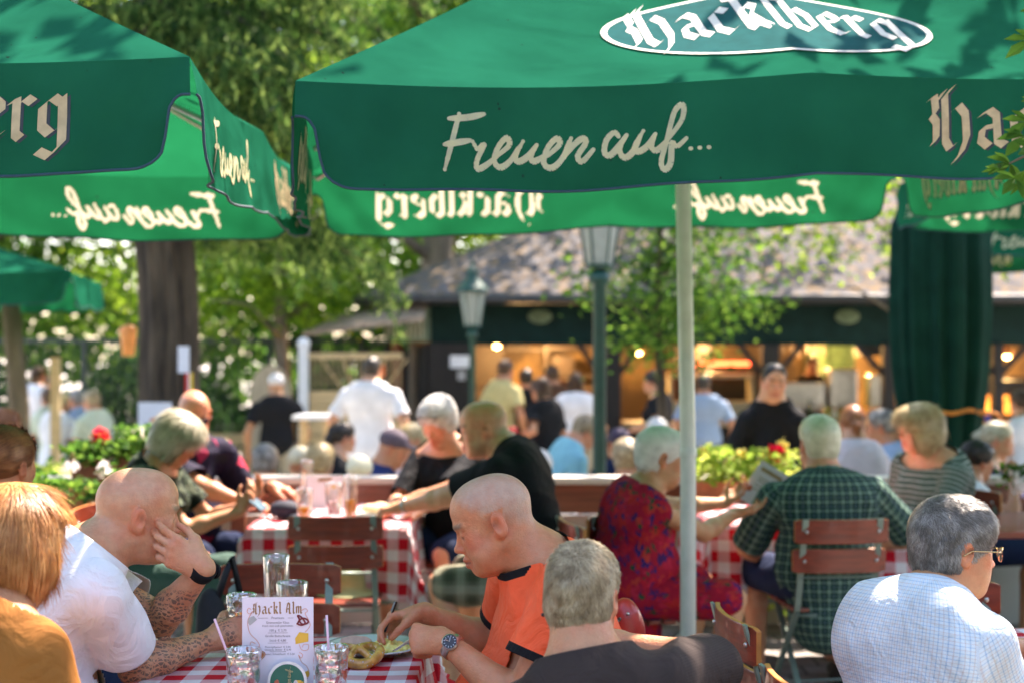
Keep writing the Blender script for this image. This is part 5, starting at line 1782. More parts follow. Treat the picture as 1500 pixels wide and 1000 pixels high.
# ------------------------------------------------------------------ pavilion
WOODK = M('blackened_wood', (.010, .008, .007), .7, .4, 10, bump=.3, stretch=(8, 8, .6))
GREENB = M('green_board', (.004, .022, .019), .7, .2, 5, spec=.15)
WARMW = M('warm_panelling', (.42, .25, .09), .6, .3, 1.3, col2=(.08, .045, .02), thr=(.44, .56))
def shingle():
    m, nt, p, out = node_mat('shingles')
    N, L = nt.nodes, nt.links
    tc = N.new('ShaderNodeTexCoord')
    br = N.new('ShaderNodeTexBrick'); br.inputs['Scale'].default_value = 5.5
    br.inputs['Color1'].default_value = (.075, .073, .078, 1); br.inputs['Color2'].default_value = (.13, .125, .13, 1); br.inputs['Mortar'].default_value = (.06, .055, .05, 1)
    br.inputs['Mortar Size'].default_value = .03; br.inputs['Row Height'].default_value = .9
    L.new(tc.outputs['UV'], br.inputs[0])
    nz = N.new('ShaderNodeTexNoise'); nz.inputs['Scale'].default_value = 9; nz.inputs['Detail'].default_value = 6
    L.new(tc.outputs['Object'], nz.inputs[0])
    r = N.new('ShaderNodeValToRGB'); r.color_ramp.elements[0].position = .5; r.color_ramp.elements[1].position = .62
    L.new(nz.outputs[0], r.inputs[0])
    x = N.new('ShaderNodeMix'); x.data_type = 'RGBA'; L.new(r.outputs[0], x.inputs[0]); L.new(br.outputs[0], x.inputs[6]); x.inputs[7].default_value = (.19, .13, .075, 1)
    L.new(x.outputs[2], p.inputs['Base Color']); p.inputs['Roughness'].default_value = .9; p.inputs['Specular IOR Level'].default_value = .1
    b = N.new('ShaderNodeBump'); b.inputs['Distance'].default_value = .02; b.invert = True
    L.new(br.outputs['Fac'], b.inputs['Height']); L.new(b.outputs[0], p.inputs['Normal'])
    return m
SHING = shingle()
PY = 17.5
def pavilion():
    x0, x1 = -1.0, 11.0; y0, y1 = PY, PY + 6
    t = thing('pavilion', 'dark timber serving pavilion with grey shingle roof and warmly lit open counters', 'pavilion', (x0, y0, LOW))
    O = Vector((x0, y0, LOW))
    W_ = x1 - x0; D = y1 - y0; ez = 2.64; cx = .62       # chamfered front-left corner
    # plan: chamfer from (0,0) to (-cx, .8), back
    plan = [(0, 0), (W_, 0), (W_, D), (-cx, D), (-cx, .85)]
    ov = .38
    eave = [(-.10, -ov), (W_ + ov, -ov), (W_ + ov, D + ov), (-cx - ov, D + ov), (-cx - ov, .68)]
    rz = ez + 1.75
    rid = [(2.9, D / 2), (W_ - 2.6, D / 2)]
    mb = MB()
    vs = [(x, y, ez) for x, y in eave] + [(x, y, rz) for x, y in rid]
    vs2 = [(x, y, z - .07) for x, y, z in vs]
    F_ = [(0, 1, 6, 5), (1, 2, 6), (2, 3, 5, 6), (3, 4, 5), (4, 0, 5)]
    uv = []
    for v in vs + vs2: uv.append((v[0], math.hypot(v[1] * .5, v[2] * 2)))
    mb.add(vs + vs2, F_ + [tuple(7 + i for i in f)[::-1] for f in F_] + [(i, i + 7, (i + 1) % 5 + 7, (i + 1) % 5) for i in range(5)])
    uvs = [(v[0], v[1] * 1.15) for v in vs + vs2]
    mb.build('roof', SHING, t, uv=uvs)
    g = MB(); g.tube([(x, y, ez - .06) for x, y in eave[:2]], .06, 8); g.tube([(eave[4][0], eave[4][1], ez - .06), (eave[0][0], eave[0][1], ez - .06)], .055, 8)
    g.build('gutter', M('dark_gutter', (.02, .022, .024), .5), t, smooth=True)
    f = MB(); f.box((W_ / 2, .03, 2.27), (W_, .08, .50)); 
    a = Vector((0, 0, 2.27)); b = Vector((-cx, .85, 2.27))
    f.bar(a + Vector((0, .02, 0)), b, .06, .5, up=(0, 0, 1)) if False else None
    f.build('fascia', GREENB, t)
    for i, px in enumerate((791, 1241)):
        e = MB(); c = at(px, 464, PY - .04) - O
        e.lathe([(.15, 0), (.15, .02), (.11, .03), (.001, .03)], n=24); e.tube([(-.1, 0, .03), (-.05, .03, .035), (0, .05, .035), (.05, .03, .035), (.1, 0, .03)], .012, 6)
        o = e.build('emblem', M('faded_emblem', (.10, .14, .07), .6, .3, 20), t, smooth=False)
        o.location = (c.x, c.y, c.z); o.rotation_euler = (R(90), 0, 0); o.scale = (1, .6, 1)
    # posts (photo px): big dark panel 630-692, post 893, post 1128, beyond curtain
    def X(px): return (px - 750) / FPX * PY - x0
    w = MB(); w.box(((X(628) + X(694)) / 2, .0, 1.0), (X(694) - X(628), .14, 2.1)); w.build('wall_panel', WOODK, t)
    for px, ww in ((893, 32), (1128, 26), (1300, 16), (1460, 14), (1640, 16), (1900, 20), (2050, 20)):
        p = MB(); p.box((X(px), -.012, 1.0), (ww / 119, .16, 2.08)); 
        for s_ in (-1, 1): p.bar((X(px) + s_ * ww / 260, 0, 1.68), (X(px) + s_ * .38, 0, 2.03), .07, .07, up=(0, 1, 0))
        p.build('post', WOODK, t, bevel=.01)
    for a_, b_ in ((694, 876), (910, 2050)):
        c = MB(); c.box(((X(a_) + X(b_)) / 2, .05, .52), (X(b_) - X(a_), .1, 1.02)); c.build('counter_front', WOODK, t)
        c = MB(); c.box(((X(a_) + X(b_)) / 2, .1, 1.06), (X(b_) - X(a_) - .02, .55, .05)); c.build('counter_top', M('counter_wood', (.40, .27, .14), .4, .2, 8, stretch=(.6, 6, 6)), t, bevel=.008)
    # chamfered side: posts, band with pale fringe, open dark doorway
    sd = MB()
    A = Vector((-.02, .02, 0)); B_ = Vector((-cx, .87, 0)); dv = (B_ - A)
    ang = math.atan2(dv.y, dv.x); L = dv.length
    def q(u, z, off=0): return A + dv * u + Vector((math.sin(ang), -math.cos(ang), 0)) * off + Vector((0, 0, z))
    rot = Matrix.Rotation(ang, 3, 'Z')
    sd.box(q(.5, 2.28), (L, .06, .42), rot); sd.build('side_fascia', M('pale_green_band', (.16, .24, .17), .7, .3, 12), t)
    fr = MB()
    for k in range(9): fr.box(q(.08 + k * .105, 2.24, -.045), (.03, .02, .26), rot)
    fr.build('fringe', M('cream_slats', (.55, .55, .42), .7, .1), t)
    sw = MB(); sw.box(q(.5, 1.0, .25), (L, .05, 2.05), rot); sw.build('side_wall', WOODK, t)
    for u, m_ in ((.04, WOODK), (.36, BARK2), (.70, M('red_brown_post', (.22, .07, .03), .6, .2)), (.97, WOODK)):
        p = MB(); p.box(q(u, 1.02, -.0), (.07, .08, 2.04), rot); p.build('post', m_, t)
    # lean-to roof on the left
    lr = MB(); a0 = Vector((-cx - 1.0, 1.1, 2.22)); 
    lr.add([(-cx - 1.05, .6, 2.18), (-.05, -.55, 2.36), (-.05, .2, 2.62), (-cx - .2, 1.4, 2.62), (-cx - 1.05, .6, 2.13), (-.05, -.55, 2.31), (-.05, .2, 2.57), (-cx - .2, 1.4, 2.57)],
           [(0, 1, 2, 3), (7, 6, 5, 4), (0, 4, 5, 1), (1, 5, 6, 2), (2, 6, 7, 3), (3, 7, 4, 0)])
    lr.build('lean_to_roof', M('weathered_boards', (.30, .22, .16), .9, .3, 5, stretch=(1, 7, 1)), t)
    # interior
    b = MB(); b.box((W_ / 2 - .3, 3.2, 1.25), (W_ + .4, .06, 2.6)); b.build('back_wall', WARMW, t)
    b = MB(); b.box((-.62, 4.4, 1.25), (.06, 6.2, 2.6)); b.build('end_wall', WOODK, t)
    c = MB(); c.box((W_ / 2 - .2, 1.6, 2.49), (W_ + .2, 3.1, .04)); c.build('ceiling', M('ceiling_boards', (.25, .15, .07), .7, .2, 6, stretch=(.5, 8, 1)), t)
    fl = MB(); fl.box((W_ / 2 - .2, 1.8, .015), (W_ + .2, 3.0, .03)); fl.build('floor', M('dark_tiles', (.10, .09, .08), .5), t)
    sg = MB()
    return t, O, X
pav, PO, PX = pavilion()
# its kitchen: each piece of equipment is a thing
STN = M('stainless', (.55, .53, .50), .3, .1, 12, metal=.9)
def kit(name, label, cat, mb, mat, px, py, Y, group=None, bevel=0, smooth=False):
    p = at(px, py, Y); o = mb.build(name, mat, None, bevel=bevel, smooth=smooth); o.location = (p.x, p.y, p.z)
    return tag(o, label, cat, group)
LAMPM = None
def emis(name, col, st):
    if name in _M: return _M[name]
    m = bpy.data.materials.new(name); m.use_nodes = True; p = m.node_tree.nodes['Principled BSDF']
    p.inputs['Base Color'].default_value = col + (1,); p.inputs['Emission Color'].default_value = col + (1,); p.inputs['Emission Strength'].default_value = st
    _M[name] = m; return m
WARM = (1.0, .62, .24)
def heat_lamp(label, px, py, Y, r=.10, energy=30, glow=6, col=WARM):
    p = at(px, py, Y)
    top = LOW + 2.46
    t = thing('pendant_lamp', label, 'lamp', (p.x, p.y, p.z), 0, 'lit lamps inside the pavilion')
    s = MB(); s.lathe([(.02, .12), (.035, .1), (r, .0), (r * .96, 0), (.03, .09)], n=20); s.build('lamp_shade', M('copper', (.55, .25, .1), .3, metal=.8), t, smooth=True)
    b = MB(); b.ell((0, 0, .01), (r * .5, r * .5, r * .5)); b.build('bulb', emis('warm_bulb', WARM, glow), t, smooth=True)
    c = MB(); c.tube([(0, 0, .12), (0, 0, top - p.z)], .006, 5); c.build('cord', M('black_cord', (.01, .01, .01)), t)
    l = bpy.data.lights.new('bulb_light', 'POINT'); l.energy = energy * .45; l.color = col; l.shadow_soft_size = .06
    lo = bpy.data.objects.new('bulb_light', l); C.objects.link(lo); lo.parent = t; lo.location = (0, 0, -.07)
for args in (('copper lamp glowing at the left end of the bar interior', 728, 505, PY + 1.5, .10, 55), ('copper lamp glowing behind the crowded first opening', 800, 500, PY + 2.2, .1, 45),
             ('warm lamp left of the slim tree in the second opening', 935, 515, PY + 2.0, .10, 30), ('warm lamp above the red lit counter', 1040, 500, PY + 2.2, .1, 32), ('round glowing lamp above the kitchen worker', 1193, 500, PY + 1.8, .12, 45),
             ('warm lamp right of the kitchen worker', 1262, 508, PY + 2.2, .1, 50), ('warm lamp seen right of the closed parasol', 1475, 520, PY + 1.5, .1, 50), ('lamp beyond the right picture edge', 1600, 510, PY + 1.8, .1, 40)):
    heat_lamp(*args)
def boxes(lst):
    m = MB()
    for c, s_ in lst: m.box(c, s_)
    return m
kit('display_case', 'long display case with red light strip behind the slim tree', 'display case', boxes([((0, 0, .0), (1.1, .4, .32)), ((0, 0, .5), (1.1, .4, .05)), ((-.53, 0, .25), (.04, .4, .5)), ((.53, 0, .25), (.04, .4, .5))]), M('cream_enamel', (.70, .60, .38), .4), 1040, 605, PY + 1.2)
kit('light_strip', 'glowing red strip over the display case', 'light', boxes([((0, 0, 0), (.85, .05, .05))]), emis('red_strip', (1, .09, .03), 2.5), 1050, 532, PY + 1.1)
kit('refrigerator', 'glass fronted refrigerator standing behind the kitchen worker', 'fridge', boxes([((0, 0, 0), (.6, .5, 1.1)), ((0, -.26, 0), (.5, .02, 1.0))]), [M('fridge_green', (.08, .14, .06), .3, .2)], 1215, 560, PY + 2.4, bevel=.01)
kit('serving_pan', 'stainless container on the counter right of the kitchen worker', 'container', boxes([((0, 0, 0), (.36, .3, .5))]), STN, 1232, 568, PY + .9, bevel=.02)
kit('tall_fryer', 'steel fryer with basket near the closed parasol', 'fryer', boxes([((0, 0, 0), (.3, .3, .42)), ((.12, 0, .3), (.03, .03, .35))]), STN, 1287, 572, PY + 1.2, bevel=.01)
kit('oven', 'black oven with glowing food window at the right edge', 'oven', boxes([((0, 0, 0), (1.5, .5, .62)), ((0, -.26, .34), (1.5, .04, .05))]), M('black_steel', (.03, .025, .02), .4), 1490, 590, PY + 1.3, bevel=.01)
kit('food_tray', 'tray of food with an orange heat-lamp glow painted in', 'food tray', boxes([((0, 0, 0), (1.1, .06, .24))]), M('crusty_food_glow', (.75, .22, .03), .5, .5, 14, emit=.9), 1478, 592, PY + 1.02)  # emission stands in for heat-lamp light falling on the food
rgk = random.Random(8)
for i in range(22):
    px = 1150 + i * 18 if i < 10 else 700 + (i - 10) * 14 + (210 if i > 15 else 0)
    m = MB(); h = rgk.uniform(.14, .28); r = rgk.uniform(.03, .045)
    m.lathe([(.001, 0), (r, 0), (r, h * .6), (r * .35, h * .78), (r * .35, h), (.001, h)], n=12)
    p = at(px, 500, PY + .25 + rgk.random() * .1)
    o = m.build('bottle', [M('bottle_brown', (.25, .10, .03), .15), M('bottle_clear', (.6, .55, .4), .1), M('bottle_dark', (.03, .06, .03), .15)][i % 3], None, smooth=True)
    o.location = (p.x, p.y, LOW + 1.087)
    tag(o, 'bottle or jar standing on the pavilion counter', 'bottle', 'bottles and jars on the pavilion counter')
kit('wall_sign', 'small white signboard on the black wall panel of the pavilion', 'sign', boxes([((0, 0, 0), (.26, .02, .15))]), M('white_sign', (.8, .82, .85), .5), 675, 529, PY - .1)
kit('round_notice', 'small grey notice under the white signboard', 'sign', boxes([((0, 0, 0), (.10, .02, .12))]), M('grey_notice', (.35, .36, .36), .5), 676, 549, PY - .1)
kit('shelf', 'dark shelf with gear on the back wall', 'shelf', boxes([((0, 0, 0), (1.6, .25, .04)), ((-.4, 0, .14), (.3, .2, .22)), ((.1, 0, .1), (.2, .2, .15)), ((.5, 0, .12), (.25, .2, .2))]), M('dark_gear', (.07, .05, .04), .5), 800, 512, PY + 3.0)
kit('monitor', 'black screen hanging from the pavilion ceiling, left of the closed parasol', 'screen', boxes([((0, 0, 0), (.62, .06, .36)), ((0, 0, .25), (.04, .04, .2))]), M('black_plastic', (.012, .012, .013), .3), 1295, 500, PY + .8)

DG = M('dark_gear', (.07, .05, .04), .5)
RB = M('red_brown_gear', (.22, .07, .03), .5, .2)
for nm, lb, ct, lst, mt, px, py, dY in (
  ('cabinet', 'dark tall cabinet at the left end of the bar interior', 'cabinet', [((0, 0, 0), (.5, .4, 1.5)), ((0, -.21, .2), (.44, .02, .5)), ((0, -.21, -.4), (.44, .02, .5))], DG, 712, 560, 2.9),
  ('cabinet', 'dark cabinet with open shelves behind the waitress', 'cabinet', [((0, 0, .5), (.9, .35, .04)), ((0, 0, .1), (.9, .35, .04)), ((0, 0, -.3), (.9, .35, .04)), ((-.44, 0, .1), (.04, .35, 1.0)), ((.44, 0, .1), (.04, .35, 1.0)), ((-.2, 0, .25), (.3, .2, .26)), ((.2, 0, -.15), (.35, .2, .22))], DG, 845, 560, 2.8),
  ('round_cask', 'brown cask standing on the bar behind the crowd', 'cask', [((0, 0, 0), (.34, .34, .36)), ((0, 0, .2), (.28, .28, .05)), ((0, 0, -.2), (.28, .28, .05))], RB, 822, 580, 1.4),
  ('extractor_hood', 'black extractor hood above the red light strip', 'hood', [((0, 0, 0), (1.3, .7, .16)), ((0, 0, .2), (.6, .5, .3))], DG, 1048, 492, 1.9),
  ('oven', 'dark oven block under the hood behind the counter', 'oven', [((0, 0, 0), (1.1, .4, .5)), ((0, -.21, .05), (.9, .03, .28))], M('black_steel', (.03, .025, .02), .4), 1050, 565, 1.9),
  ('utensil_rail', 'rail with hanging ladles right of the kitchen worker', 'rail', [((0, 0, 0), (1.0, .02, .03))] + [((-.45 + k * .11, 0, -.12 - .03 * (k % 3)), (.03, .02, .22)) for k in range(9)], DG, 1160, 492, 2.0),
  ('shelf', 'shelf with pots on the back wall above the kitchen counter', 'shelf', [((0, 0, 0), (1.5, .3, .04))] + [((-.6 + k * .2, 0, .1), (.13, .18, .10 + .06 * (k % 2))) for k in range(7)], DG, 1255, 515, 2.7),
  ('coffee_machine', 'steel coffee machine with dark front on the counter', 'machine', [((0, 0, 0), (.55, .35, .36)), ((0, -.18, -.04), (.45, .03, .16)), ((-.15, -.2, -.1), (.06, .1, .04)), ((.15, -.2, -.1), (.06, .1, .04))], STN, 1172, 580, .9),
  ('crate', 'stack of dark drink crates on the back counter', 'crates', [((0, 0, 0), (.42, .3, .26)), ((.02, 0, .28), (.42, .3, .26)), ((.45, 0, 0), (.42, .3, .26))], RB, 985, 585, 2.0),
  ('menu_board', 'framed menu board on the back wall left of the closed parasol', 'board', [((0, 0, 0), (.6, .03, .42)), ((0, -.02, 0), (.52, .02, .34))], M('slate', (.03, .035, .03), .6, .3, 30), 1283, 478, 3.0),
  ('fridge', 'dark drinks fridge behind the man in the blue shirt', 'fridge', [((0, 0, 0), (.55, .5, 1.3)), ((0, -.26, .1), (.45, .02, .95))], DG, 1010, 545, 2.8),
  ('bread_rack', 'rack of loaves glowing at the right of the closed parasol', 'rack', [((0, 0, 0), (.8, .3, .03)), ((0, 0, .2), (.8, .3, .03)), ((0, 0, .4), (.8, .3, .03))] + [((-.3 + k * .15, 0, .05 + .2 * (k % 2)), (.12, .2, .07)) for k in range(5)], RB, 1560, 560, 2.0)):
    kit(nm, lb, ct, boxes(lst), mt, px, py, PY + dY, bevel=.008)

# ------------------------------------------------------------------ street lamps
LG_ = M('lamp_green', (.005, .062, .046), .4, .12)
def street_lamp(label, px, Y, H_=2.35, r=.05, k=1.0):
    p = at(px, 600, Y)
    t = thing('street_lamp', label, 'street lamp', (p.x, Y, LOW), 0, 'green lantern lamps by the pavilion')
    m = MB(); m.lathe([(.11 * k, 0), (.11 * k, .25), (.07 * k, .32), (r, .4), (r, H_ - .12), (r * 1.7, H_ - .1), (r * 1.7, H_ - .05), (r * .8, H_)], n=20, cap=True)
    m.build('pole', LG_, t, smooth=True)
    f = MB(); a, b = .10 * k, .165 * k; h = .42 * k
    z0 = H_ + .02; z1 = z0 + h
    for i in range(6):
        t0, t1 = i * PI / 3, (i + 1) * PI / 3
        A0 = (a * math.cos(t0), a * math.sin(t0), z0); B0 = (b * math.cos(t0), b * math.sin(t0), z1); B1 = (b * math.cos(t1), b * math.sin(t1), z1); A1 = (a * math.cos(t1), a * math.sin(t1), z0)
        f.bar(A0, B0, .014 * k, .014 * k); f.bar(B0, B1, .02 * k, .02 * k); f.bar(A0, A1, .02 * k, .02 * k)
    f.lathe([(.001, z0 - .01), (a * 1.05, z0 - .01), (a * 1.05, z0 + .01), (.001, z0 + .01)], n=6)
    f.build('lantern_frame', LG_, t)
    cp = MB(); cp.lathe([(b * 1.2, z1 + .0), (b * 1.15, z1 + .03), (.07 * k, z1 + .16 * k), (.06 * k, z1 + .22 * k), (.09 * k, z1 + .24 * k), (.02 * k, z1 + .30 * k), (.012, z1 + .38 * k), (.001, z1 + .40 * k)], n=12)
    cp.build('lantern_roof', LG_, t, smooth=False)
    g = MB(); g.lathe([(a * .93, z0 + .012), (b * .93, z1 - .012)], n=6); g.build('pane', M('frosted_glass', (.55, .60, .55), .25, .05, trans=.5), t)
    l = MB(); l.tube([(0, 0, z0), (0, 0, z0 + .2 * k)], .03 * k, 8); l.build('lamp_holder', M('amber', (.6, .45, .2), .4), t)
    return t
street_lamp('near green street lamp whose lantern touches the parasol edge', 878, 10.4, 2.60, .048)
street_lamp('smaller green street lamp further back, against the pavilion front', 692, 16.2, 2.22, .036, .95)

# ------------------------------------------------------------------ back left: gate fence, boards, benches, sandy play corner
def iron_fence():
    t = thing('iron_fence', 'tall dark iron mesh fence with gate behind the left tables', 'fence', (-8.2, 19, LOW))
    x0, x1 = 0, 6.2
    for k in range(6):
        p = MB(); p.box((x0 + k * (x1 - x0) / 5, 0, 1.05), (.07, .07, 2.15)); p.build('post', M('dark_iron', (.03, .045, .04), .5), t)
    r = MB(); r.box((3.1, 0, 2.08), (6.2, .05, .06)); r.box((3.1, 0, .2), (6.2, .04, .05)); r.build('rail', M('dark_iron'), t)
    b = MB()
    for k in range(62): b.box((.05 + k * .1, 0, 1.12), (.014, .014, 1.9))
    b.build('bars', M('dark_iron'), t)
iron_fence()
PINE = M('pine_boards', (.58, .42, .22), .7, .18, 5, stretch=(.6, .6, 9), bump=.15)
def panel_fence():
    c = at(445, 600, 17)
    t = thing('fence_panel', 'pale wooden board screen with lattice top and white post', 'fence', (c.x, 17, LOW))
    p = MB(); p.box((0, 0, 1.0), (.11, .11, 2.0)); p.ell((0, 0, 2.04), (.075, .075, .075)); p.build('post', M('white_paint', (.75, .77, .80), .4, .04), t, smooth=False)
    b = MB()
    for k in range(7): b.box((.62, .0, .32 + k * .18), (1.1, .03, .168))
    b.box((.62, 0, 1.9), (1.12, .05, .07))
    b.build('boards', PINE, t)
    l = MB()
    for k in range(16): l.box((.1 + k * .07, 0, 1.7), (.012, .02, .36))
    for k in range(5): l.bar((.45 + k * .13, .012, 1.52), (.62 + (k - 2) * .26 + .1, .012, 1.87), .02, .012, up=(0, 1, 0))
    l.build('lattice', PINE, t)
    s = MB(); s.box((.9, -.02, 1.72), (.14, .02, .14)); s.build('plate', M('orange_plate', (.7, .16, .04), .6), t)
panel_fence()
def arch_board():
    c = at(397, 600, 18)
    t = thing('arched_board', 'tall round-topped wooden board standing before the wood', 'board', (c.x, 18, LOW))
    m = MB(); w = .26
    pts = [(-w, .45), (w, .45)] + [(w * math.cos(a), 1.42 + .36 * math.sin(a)) for a in np.linspace(0, PI, 15)]
    n = len(pts)
    m.add([(x, -.02, z) for x, z in pts] + [(x, .02, z) for x, z in pts], [tuple(range(n)), tuple(range(n, 2 * n))[::-1]] + [(i, n + i, n + (i + 1) % n, (i + 1) % n) for i in range(n)])
    m.build('panel', M('grey_boards', (.48, .38, .26), .8, .2, 6, stretch=(8, 8, .5)), t)
    f = MB()
    for s_ in (-1, 1): f.box((s_ * .2, 0, .22), (.05, .06, .47))
    f.box((0, 0, .5), (.7, .25, .04)); f.build('frame', PINE, t)
arch_board()
def bench_table(label, x, y, rz, L=1.8, white=False, group='beer garden tables at the back left'):
    t = thing('beer_table', label, 'table', (x, y, LOW), rz, group)
    m = MB()
    for k in range(4): m.box((0, (k - 1.5) * .145, .75), (L, .14, .035))
    m.build('tabletop', PINE if not white else M('white_cloth', (.8, .78, .74), .8, .04), t, bevel=.004)
    for s_ in (-1, 1):
        l = MB(); l.bar((s_ * (L / 2 - .25), -.22, 0), (s_ * (L / 2 - .25), -.18, .73), .04, .04); l.bar((s_ * (L / 2 - .25), .22, 0), (s_ * (L / 2 - .25), .18, .73), .04, .04); l.box((s_ * (L / 2 - .25), 0, .3), (.03, .4, .03))
        l.build('leg', LG_, t)
    return t
def bench(label, x, y, rz, L=1.8, back=False, group='wooden benches at the back left', mat=None):
    t = thing('bench', label, 'bench', (x, y, LOW), rz, group)
    m = MB()
    for k in range(2): m.box((0, (k - .5) * .14, .46), (L, .13, .035))
    m.build('seat', mat or PINE, t, bevel=.004)
    for s_ in (-1, 1):
        l = MB(); l.box((s_ * (L / 2 - .2), 0, .22), (.05, .26, .44)); l.build('leg', PINE if back else LG_, t)
    if back:
        b = MB(); b.box((0, .16, .78), (L, .03, .16)); b.box((0, .16, .62), (L, .03, .1)); b.build('backrest', PINE, t)
        for s_ in (-1, 1):
            b = MB(); b.box((s_ * (L / 2 - .04), .185, .45), (.06, .05, .9)); b.build('post', PINE, t)
bench_table('sunlit pine table at the left edge under white glare', at(40, 600, 14.5).x, 14.5, .0, 1.5)
bench_table('long sunlit table in front of the group in white', at(90, 600, 12.2).x + .1, 12.2, .25, 1.3)
bench('pine bench with backrest beside the sunlit table', at(60, 650, 11).x, 11.0, .15, 1.2, True)
bench('pine bench end catching full sun right of the group', at(150, 640, 13.0).x, 13.0, .2, .8)
bench('long bench before the wood, below the arched board', at(370, 640, 16.0).x, 16.6, 0.05, 2.0)
bench('short orange-brown bench right of the big trunk', at(330, 620, 18.5).x, 18.6, 0, 1.6, True)
# white cube-like planter box glaring in the sun
m = MB(); m.box((0, 0, .38), (.55, .5, .76)); o = m.build('white_cloth_table', M('white_cloth'), None, bevel=.02); o.location = (at(128, 600, 11.6).x, 11.6, LOW)
tag(o, 'table under a floor-length white cloth in full glare, left of the red geranium', 'table')
# bar table with white top near the man in white
t = thing('high_table', 'high white-topped bar table beside the man in the white shirt', 'table', (at(462, 600, 14.6).x, 14.6, LOW), 0)
m = MB(); m.box((0, 0, 1.3), (.42, .42, .045)); m.build('tabletop', M('white_paint'), t, bevel=.01)
for sx, sy in ((-1, -1), (1, -1), (-1, 1), (1, 1)):
    l = MB(); l.bar((sx * .15, sy * .15, 0), (sx * .12, sy * .12, 1.28), .045, .045); l.build('leg', PINE, t)

# things on the big trunk
def paper(name, label, cat, px, py, Y, w, h, mat, extra=None, th=.006):
    p = at(px, py, Y); m = MB(); m.box((0, 0, 0), (w, th, h)); o = m.build(name, mat); o.location = p
    tag(o, label, cat)
    if extra: extra(o, p)
    return o
def pic(o, p):
    m = MB(); m.ell((.03, -.006, -.035), (.07, .002, .025)); m.build('picture', M('pic_orange', (.6, .25, .1), .6), o)
WP = M('paper_white', (.78, .80, .86), .7, .03)
paper('notice', 'small white notice pinned high on the right of the big trunk', 'notice', 269, 526, 10.72, .085, .2, WP)
paper('poster', 'white laminated poster with orange picture on the big trunk', 'poster', 227, 608, 10.68, .25, .2, WP, pic)
def flag(o, p):
    for i, c in enumerate(((.65, .03, .02), (.8, .5, .03))):
        m = MB(); m.box(((i - .5) * .03 * 1.0, 0, 0), (.03, .005, .16)); m.build('stripe', M('flagc%d' % i, c, .7), o)
paper('pennant', 'small red and yellow pennant right of the big trunk', 'flag', 277, 561, 10.7, .012, .17, WP, flag)
t = thing('lantern', 'small amber lantern hanging left of the big trunk', 'lantern', at(188, 500, 12.0))
m = MB(); m.lathe([(.05, -.12), (.075, .1), (.05, .13), (.001, .14)], n=12, cap=True); m.build('shade', M('amber_glass', (.85, .45, .15), .4, .1, trans=.4), t, smooth=True)
m = MB(); m.tube([(0, 0, .14), (.02, 0, 1.1)], .006, 5); m.build('cord', M('black_cord', (.01, .01, .01)), t)
t = thing('swing_post', 'weathered timber post pair at the far left', 'post', (at(25, 600, 15.5).x, 15.5, LOW))
m = MB(); m.tube([(0, 0, 0), (.03, 0, 1.3), (-.08, 0, 2.6)], [.13, .11, .1], 12); m.build('trunk', BARK2, t, smooth=True)
m = MB(); m.box((.42, 0, .95), (.09, .09, 1.9)); m.build('post', PINE, t)
# ------------------------------------------------------------------ railing between the terraces
RAILW = M('rail_wood', (.20, .060, .028), .5, .25, 6, stretch=(.5, 6, 6), bump=.15, coat=.15)
def railing():
    Y = 8.05
    t = thing('terrace_railing', 'long red-brown board railing with pale top edge across the terrace', 'railing', (0, Y, 0))
    for k, x in enumerate((-3.6, -1.55, -.35, 1.05, 2.55, 4.6)):
        p = MB(); p.box((x, .03, .33), (.08, .08, .66)); p.build('post', RAILW, t)
    b = MB(); b.box((.5, 0, .735), (8.6, .045, .165)); b.build('board', RAILW, t, bevel=.006)
    c = MB(); c.box((.5, 0, .840), (8.6, .16, .04)); c.build('top_board', M('pale_cap', (.62, .56, .48), .55, .15, 7, stretch=(.6, 6, 6)), t, bevel=.008)
    w = MB(); w.box((.5, .10, .32), (8.4, .05, .62)); w.build('panel', M('beige_panel', (.50, .46, .40), .8, .12, 3), t)
railing()

# ------------------------------------------------------------------ flowers
def plant(label, x, y, z, w, h, n, leaf, seed, flowers=(), box=None, group=None, name='flowering_plant', size=.045, boxmat=None, d=.16):
    rg = np.random.default_rng(seed)
    t = thing(name, label, 'plant', (x, y, z), 0, group)
    nb = max(3, int(w / .12))
    cl = []
    for k in range(nb):
        cx = (k + .5) / nb * w - w / 2 + rg.normal() * .02
        hh = h * rg.uniform(.45, 1.35)
        cl.append(np.stack([cx + rg.normal(size=n // nb) * w / nb * .6, rg.normal(size=n // nb) * d * .6, .1 + hh * rg.random(n // nb) ** .7], 1))
    leaves_mesh('leaves', np.concatenate(cl), size, leaf, t, rg, aspect=.8)
    if box:
        b = MB(); bw, bd, bh = box
        b.add([(-bw / 2 * q, -bd / 2 * q, zz) for q, zz in ((.9, 0), (1, bh))] + [(bw / 2 * q, -bd / 2 * q, zz) for q, zz in ((.9, 0), (1, bh))] + [(bw / 2 * q, bd / 2 * q, zz) for q, zz in ((.9, 0), (1, bh))] + [(-bw / 2 * q, bd / 2 * q, zz) for q, zz in ((.9, 0), (1, bh))],
              [(0, 2, 3, 1), (2, 4, 5, 3), (4, 6, 7, 5), (6, 0, 1, 7), (0, 6, 4, 2), (1, 3, 5, 7)])
        b.build('planter', boxmat or M('terracotta', (.42, .15, .07), .8, .12), t)
    for (fx, fy, fz, r, mat, nn) in flowers:
        P_ = rg.normal(size=(nn, 3)); P_ /= np.linalg.norm(P_, axis=1)[:, None]
        leaves_mesh('blossom', V3(fx, fy, fz) + P_ * r * rg.uniform(.5, 1, nn)[:, None], r * .75, mat, t, rg, aspect=.9)
    return t
LIMEL = leaf_mat('leaf_lime', [(.12, .24, .03), (.22, .36, .05), (.40, .45, .10)], .5)
REDF = leaf_mat('petal_red', [(.55, .01, .01), (.8, .03, .02)], .35)
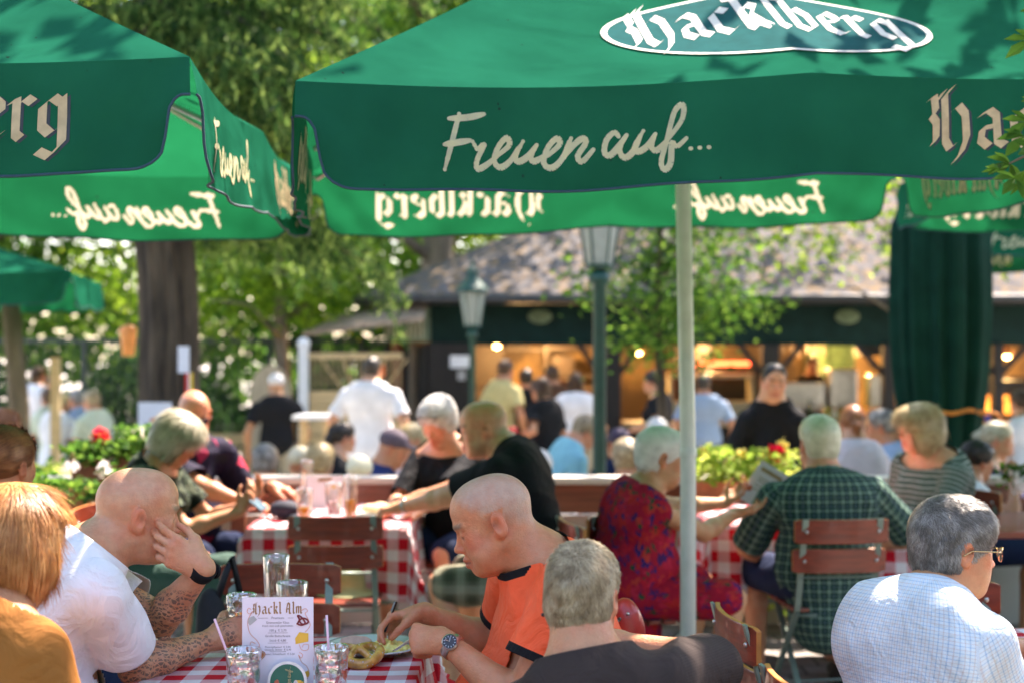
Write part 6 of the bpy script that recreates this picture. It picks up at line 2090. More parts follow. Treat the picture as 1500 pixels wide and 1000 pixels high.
WHF = leaf_mat('petal_white', [(.8, .78, .76), (.85, .75, .72)], .35)
YEL = leaf_mat('petal_yellow', [(.8, .65, .1), (.8, .75, .3)], .35)
plant('lime green plant with yellow blooms in a terracotta trough, right of the pole', at(1082, 700, 7.9).x, 7.84, .74, .47, .15, 1000, LIMEL, 1,
      [(.18, -.05, .27, .05, REDF, 80), (-.2, 0, .26, .04, YEL, 50), (.0, -.05, .27, .03, YEL, 40), (.23, 0, .31, .035, YEL, 40), (.12, -.1, .12, .018, M('petal_orange', (.8, .25, .03), .5), 20)])
t = thing('planter', 'terracotta trough hooked on the railing right of the pole', 'planter', (at(1045, 700, 7.85).x, 7.86, .70))
m = MB(); m.box((0, -.05, .08), (.26, .15, .16)); m.build('trough', M('terracotta', (.42, .15, .07), .8, .12), t, bevel=.01)
plant('leafy green plant hanging over a terracotta box, far left behind the ponytail woman', at(100, 700, 7.2).x, 7.2, .72, .75, .14, 950, LEAF['mid'], 2,
      [(-.2, -.1, .24, .04, WHF, 40), (.05, -.1, .28, .035, WHF, 40), (.2, -.08, .26, .04, WHF, 40), (.33, -.06, .2, .04, WHF, 40), (.28, -.1, .14, .03, WHF, 30)], box=(.7, .18, .16))
plant('red geranium above white blossoms, left of the big trunk', at(160, 700, 7.9).x, 7.9, .84, .38, .18, 900, LEAF['mid'], 3,
      [(-.04, -.04, .26, .05, REDF, 90), (.1, 0, .12, .02, REDF, 25), (-.1, 0, .15, .04, WHF, 50), (.16, 0, .26, .05, WHF, 60), (.02, -.08, .12, .04, WHF, 50), (.18, 0, .16, .03, WHF, 40)], box=(.4, .17, .14), boxmat=RAILW)
plant('tuft of white blossoms on the far table at the right edge', at(1492, 700, 7.0).x, 7.0, .80, .14, .13, 160, LEAF['mid'], 4, [(0, -.02, .12, .05, WHF, 60), (-.03, 0, .17, .035, WHF, 30), (.04, 0, .07, .03, leaf_mat('petal_lilac', [(.5, .45, .8), (.7, .6, .85)]), 20)], size=.03, d=.03)
plant('sunlit yellow-green shrub behind the left tables', at(75, 640, 12).x, 12.6, LOW + .45, .9, .45, 1500, LIMEL, 6, [], size=.07, d=.3)
plant('low plants behind the third table, seen below its cloth', at(1150, 800, 7.9).x, 7.95, .0, .9, .35, 900, LIMEL, 7, [], size=.05)

# ------------------------------------------------------------------ folding chairs
CHW = M('chair_wood', (.23, .032, .012), .38, .25, 9, stretch=(.5, 6, 6), coat=.25, bump=.06)
CHWE = M('chair_wood_edge', (.50, .18, .04), .4, .15)
CHF = M('chair_frame', (.20, .27, .23), .4, .12, metal=.3)
def chair_proto():
    """sitter faces +Y; backrest at the -Y side; origin on the floor below the seat"""
    t = thing('folding_chair', '', 'chair')
    w = .40
    ztop, zseat = .87, .45
    by = -.20
    def back(z): return by - .10 * (z - zseat) / .42
    for s_ in (-1, 1):
        f = MB()
        f.bar((s_ * .165, back(ztop - .01) , ztop - .01), (s_ * .17, by + .01, zseat), .026, .008, up=(0, 1, 0))
        f.bar((s_ * .17, by + .01, zseat), (s_ * .175, .20, .0), .026, .009, up=(0, 1, 0))
        f.build('back_post', CHF, t)
        l = MB(); l.bar((s_ * .15, .19, zseat - .02), (s_ * .15, -.27, .0), .026, .009, up=(0, 1, 0)); l.build('leg', CHF, t)
    for z in (.805, .675):
        m = MB(); hh = .052
        def fn(u, v, z=z, o=0):
            x = (u * 2 - 1) * .208
            c = -.032 * (1 - (2 * u - 1) ** 2)
            zz = z + (v * 2 - 1) * hh
            rz_ = min(1, (1 - abs(2 * u - 1)) / .06)
            zz = z + (v * 2 - 1) * hh * (.86 + .14 * math.sqrt(rz_ if rz_ < 1 else 1))
            return (x, back(z) + c + .006 + o, zz)
        nu = 20
        m.grid(lambda u, v: fn(u, v, o=0), nu, 2); m.grid(lambda u, v: fn(1 - u, v, o=.016), nu, 2)
        a = (nu + 1) * 3
        def idx(i, j, s2): return (s2 * a) + j * (nu + 1) + (i if s2 == 0 else nu - i)
        m.mi = 1
        ring = [(i, 0) for i in range(nu)] + [(nu, j) for j in range(2)] + [(i, 2) for i in range(nu, 0, -1)] + [(0, j) for j in range(2, 0, -1)]
        for k in range(len(ring)):
            p, q = ring[k], ring[(k + 1) % len(ring)]
            m.f.append((idx(p[0], p[1], 0), idx(p[0], p[1], 1), idx(q[0], q[1], 1), idx(q[0], q[1], 0))); m.m.append(1)
        s = m.build('backrest_slat', [CHW, CHWE], t, smooth=False, bevel=.003)
        b = MB()
        for s_ in (-1, 1):
            b.ell((s_ * .16, back(z) - .004 - .012 * .4, z + .0), (.008, .006, .008)); b.ell((s_ * .16, back(z) + .028, z), (.008, .006, .008))
        b.build('bolts', STN, s, smooth=True)
    st = MB()
    for k in range(6): st.box((0, -.16 + k * .066, zseat), (w - .03, .052, .016))
    st.build('seat', [CHW], t, bevel=.003)
    for (y, z) in ((.16, .06), (-.23, .06), (by, zseat - .02), (.17, zseat - .02), (back(.6) + .005, .60)):
        c = MB(); c.tube([(-.17, y, z), (.17, y, z)], .006, 6); c.build('crossbar', CHF, t, smooth=True)
    return t
CH0 = chair_proto(); _used = [False]
def chair(label, x, y, yaw, g=0.0, rz=None):
    o = CH0 if not _used[0] else copy_tree(CH0)
    _used[0] = True
    o.location = (x, y, g); o.rotation_euler = (0, 0, R(yaw))
    tag(o, label, 'chair', 'red-brown folding chairs of the beer garden')
    return o
def under(info, label, back=.04):
    h = info['rootv']; F = info['F']; p = h + F * (.06 + back * 0)
    yaw = math.degrees(math.atan2(-F[0], F[1]))
    return chair(label, p[0], p[1], yaw, info['rootv'][2])

# ------------------------------------------------------------------ tables with gingham cloths
GING = cloth_mat('gingham', 'gingham', (.62, .015, .03), (.80, .77, .80), scale=9.6, coords='UV', trans=.12)
def cloth_table(tl, cl, cx, cy, rz, lx, ly, z=.75, drop=.24, g=0.0, seed=1, gt='tables with gingham cloths', mat=None):
    t = thing('garden_table', tl, 'table', (cx, cy, g), rz, gt)
    m = MB(); m.box((0, 0, z - .022), (lx, ly, .028)); m.build('tabletop', CHW, t, bevel=.004)
    for sx in (-1, 1):
        for sy in (-1, 1):
            l = MB(); l.bar((sx * (lx / 2 - .08), sy * (ly / 2 - .1), z - .04), (sx * (lx / 2 - .08), -sy * (ly / 2 - .22) * .6, 0), .03, .012, up=(1, 0, 0)); l.build('leg', CHF, t)
    l = MB(); l.box((0, 0, .32), (lx - .16, .02, .02)); l.build('crossbar', CHF, t)
    o = MB(); N = 56; ex, ey = lx / 2 + .004, ly / 2 + .004
    uv = []
    rg_ = random.Random(seed)
    ph = [rg_.uniform(0, 6.28) for _ in range(6)]
    def f(u, v):
        X = (u * 2 - 1) * (ex + drop); Yv = (v * 2 - 1) * (ey + drop)
        ox = max(0, abs(X) - ex); oy = max(0, abs(Yv) - ey)
        sx_, sy_ = (1 if X > 0 else -1), (1 if Yv > 0 else -1)
        px_, py_ = min(abs(X), ex) * sx_, min(abs(Yv), ey) * sy_
        d = math.hypot(ox, oy) if (ox and oy) else ox + oy
        dd = max(ox, oy)
        wv = 1 - math.exp(-d * 14)
        arc = Yv if ox > oy else X
        out = .012 * wv + .030 * (d / drop) * math.sin(arc * 17 + ph[0]) * wv + .02 * (d / drop) * math.sin(arc * 31 + ph[1])
        if ox and oy: 
            out += .05 * min(ox, oy) / drop * 2
            k = out + .02
            px_ += sx_ * k * (ox / (d + 1e-6)); py_ += sy_ * k * (oy / (d + 1e-6))
        else:
            if ox: px_ += sx_ * out
            if oy: py_ += sy_ * out
        zz = z - max(0, d * .98) + .0015 * math.sin(X * 9 + ph[2]) * math.sin(Yv * 8 + ph[3]) * (0 if d else 1) - .0
        return (px_, py_, zz if d else z - .0 + .001 * math.sin(X * 23 + ph[4]))
    vs = []
    def axis(e):
        a = list(np.linspace(-e - drop, -e, 12, endpoint=False)) + list(np.linspace(-e, e, 24)) + list(np.linspace(e, e + drop, 13)[1:])
        return a
    AX, AY = axis(ex), axis(ey)
    for b in AY:
        for a in AX:
            vs.append(f((a / (ex + drop) + 1) / 2, (b / (ey + drop) + 1) / 2)); uv.append((a + 3, b + 3))
    nx_ = len(AX); ny_ = len(AY)
    o.add(vs, [(j * nx_ + i, j * nx_ + i + 1, (j + 1) * nx_ + i + 1, (j + 1) * nx_ + i) for j in range(ny_ - 1) for i in range(nx_ - 1)])
    ob = o.build('tablecloth', mat or GING, None, smooth=True, uv=uv, solid=.0015)
    ob.location = (cx, cy, g + .004); ob.rotation_euler = (0, 0, rz)
    tag(ob, cl, 'tablecloth', 'red and white gingham tablecloths')
    return t
cloth_table('garden table in the foreground between the bald men', 'gingham cloth under the menu card and mugs in the foreground', -.605, 3.62, 0, .71, 1.10, seed=2, drop=.2)
cloth_table('garden table in the middle with beer glasses on it', 'gingham cloth hanging long at the corner behind the empty chair', -.87, 7.1, .02, .74, 1.0, seed=3, drop=.34)
cloth_table('garden table between the red dress and the green plaid shirt', 'gingham cloth beside the woman in the red floral dress', 1.42, 7.15, 0, .95, .85, seed=4, drop=.34)
cloth_table('garden table at the lower right edge', 'gingham cloth in front of the woman with glasses', 1.76, 3.85, .0, .84, .90, seed=5, drop=.2)
# bare table far right
t = thing('garden_table', 'bare dark red table at the right edge with glasses on it', 'table', (at(1500, 700, 6.9).x, 6.9, 0), 0)
m = MB(); m.box((0, 0, .735), (.8, .8, .03)); m.build('tabletop', CHW, t, bevel=.004)
for sx in (-1, 1):
    for sy in (-1, 1):
        l = MB(); l.bar((sx * .32, sy * .3, .72), (sx * .32, -sy * .2, 0), .03, .012, up=(1, 0, 0)); l.build('leg', CHF, t)
cloth_table('garden table on the lower terrace behind the railing', 'pale cloth on the table behind the railing, left half', -1.3, 10.6, 0, 1.6, .8, g=LOW, seed=8, drop=.2, mat=M('white_cloth'))
chair('red-brown chair seen face-on behind the foreground glasses, black bag hung on it', at(406, 830, 4.8).x, 4.60, 180)
chair('empty chair with its back to us at the middle table, hat on its seat', at(487, 760, 6.2).x, 6.50, 2)
chair('empty chair seen edge-on from behind, lower right next to the pole', .90, 4.02, -83)
chair('chair under the woman with glasses, only its top slat showing at the bottom edge', .91, 3.24, -80)
chair('chair behind the chin of the woman with glasses, facing us', 1.34, 4.24, 180)
chair('chair behind the bald man in white, below the planter', at(128, 740, 5.9).x, 5.7, -60)
# things on the near table
BEER = M('beer', (.85, .45, .04), .15, .05, trans=.5)
GL = glass_mat('glass_clear')
GLD = glass_mat('glass_dimpled', bump=1.0, bscale=42, gloss=.5)
def tumbler(label, x, y, z, r0, r1, h, mat, fill=0, fmat=None, straw=None, group=None, name='glass', foam=False, cat='glass', thick=.004, base=.012):
    t = thing(name, label, cat, (x, y, z), 0, group)
    m = MB()
    prof = [(.001, 0), (r0 * .9, 0), (r0, .006), (r0, .02)] + [(r0 + (r1 - r0) * q, .02 + (h - .02) * q) for q in (.25, .5, .75, 1)] + [(r1 - thick * .3, h + .002), (r1 - thick, h - .001)] + [(r0 + (r1 - r0) * q - thick, .02 + (h - .02) * q) for q in (.75, .5, .25)] + [(r0 - thick, base + .006), (.001, base)]
    m.lathe(prof, n=40); m.build('vessel', mat, t, smooth=True)
    if fill:
        f = MB(); rr = lambda q: r0 + (r1 - r0) * q - thick - .0008
        f.lathe([(.001, base + .001), (rr(0) * .98, base + .003), (rr(fill), base + fill * (h - base)), (.001, base + fill * (h - base))], n=32); f.build('drink', fmat or BEER, t, smooth=False)
        if foam:
            f = MB(); z1 = base + fill * (h - base) + .001; f.lathe([(.001, z1), (rr(fill), z1), (rr(fill + .04), z1 + .006), (.001, z1 + .006)], n=28); f.build('foam', M('foam', (.85, .83, .78), .8, bump=.5, bscale=300), t)
    if straw:
        s = MB(); s.tube([(0, 0, base + .004), straw], .003, 8); s.build('straw', M('pink_straw', (.85, .55, .65), .4), t, smooth=True)
    return t
def on(px, py, Y=None, z=.754):
    if Y is None: Y = (CAM_H - z) / (py - 500) * FPX
    return (px - 750) / FPX * Y, Y
for (lb, px, Y, r0, r1, h, mat, kw) in (
  ('dimpled glass mug with a pink straw, nearest on the left of the menu card', 357, 3.40, .036, .043, .128, GLD, dict(straw=(-.072, .01, .20))),
  ('dimpled glass mug with a pale straw, right of the menu card', 485, 3.42, .036, .043, .13, GLD, dict(straw=(-.012, .01, .205))),
  ('dimpled mug gripped by the tattooed man', 354, 3.93, .034, .042, .165, GLD, dict()),
  ('tall wheat beer glass, nearly empty, in front of the red chair', 405, 4.08, .030, .039, .25, GL, dict(fill=.10)),
  ('wide tumbler with foam dregs behind the menu card', 428, 3.98, .038, .045, .19, GL, dict(fill=.12, fmat=M('foam_dregs', (.72, .74, .62), .5)))):
    x, y = on(px, 0, Y); tumbler(lb, x, y, .756, r0, r1, h, mat, name='mug' if 'mug' in lb else 'glass', group=None, **kw)
# menu card in a stand
def text_obj(txt, size, loc, mat, parent, align='CENTER', name='small_print'):
    cu = bpy.data.curves.new('t', 'FONT'); cu.body = txt; cu.size = size; cu.align_x = align; cu.resolution_u = 2
    o = bpy.data.objects.new('t', cu); C.objects.link(o)
    dg = bpy.context.evaluated_depsgraph_get(); me = bpy.data.meshes.new_from_object(o.evaluated_get(dg))
    bpy.data.objects.remove(o); me.materials.clear(); me.materials.append(mat)
    m = link_mesh(name, me, parent); m.location = loc; m.rotation_euler = (R(90), 0, 0)
    return m
def menu_card():
    Y = 3.45; w, h = .172, .245
    x = at(407, 0, Y).x
    t = thing('menu_card', 'white menu card with blackletter heading standing on the near table', 'menu card', (x, Y, .756), R(2))
    m = MB(); m.box((0, 0, h / 2), (w, .0012, h)); m.build('card', M('card_white', (.80, .80, .90), .5, .02), t)
    s = MB(); s.box((0, .006, .012), (.12, .05, .012)); s.build('stand', M('menu_stand', (.2, .1, .05), .5), t, bevel=.002)
    BR = M('print_brown', (.33, .19, .08), .6); DK = M('print_dark', (.10, .10, .14), .6); PK = M('print_salmon', (.70, .33, .22), .6)
    P_, W_ = blackletter('Hackl Alm', .26); sc = .122 / W_
    letter_mesh('heading', P_, lambda a, b, k: (a * sc - .061, -.0012 - k * .00005, h - .040 + b * sc * 1.1), BR, t, sub=1)
    y = -.0012
    for txt, sz, zz in (('Premium', .0085, .053), ('Emmentaler Käse', .0078, .064), ('frisch vom Laib geschnitten', .0068, .0715), ('100 g  € 2,70', .0078, .083), ('Große Butterbreze', .0078, .0965), ('Stück € 4,80', .0078, .1075), ('Fleischpflanzerl  € 5,90', .0066, .123), ('Obatzda, Butter  € 6,40', .0066, .1295), ('Radieserl, Schnittlauch  € 3,20', .0066, .140)):
        text_obj(txt, sz, (0.0, y, h - zz), DK, t)
    ln = MB()
    for zz, a, b in ((.0505, -.048, -.024), (.0505, .024, .038), (.0865, -.024, .024), (.111, -.024, .024), (.132, -.02, .02)): ln.box(((a + b) / 2, y, h - zz), (b - a, .0003, .0007))
    ln.build('rules', DK, t)
    for path in ([(-.064, .03), (-.07, .026), (-.074, .034), (-.068, .040), (-.060, .034), (-.072, .055), (-.068, .085), (-.050, .105), (-.044, .118), (-.052, .125), (-.066, .12), (-.064, .108), (-.054, .112)],
                 [(.055, .034), (.066, .028), (.072, .034), (.066, .040), (.074, .055), (.078, .07), (.066, .085)], [(.052, .115), (.058, .128), (.072, .128), (.074, .116), (.062, .115), (.060, .122)], [(.052, .134), (.060, .14), (.056, .148), (.05, .140), (.058, .158), (.070, .168), (.076, .186), (.07, .2)]):
        sw = MB(); pp = smooth_path(path, 5); sw.tube([(a, y, h - b) for a, b in pp], .0007, 4); sw.build('flourish', PK, t)
    pz = MB(); pp = smooth_path([(.046, .066), (.052, .055), (.048, .045), (.056, .048), (.066, .062), (.058, .068), (.048, .064), (.058, .052), (.070, .054), (.073, .062), (.060, .066), (.052, .058)], 5)
    pz.tube([(a, y - .0004, h - b) for a, b in pp], .0021, 6); pz.build('pretzel_drawing', M('print_maroon', (.22, .02, .03), .5), t)
    ch = MB(); ch.add([(a, y - .0002, h - b) for a, b in ((.042, .100), (.052, .085), (.074, .088), (.074, .108), (.043, .114))], [(0, 1, 2, 3, 4)]); ch.add([(a, y - .0004, h - b) for a, b in ((.065, .182), (.073, .178), (.077, .186), (.074, .194), (.066, .194))], [(0, 1, 2, 3, 4)])
    ch.build('cheese_drawing', M('print_cheese', (.78, .48, .06), .6), t)
    rd = MB(); rd.add([(a, y - .0002, h - b) for a, b in ((-.071, .050), (-.058, .045), (-.050, .054), (-.062, .064), (-.068, .068), (-.072, .060))], [(0, 1, 2, 3, 4, 5)]); rd.build('radish_drawing', M('print_grey', (.42, .46, .46), .6), t)
    ht = MB(); pts = [(16 * math.sin(a) ** 3, 13 * math.cos(a) - 5 * math.cos(2 * a) - 2 * math.cos(3 * a) - math.cos(4 * a)) for a in np.linspace(0, 2 * PI, 40, endpoint=False)]
    ht.add([(-.050 + p[0] * .00128, y - .0002, h - .143 + p[1] * .00115) for p in pts], [tuple(range(40))]); ht.build('heart_drawing', M('print_ginger', (.45, .16, .05), .6, .3, 200), t)
    h2 = MB(); h2.tube([(-.050 + p[0] * .0011, y - .0006, h - .143 + p[1] * .00098) for p in pts + pts[:1]], .0006, 4); h2.build('heart_icing', WHITEP, t)
menu_card()
def coaster():
    Y = 3.415; x = at(420, 0, Y).x; r = .0475
    t = thing('beer_mat', 'round green beer mat with white rim leaning on the menu card', 'beer mat', (x, Y, .756))
    t.rotation_euler = (R(-8), 0, 0)
    def disc(r0, r1, y, mat, name, th=.0006, n=64):
        m = MB()
        if r0 == 0: m.add([(r1 * math.cos(2 * PI * k / n), y, r + r1 * math.sin(2 * PI * k / n)) for k in range(n)] + [(r1 * math.cos(2 * PI * k / n), y + th, r + r1 * math.sin(2 * PI * k / n)) for k in range(n)], [tuple(range(n)), tuple(range(n, 2 * n))[::-1]] + [(k, n + k, n + (k + 1) % n, (k + 1) % n) for k in range(n)])
        return m.build(name, mat, t)
    disc(0, r, 0, M('mat_white', (.82, .82, .78), .6), 'card', .0014)
    disc(0, r * .86, -.0006, M('mat_green', (.01, .14, .09), .5, .1), 'print', .0004)
    letter_mesh('lettering', FREUEN_P, lambda a, b, k: (.004 - b * .075, -.0014 - k * .00004, r - .030 + a * .066), M('mat_gold', (.55, .5, .25), .5), t, sub=1)
    m = MB(); m.box((.028, -.001, r - .006), (.012, .0008, .018)); m.box((.035, -.001, r - .008), (.009, .0008, .016)); m.build('mug_drawing', M('print_cheese', (.78, .48, .06), .6), t)
    m = MB(); m.ell((.021, -.0012, r - .006), (.006, .0006, .010)); m.build('foam_drawing', WHITEP, t)
    m = MB(); m.ell((-.024, -.001, r - .004), (.005, .0005, .009)); m.ell((-.028, -.0012, r - .002), (.003, .0005, .004)); m.build('emblem_drawing', M('print_rust', (.5, .12, .06), .5), t)
coaster()
def plate_food():
    x, y = on(553, 957)
    t = thing('plate', 'grey plate with white rim in front of the man in orange', 'plate', (x - .01, y, .756))
    m = MB(); m.lathe([(.001, .004), (.075, .004), (.085, .006), (.125, .022), (.135, .024), (.134, .027), (.124, .026), (.084, .010), (.07, .008), (.001, .008)], n=56)
    m.build('dish', M('stoneware', (.55, .58, .56), .25, .06, coat=.5), t, smooth=True)
    rg_ = np.random.default_rng(6)
    s = Sculpt()
    for k in range(60):
        a = rg_.uniform(0, 6.28); q = math.sqrt(rg_.random())
        c = V3(x + .030 + math.cos(a) * q * .062, y - .025 + math.sin(a) * q * .040, .772 + .026 * (1 - q) * rg_.uniform(.6, 1.2))
        s.ell(c, rg_.uniform(.006, .012, 3), None, .004)
    P_, Q = s.mesh(.0022, disp=wrinkle(3, .0008, 500))
    o = np_mesh('potato_salad', P_ - V3(x, y, .76), Q, M('salad_yellow', (.78, .70, .20), .35, .12, 120, sheen=.1)); o.location = (x, y, .76)
    tag(o, 'heap of pale yellow potato salad on the plate', 'food')
    m = MB()
    pts = [(-.045, -.01), (-.04, .008), (-.01, .016), (.03, .014), (.045, .006), (.048, -.012)]
    m.prism(pts, 0, .024); o = m.build('meat_slice', M('meat_beige', (.55, .36, .26), .5, .1, 60), None, bevel=.002); o.location = (x - .062, y + .035, .775)
    o.rotation_euler = (R(58), 0, R(-6))
    tag(o, 'slice of pale meat loaf lying at the left of the plate', 'food')
    # pretzel
    px_, py_ = on(522, 972)
    s = Sculpt()
    path = smooth_path([(.030, -.050), (.022, -.020), (-.004, .012), (-.040, .040), (-.062, .015), (-.058, -.025), (-.030, -.055), (.012, -.062), (.048, -.04), (.062, .0), (.050, .035), (.015, .02), (-.015, -.015), (-.030, -.045)], 5)
    n_ = len(path)
    for k in range(n_ - 1):
        r_ = .0135 - .006 * abs(k / n_ * 2 - 1) ** 1.5
        zz = .014 + .010 * math.sin(k / n_ * PI * 4) ** 2
        s.cap(V3(path[k][0], path[k][1], zz), V3(path[k + 1][0], path[k + 1][1], zz), r_, r_, .004)
    P_, Q = s.mesh(.0028)
    t2 = thing('pretzel', 'glossy salted pretzel leaning at the plate rim', 'pretzel', (px_, py_, .770)); t2.rotation_euler = (R(15), 0, R(20))
    np_mesh('dough', P_, Q, M('pretzel_crust', (.55, .22, .035), .22, .35, 30, coat=.5, col2=(.78, .42, .10)), t2)
    g = MB()
    rr = random.Random(3)
    for k in range(46):
        i = rr.randrange(len(P_)); v = P_[i]
        if v[2] > .016: g.box(tuple(v), (.0028, .0024, .0022), Matrix.Rotation(rr.random() * 3, 3, 'Z'))
    g.build('salt', WHITEP, t2)['kind'] = 'stuff'
plate_food()
m = MB(); m.box((0, 0, .006), (.24, .10, .012)); o = m.build('wooden_tray', M('tray_dark', (.10, .05, .03), .5), None, bevel=.002); o.location = (at(330, 995, 3.5).x, 3.38, .757); tag(o, 'dark wooden tray edge beside the tattooed forearm', 'tray')
# items on the middle table
BEER2 = M('beer_cola', (.10, .02, .02), .15)
def glass_at(lb, px, Y, h, r, fill, fm, foam=False, name='glass'):
    tumbler(lb, at(px, 0, Y).x, Y, .756, r * .82, r, h, GL, fill=fill, fmat=fm, foam=foam, name=name, thick=.003)
glass_at('beer glass a third full, left on the middle table', 446, 6.78, .165, .042, .42, BEER)
glass_at('tall glass half full of golden beer on the middle table', 513, 6.75, .23, .036, .46, BEER)
glass_at('mug with dark drink in the middle of the middle table', 489, 7.0, .17, .045, .38, BEER2, name='mug')
glass_at('tall empty glass at the back of the middle table', 449, 7.35, .25, .034, 0, None)
m = MB(); m.box((0, 0, .09), (.22, .004, .17)); o = m.build('menu_card', M('card_white'), None); o.location = (at(480, 700, 7.3).x, 7.3, .757); o.rotation_euler = (R(-8), 0, R(4))
tag(o, 'second menu card standing at the back of the middle table', 'menu card')
m = MB(); m.add([(-.05, -.003, .16), (.02, -.003, .165), (.02, -.003, .15), (-.05, -.003, .145)], [(0, 1, 2, 3)]); m.build('heading', M('print_brown', (.33, .19, .08), .6), o)
m = MB(); m.ell((.03, -.003, .12), (.015, .001, .012)); m.build('picture', M('print_cheese', (.78, .48, .06), .6), o)
m = MB(); m.lathe([(.001, .004), (.08, .004), (.12, .022), (.13, .024), (.12, .026), (.08, .010), (.001, .008)], n=32); o = m.build('plate', M('stoneware', (.55, .58, .56), .25), None, smooth=True); o.location = (at(545, 740, 7.0).x, 7.0, .757); tag(o, 'plate in front of the man in the black shirt', 'plate')
m = MB(); m.ell((0, 0, .03), (.07, .05, .022)); m.ell((.03, .02, .04), (.04, .03, .02)); o = m.build('bread', M('bread', (.72, .50, .28), .7, .2, 30), None, smooth=True); o.location = (at(548, 740, 7.05).x, 7.05, .765); tag(o, 'bread roll on the plate of the middle table', 'bread')
m = MB(); m.ell((0, 0, .045), (.08, .065, .045)); m.ell((.05, -.03, .02), (.07, .045, .008)); o = m.build('cap', M('navy_cap', (.01, .012, .03), .8), None, smooth=True); o.location = (at(418, 740, 6.95).x, 6.95, .757); tag(o, 'folded navy cap lying on the middle table', 'cap')
# hat on the chair seat
t = thing('sun_hat', 'pale olive sun hat lying on the seat of the empty middle chair', 'hat', (at(506, 880, 6.5).x, 6.56, .46))
m = MB(); m.lathe([(.001, .115), (.05, .112), (.078, .095), (.085, .05), (.088, .02), (.14, .006), (.142, .002), (.085, .004)], n=32); m.build('crown', M('olive_felt', (.50, .50, .27), .85, .08), t, smooth=True)
# black bag on the near empty chair
t = thing('shoulder_bag', 'black shoulder bag hanging from the left of the face-on chair', 'bag', (at(318, 880, 4.75).x, 4.75, .38))
s = Sculpt(); s.ell((0, 0, .17), (.085, .055, .17)); s.ell((-.02, 0, .3), (.05, .035, .12)); P_, Q = s.mesh(.009, disp=wrinkle(5, .005, 30)); np_mesh('bag_body', P_, Q, M('black_cloth', (.012, .013, .018), .8, .2), t)
m = MB(); m.tube([(.0, .0, .38), (.03, .0, .47), (.05, -.0, .52), (.07, .03, .40)], [.012] * 4, 6); m.build('strap', M('black_cloth'), t, smooth=True)
# red handbag piece behind the brown shirt head
t = thing('handbag', 'red leather handbag with studs behind the short-haired head', 'bag', (at(905, 900, 4.0).x + .02, 4.0, .70))
s = Sculpt(); s.ell((0, 0, .10), (.055, .05, .10)); s.ell((.0, 0, .02), (.06, .05, .05)); P_, Q = s.mesh(.006, disp=wrinkle(8, .003, 60)); np_mesh('bag_body', P_, Q, M('red_leather', (.45, .03, .02), .35, .2, coat=.3), t)
m = MB()
for k in range(9): m.ell((.045 * math.cos(k * .6), -.048, .02 + k * .018), (.005, .005, .005))
m.build('studs', STN, t, smooth=True)
# ------------------------------------------------------------------ the guests
def A3(px, py, Y): return np.array(at(px, py, Y))
TAN = (.56, .27, .17); PALE = (.64, .36, .26); DSK = (.45, .24, .15)
GREYH = hair_mat('hair_grey', [(.06, .052, .044), (.18, .16, .14), (.48, .45, .41)])
SALT = hair_mat('hair_ash', [(.12, .08, .04), (.36, .27, .16), (.68, .57, .38)])
BLOND = hair_mat('hair_blond', [(.30, .20, .09), (.48, .36, .18), (.62, .52, .30)])
STRAW = hair_mat('hair_strawberry', [(.28, .085, .02), (.50, .20, .055), (.70, .37, .14)])
ASHB = hair_mat('hair_ash_blond', [(.28, .24, .17), (.46, .42, .31), (.62, .58, .46)])
WHITEH = hair_mat('hair_white', [(.45, .43, .40), (.68, .66, .62), (.82, .80, .76)])
BROWN = hair_mat('hair_brown', [(.03, .015, .008), (.08, .04, .02), (.14, .08, .04)])
AUBURN = hair_mat('hair_auburn', [(.12, .04, .015), (.28, .10, .04), (.42, .18, .07)])
DARK = hair_mat('hair_dark', [(.010, .008, .007), (.03, .022, .018), (.06, .05, .04)])
c_orange = cloth_mat('orange_jersey', 'plain', (1.0, .135, .05), rough=.6)
c_black = cloth_mat('black_cotton', 'plain', (.012, .013, .016))
c_trim = cloth_mat('black_trim', 'plain', (.012, .012, .014))
c_white = cloth_mat('white_cotton', 'plain', (.80, .80, .84))
c_brown = cloth_mat('brown_rib', 'vstripes', (.050, .036, .032), (.036, .026, .024), scale=230, wid=.4)
c_must = cloth_mat('mustard_cotton', 'plain', (.33, .125, .028))
c_blueplaid = cloth_mat('pale_blue_check', 'plaid', (.70, .76, .80), (.28, .44, .62), scale=62, wid=.13, c3=(.58, .50, .48))
c_green = cloth_mat('green_tartan', 'plaid', (.012, .045, .030), (.22, .34, .27), scale=26, wid=.20, c3=(.06, .10, .12))
c_floral = cloth_mat('red_floral', 'floral', (.36, .01, .03), (.50, .015, .03), scale=36, c3=[(.05, .015, .10), (.50, .04, .03), (.40, .012, .03), (.07, .015, .09), (.45, .02, .02), (.02, .06, .03), (.50, .02, .05)])
c_hawaii = cloth_mat('aloha_print', 'floral', (.015, .012, .03), (.03, .012, .03), scale=13, c3=[(.60, .05, .10), (.02, .015, .04), (.55, .42, .15), (.25, .02, .06), (.02, .02, .03)])
c_dkgreen = cloth_mat('dark_green_print', 'camo', (.008, .014, .010), (.03, .045, .028), scale=15, c3=[(.10, .12, .08), (.010, .015, .012)])
c_plaidshort = cloth_mat('khaki_plaid', 'plaid', (.16, .15, .10), (.07, .07, .045), scale=10, wid=.35, c3=(.32, .30, .22))
c_stripe = cloth_mat('grey_green_stripes', 'stripes', (.06, .095, .075), (.30, .34, .30), scale=38, wid=.30)
c_navy = cloth_mat('navy_denim', 'plain', (.012, .022, .06))
c_lblue = cloth_mat('aqua_cotton', 'plain', (.20, .50, .60))
c_pink = cloth_mat('pink_cotton', 'plain', (.75, .07, .16))
c_sky = cloth_mat('pale_blue_cotton', 'plain', (.30, .40, .55))
c_beige = cloth_mat('beige_cotton', 'plain', (.45, .38, .27))
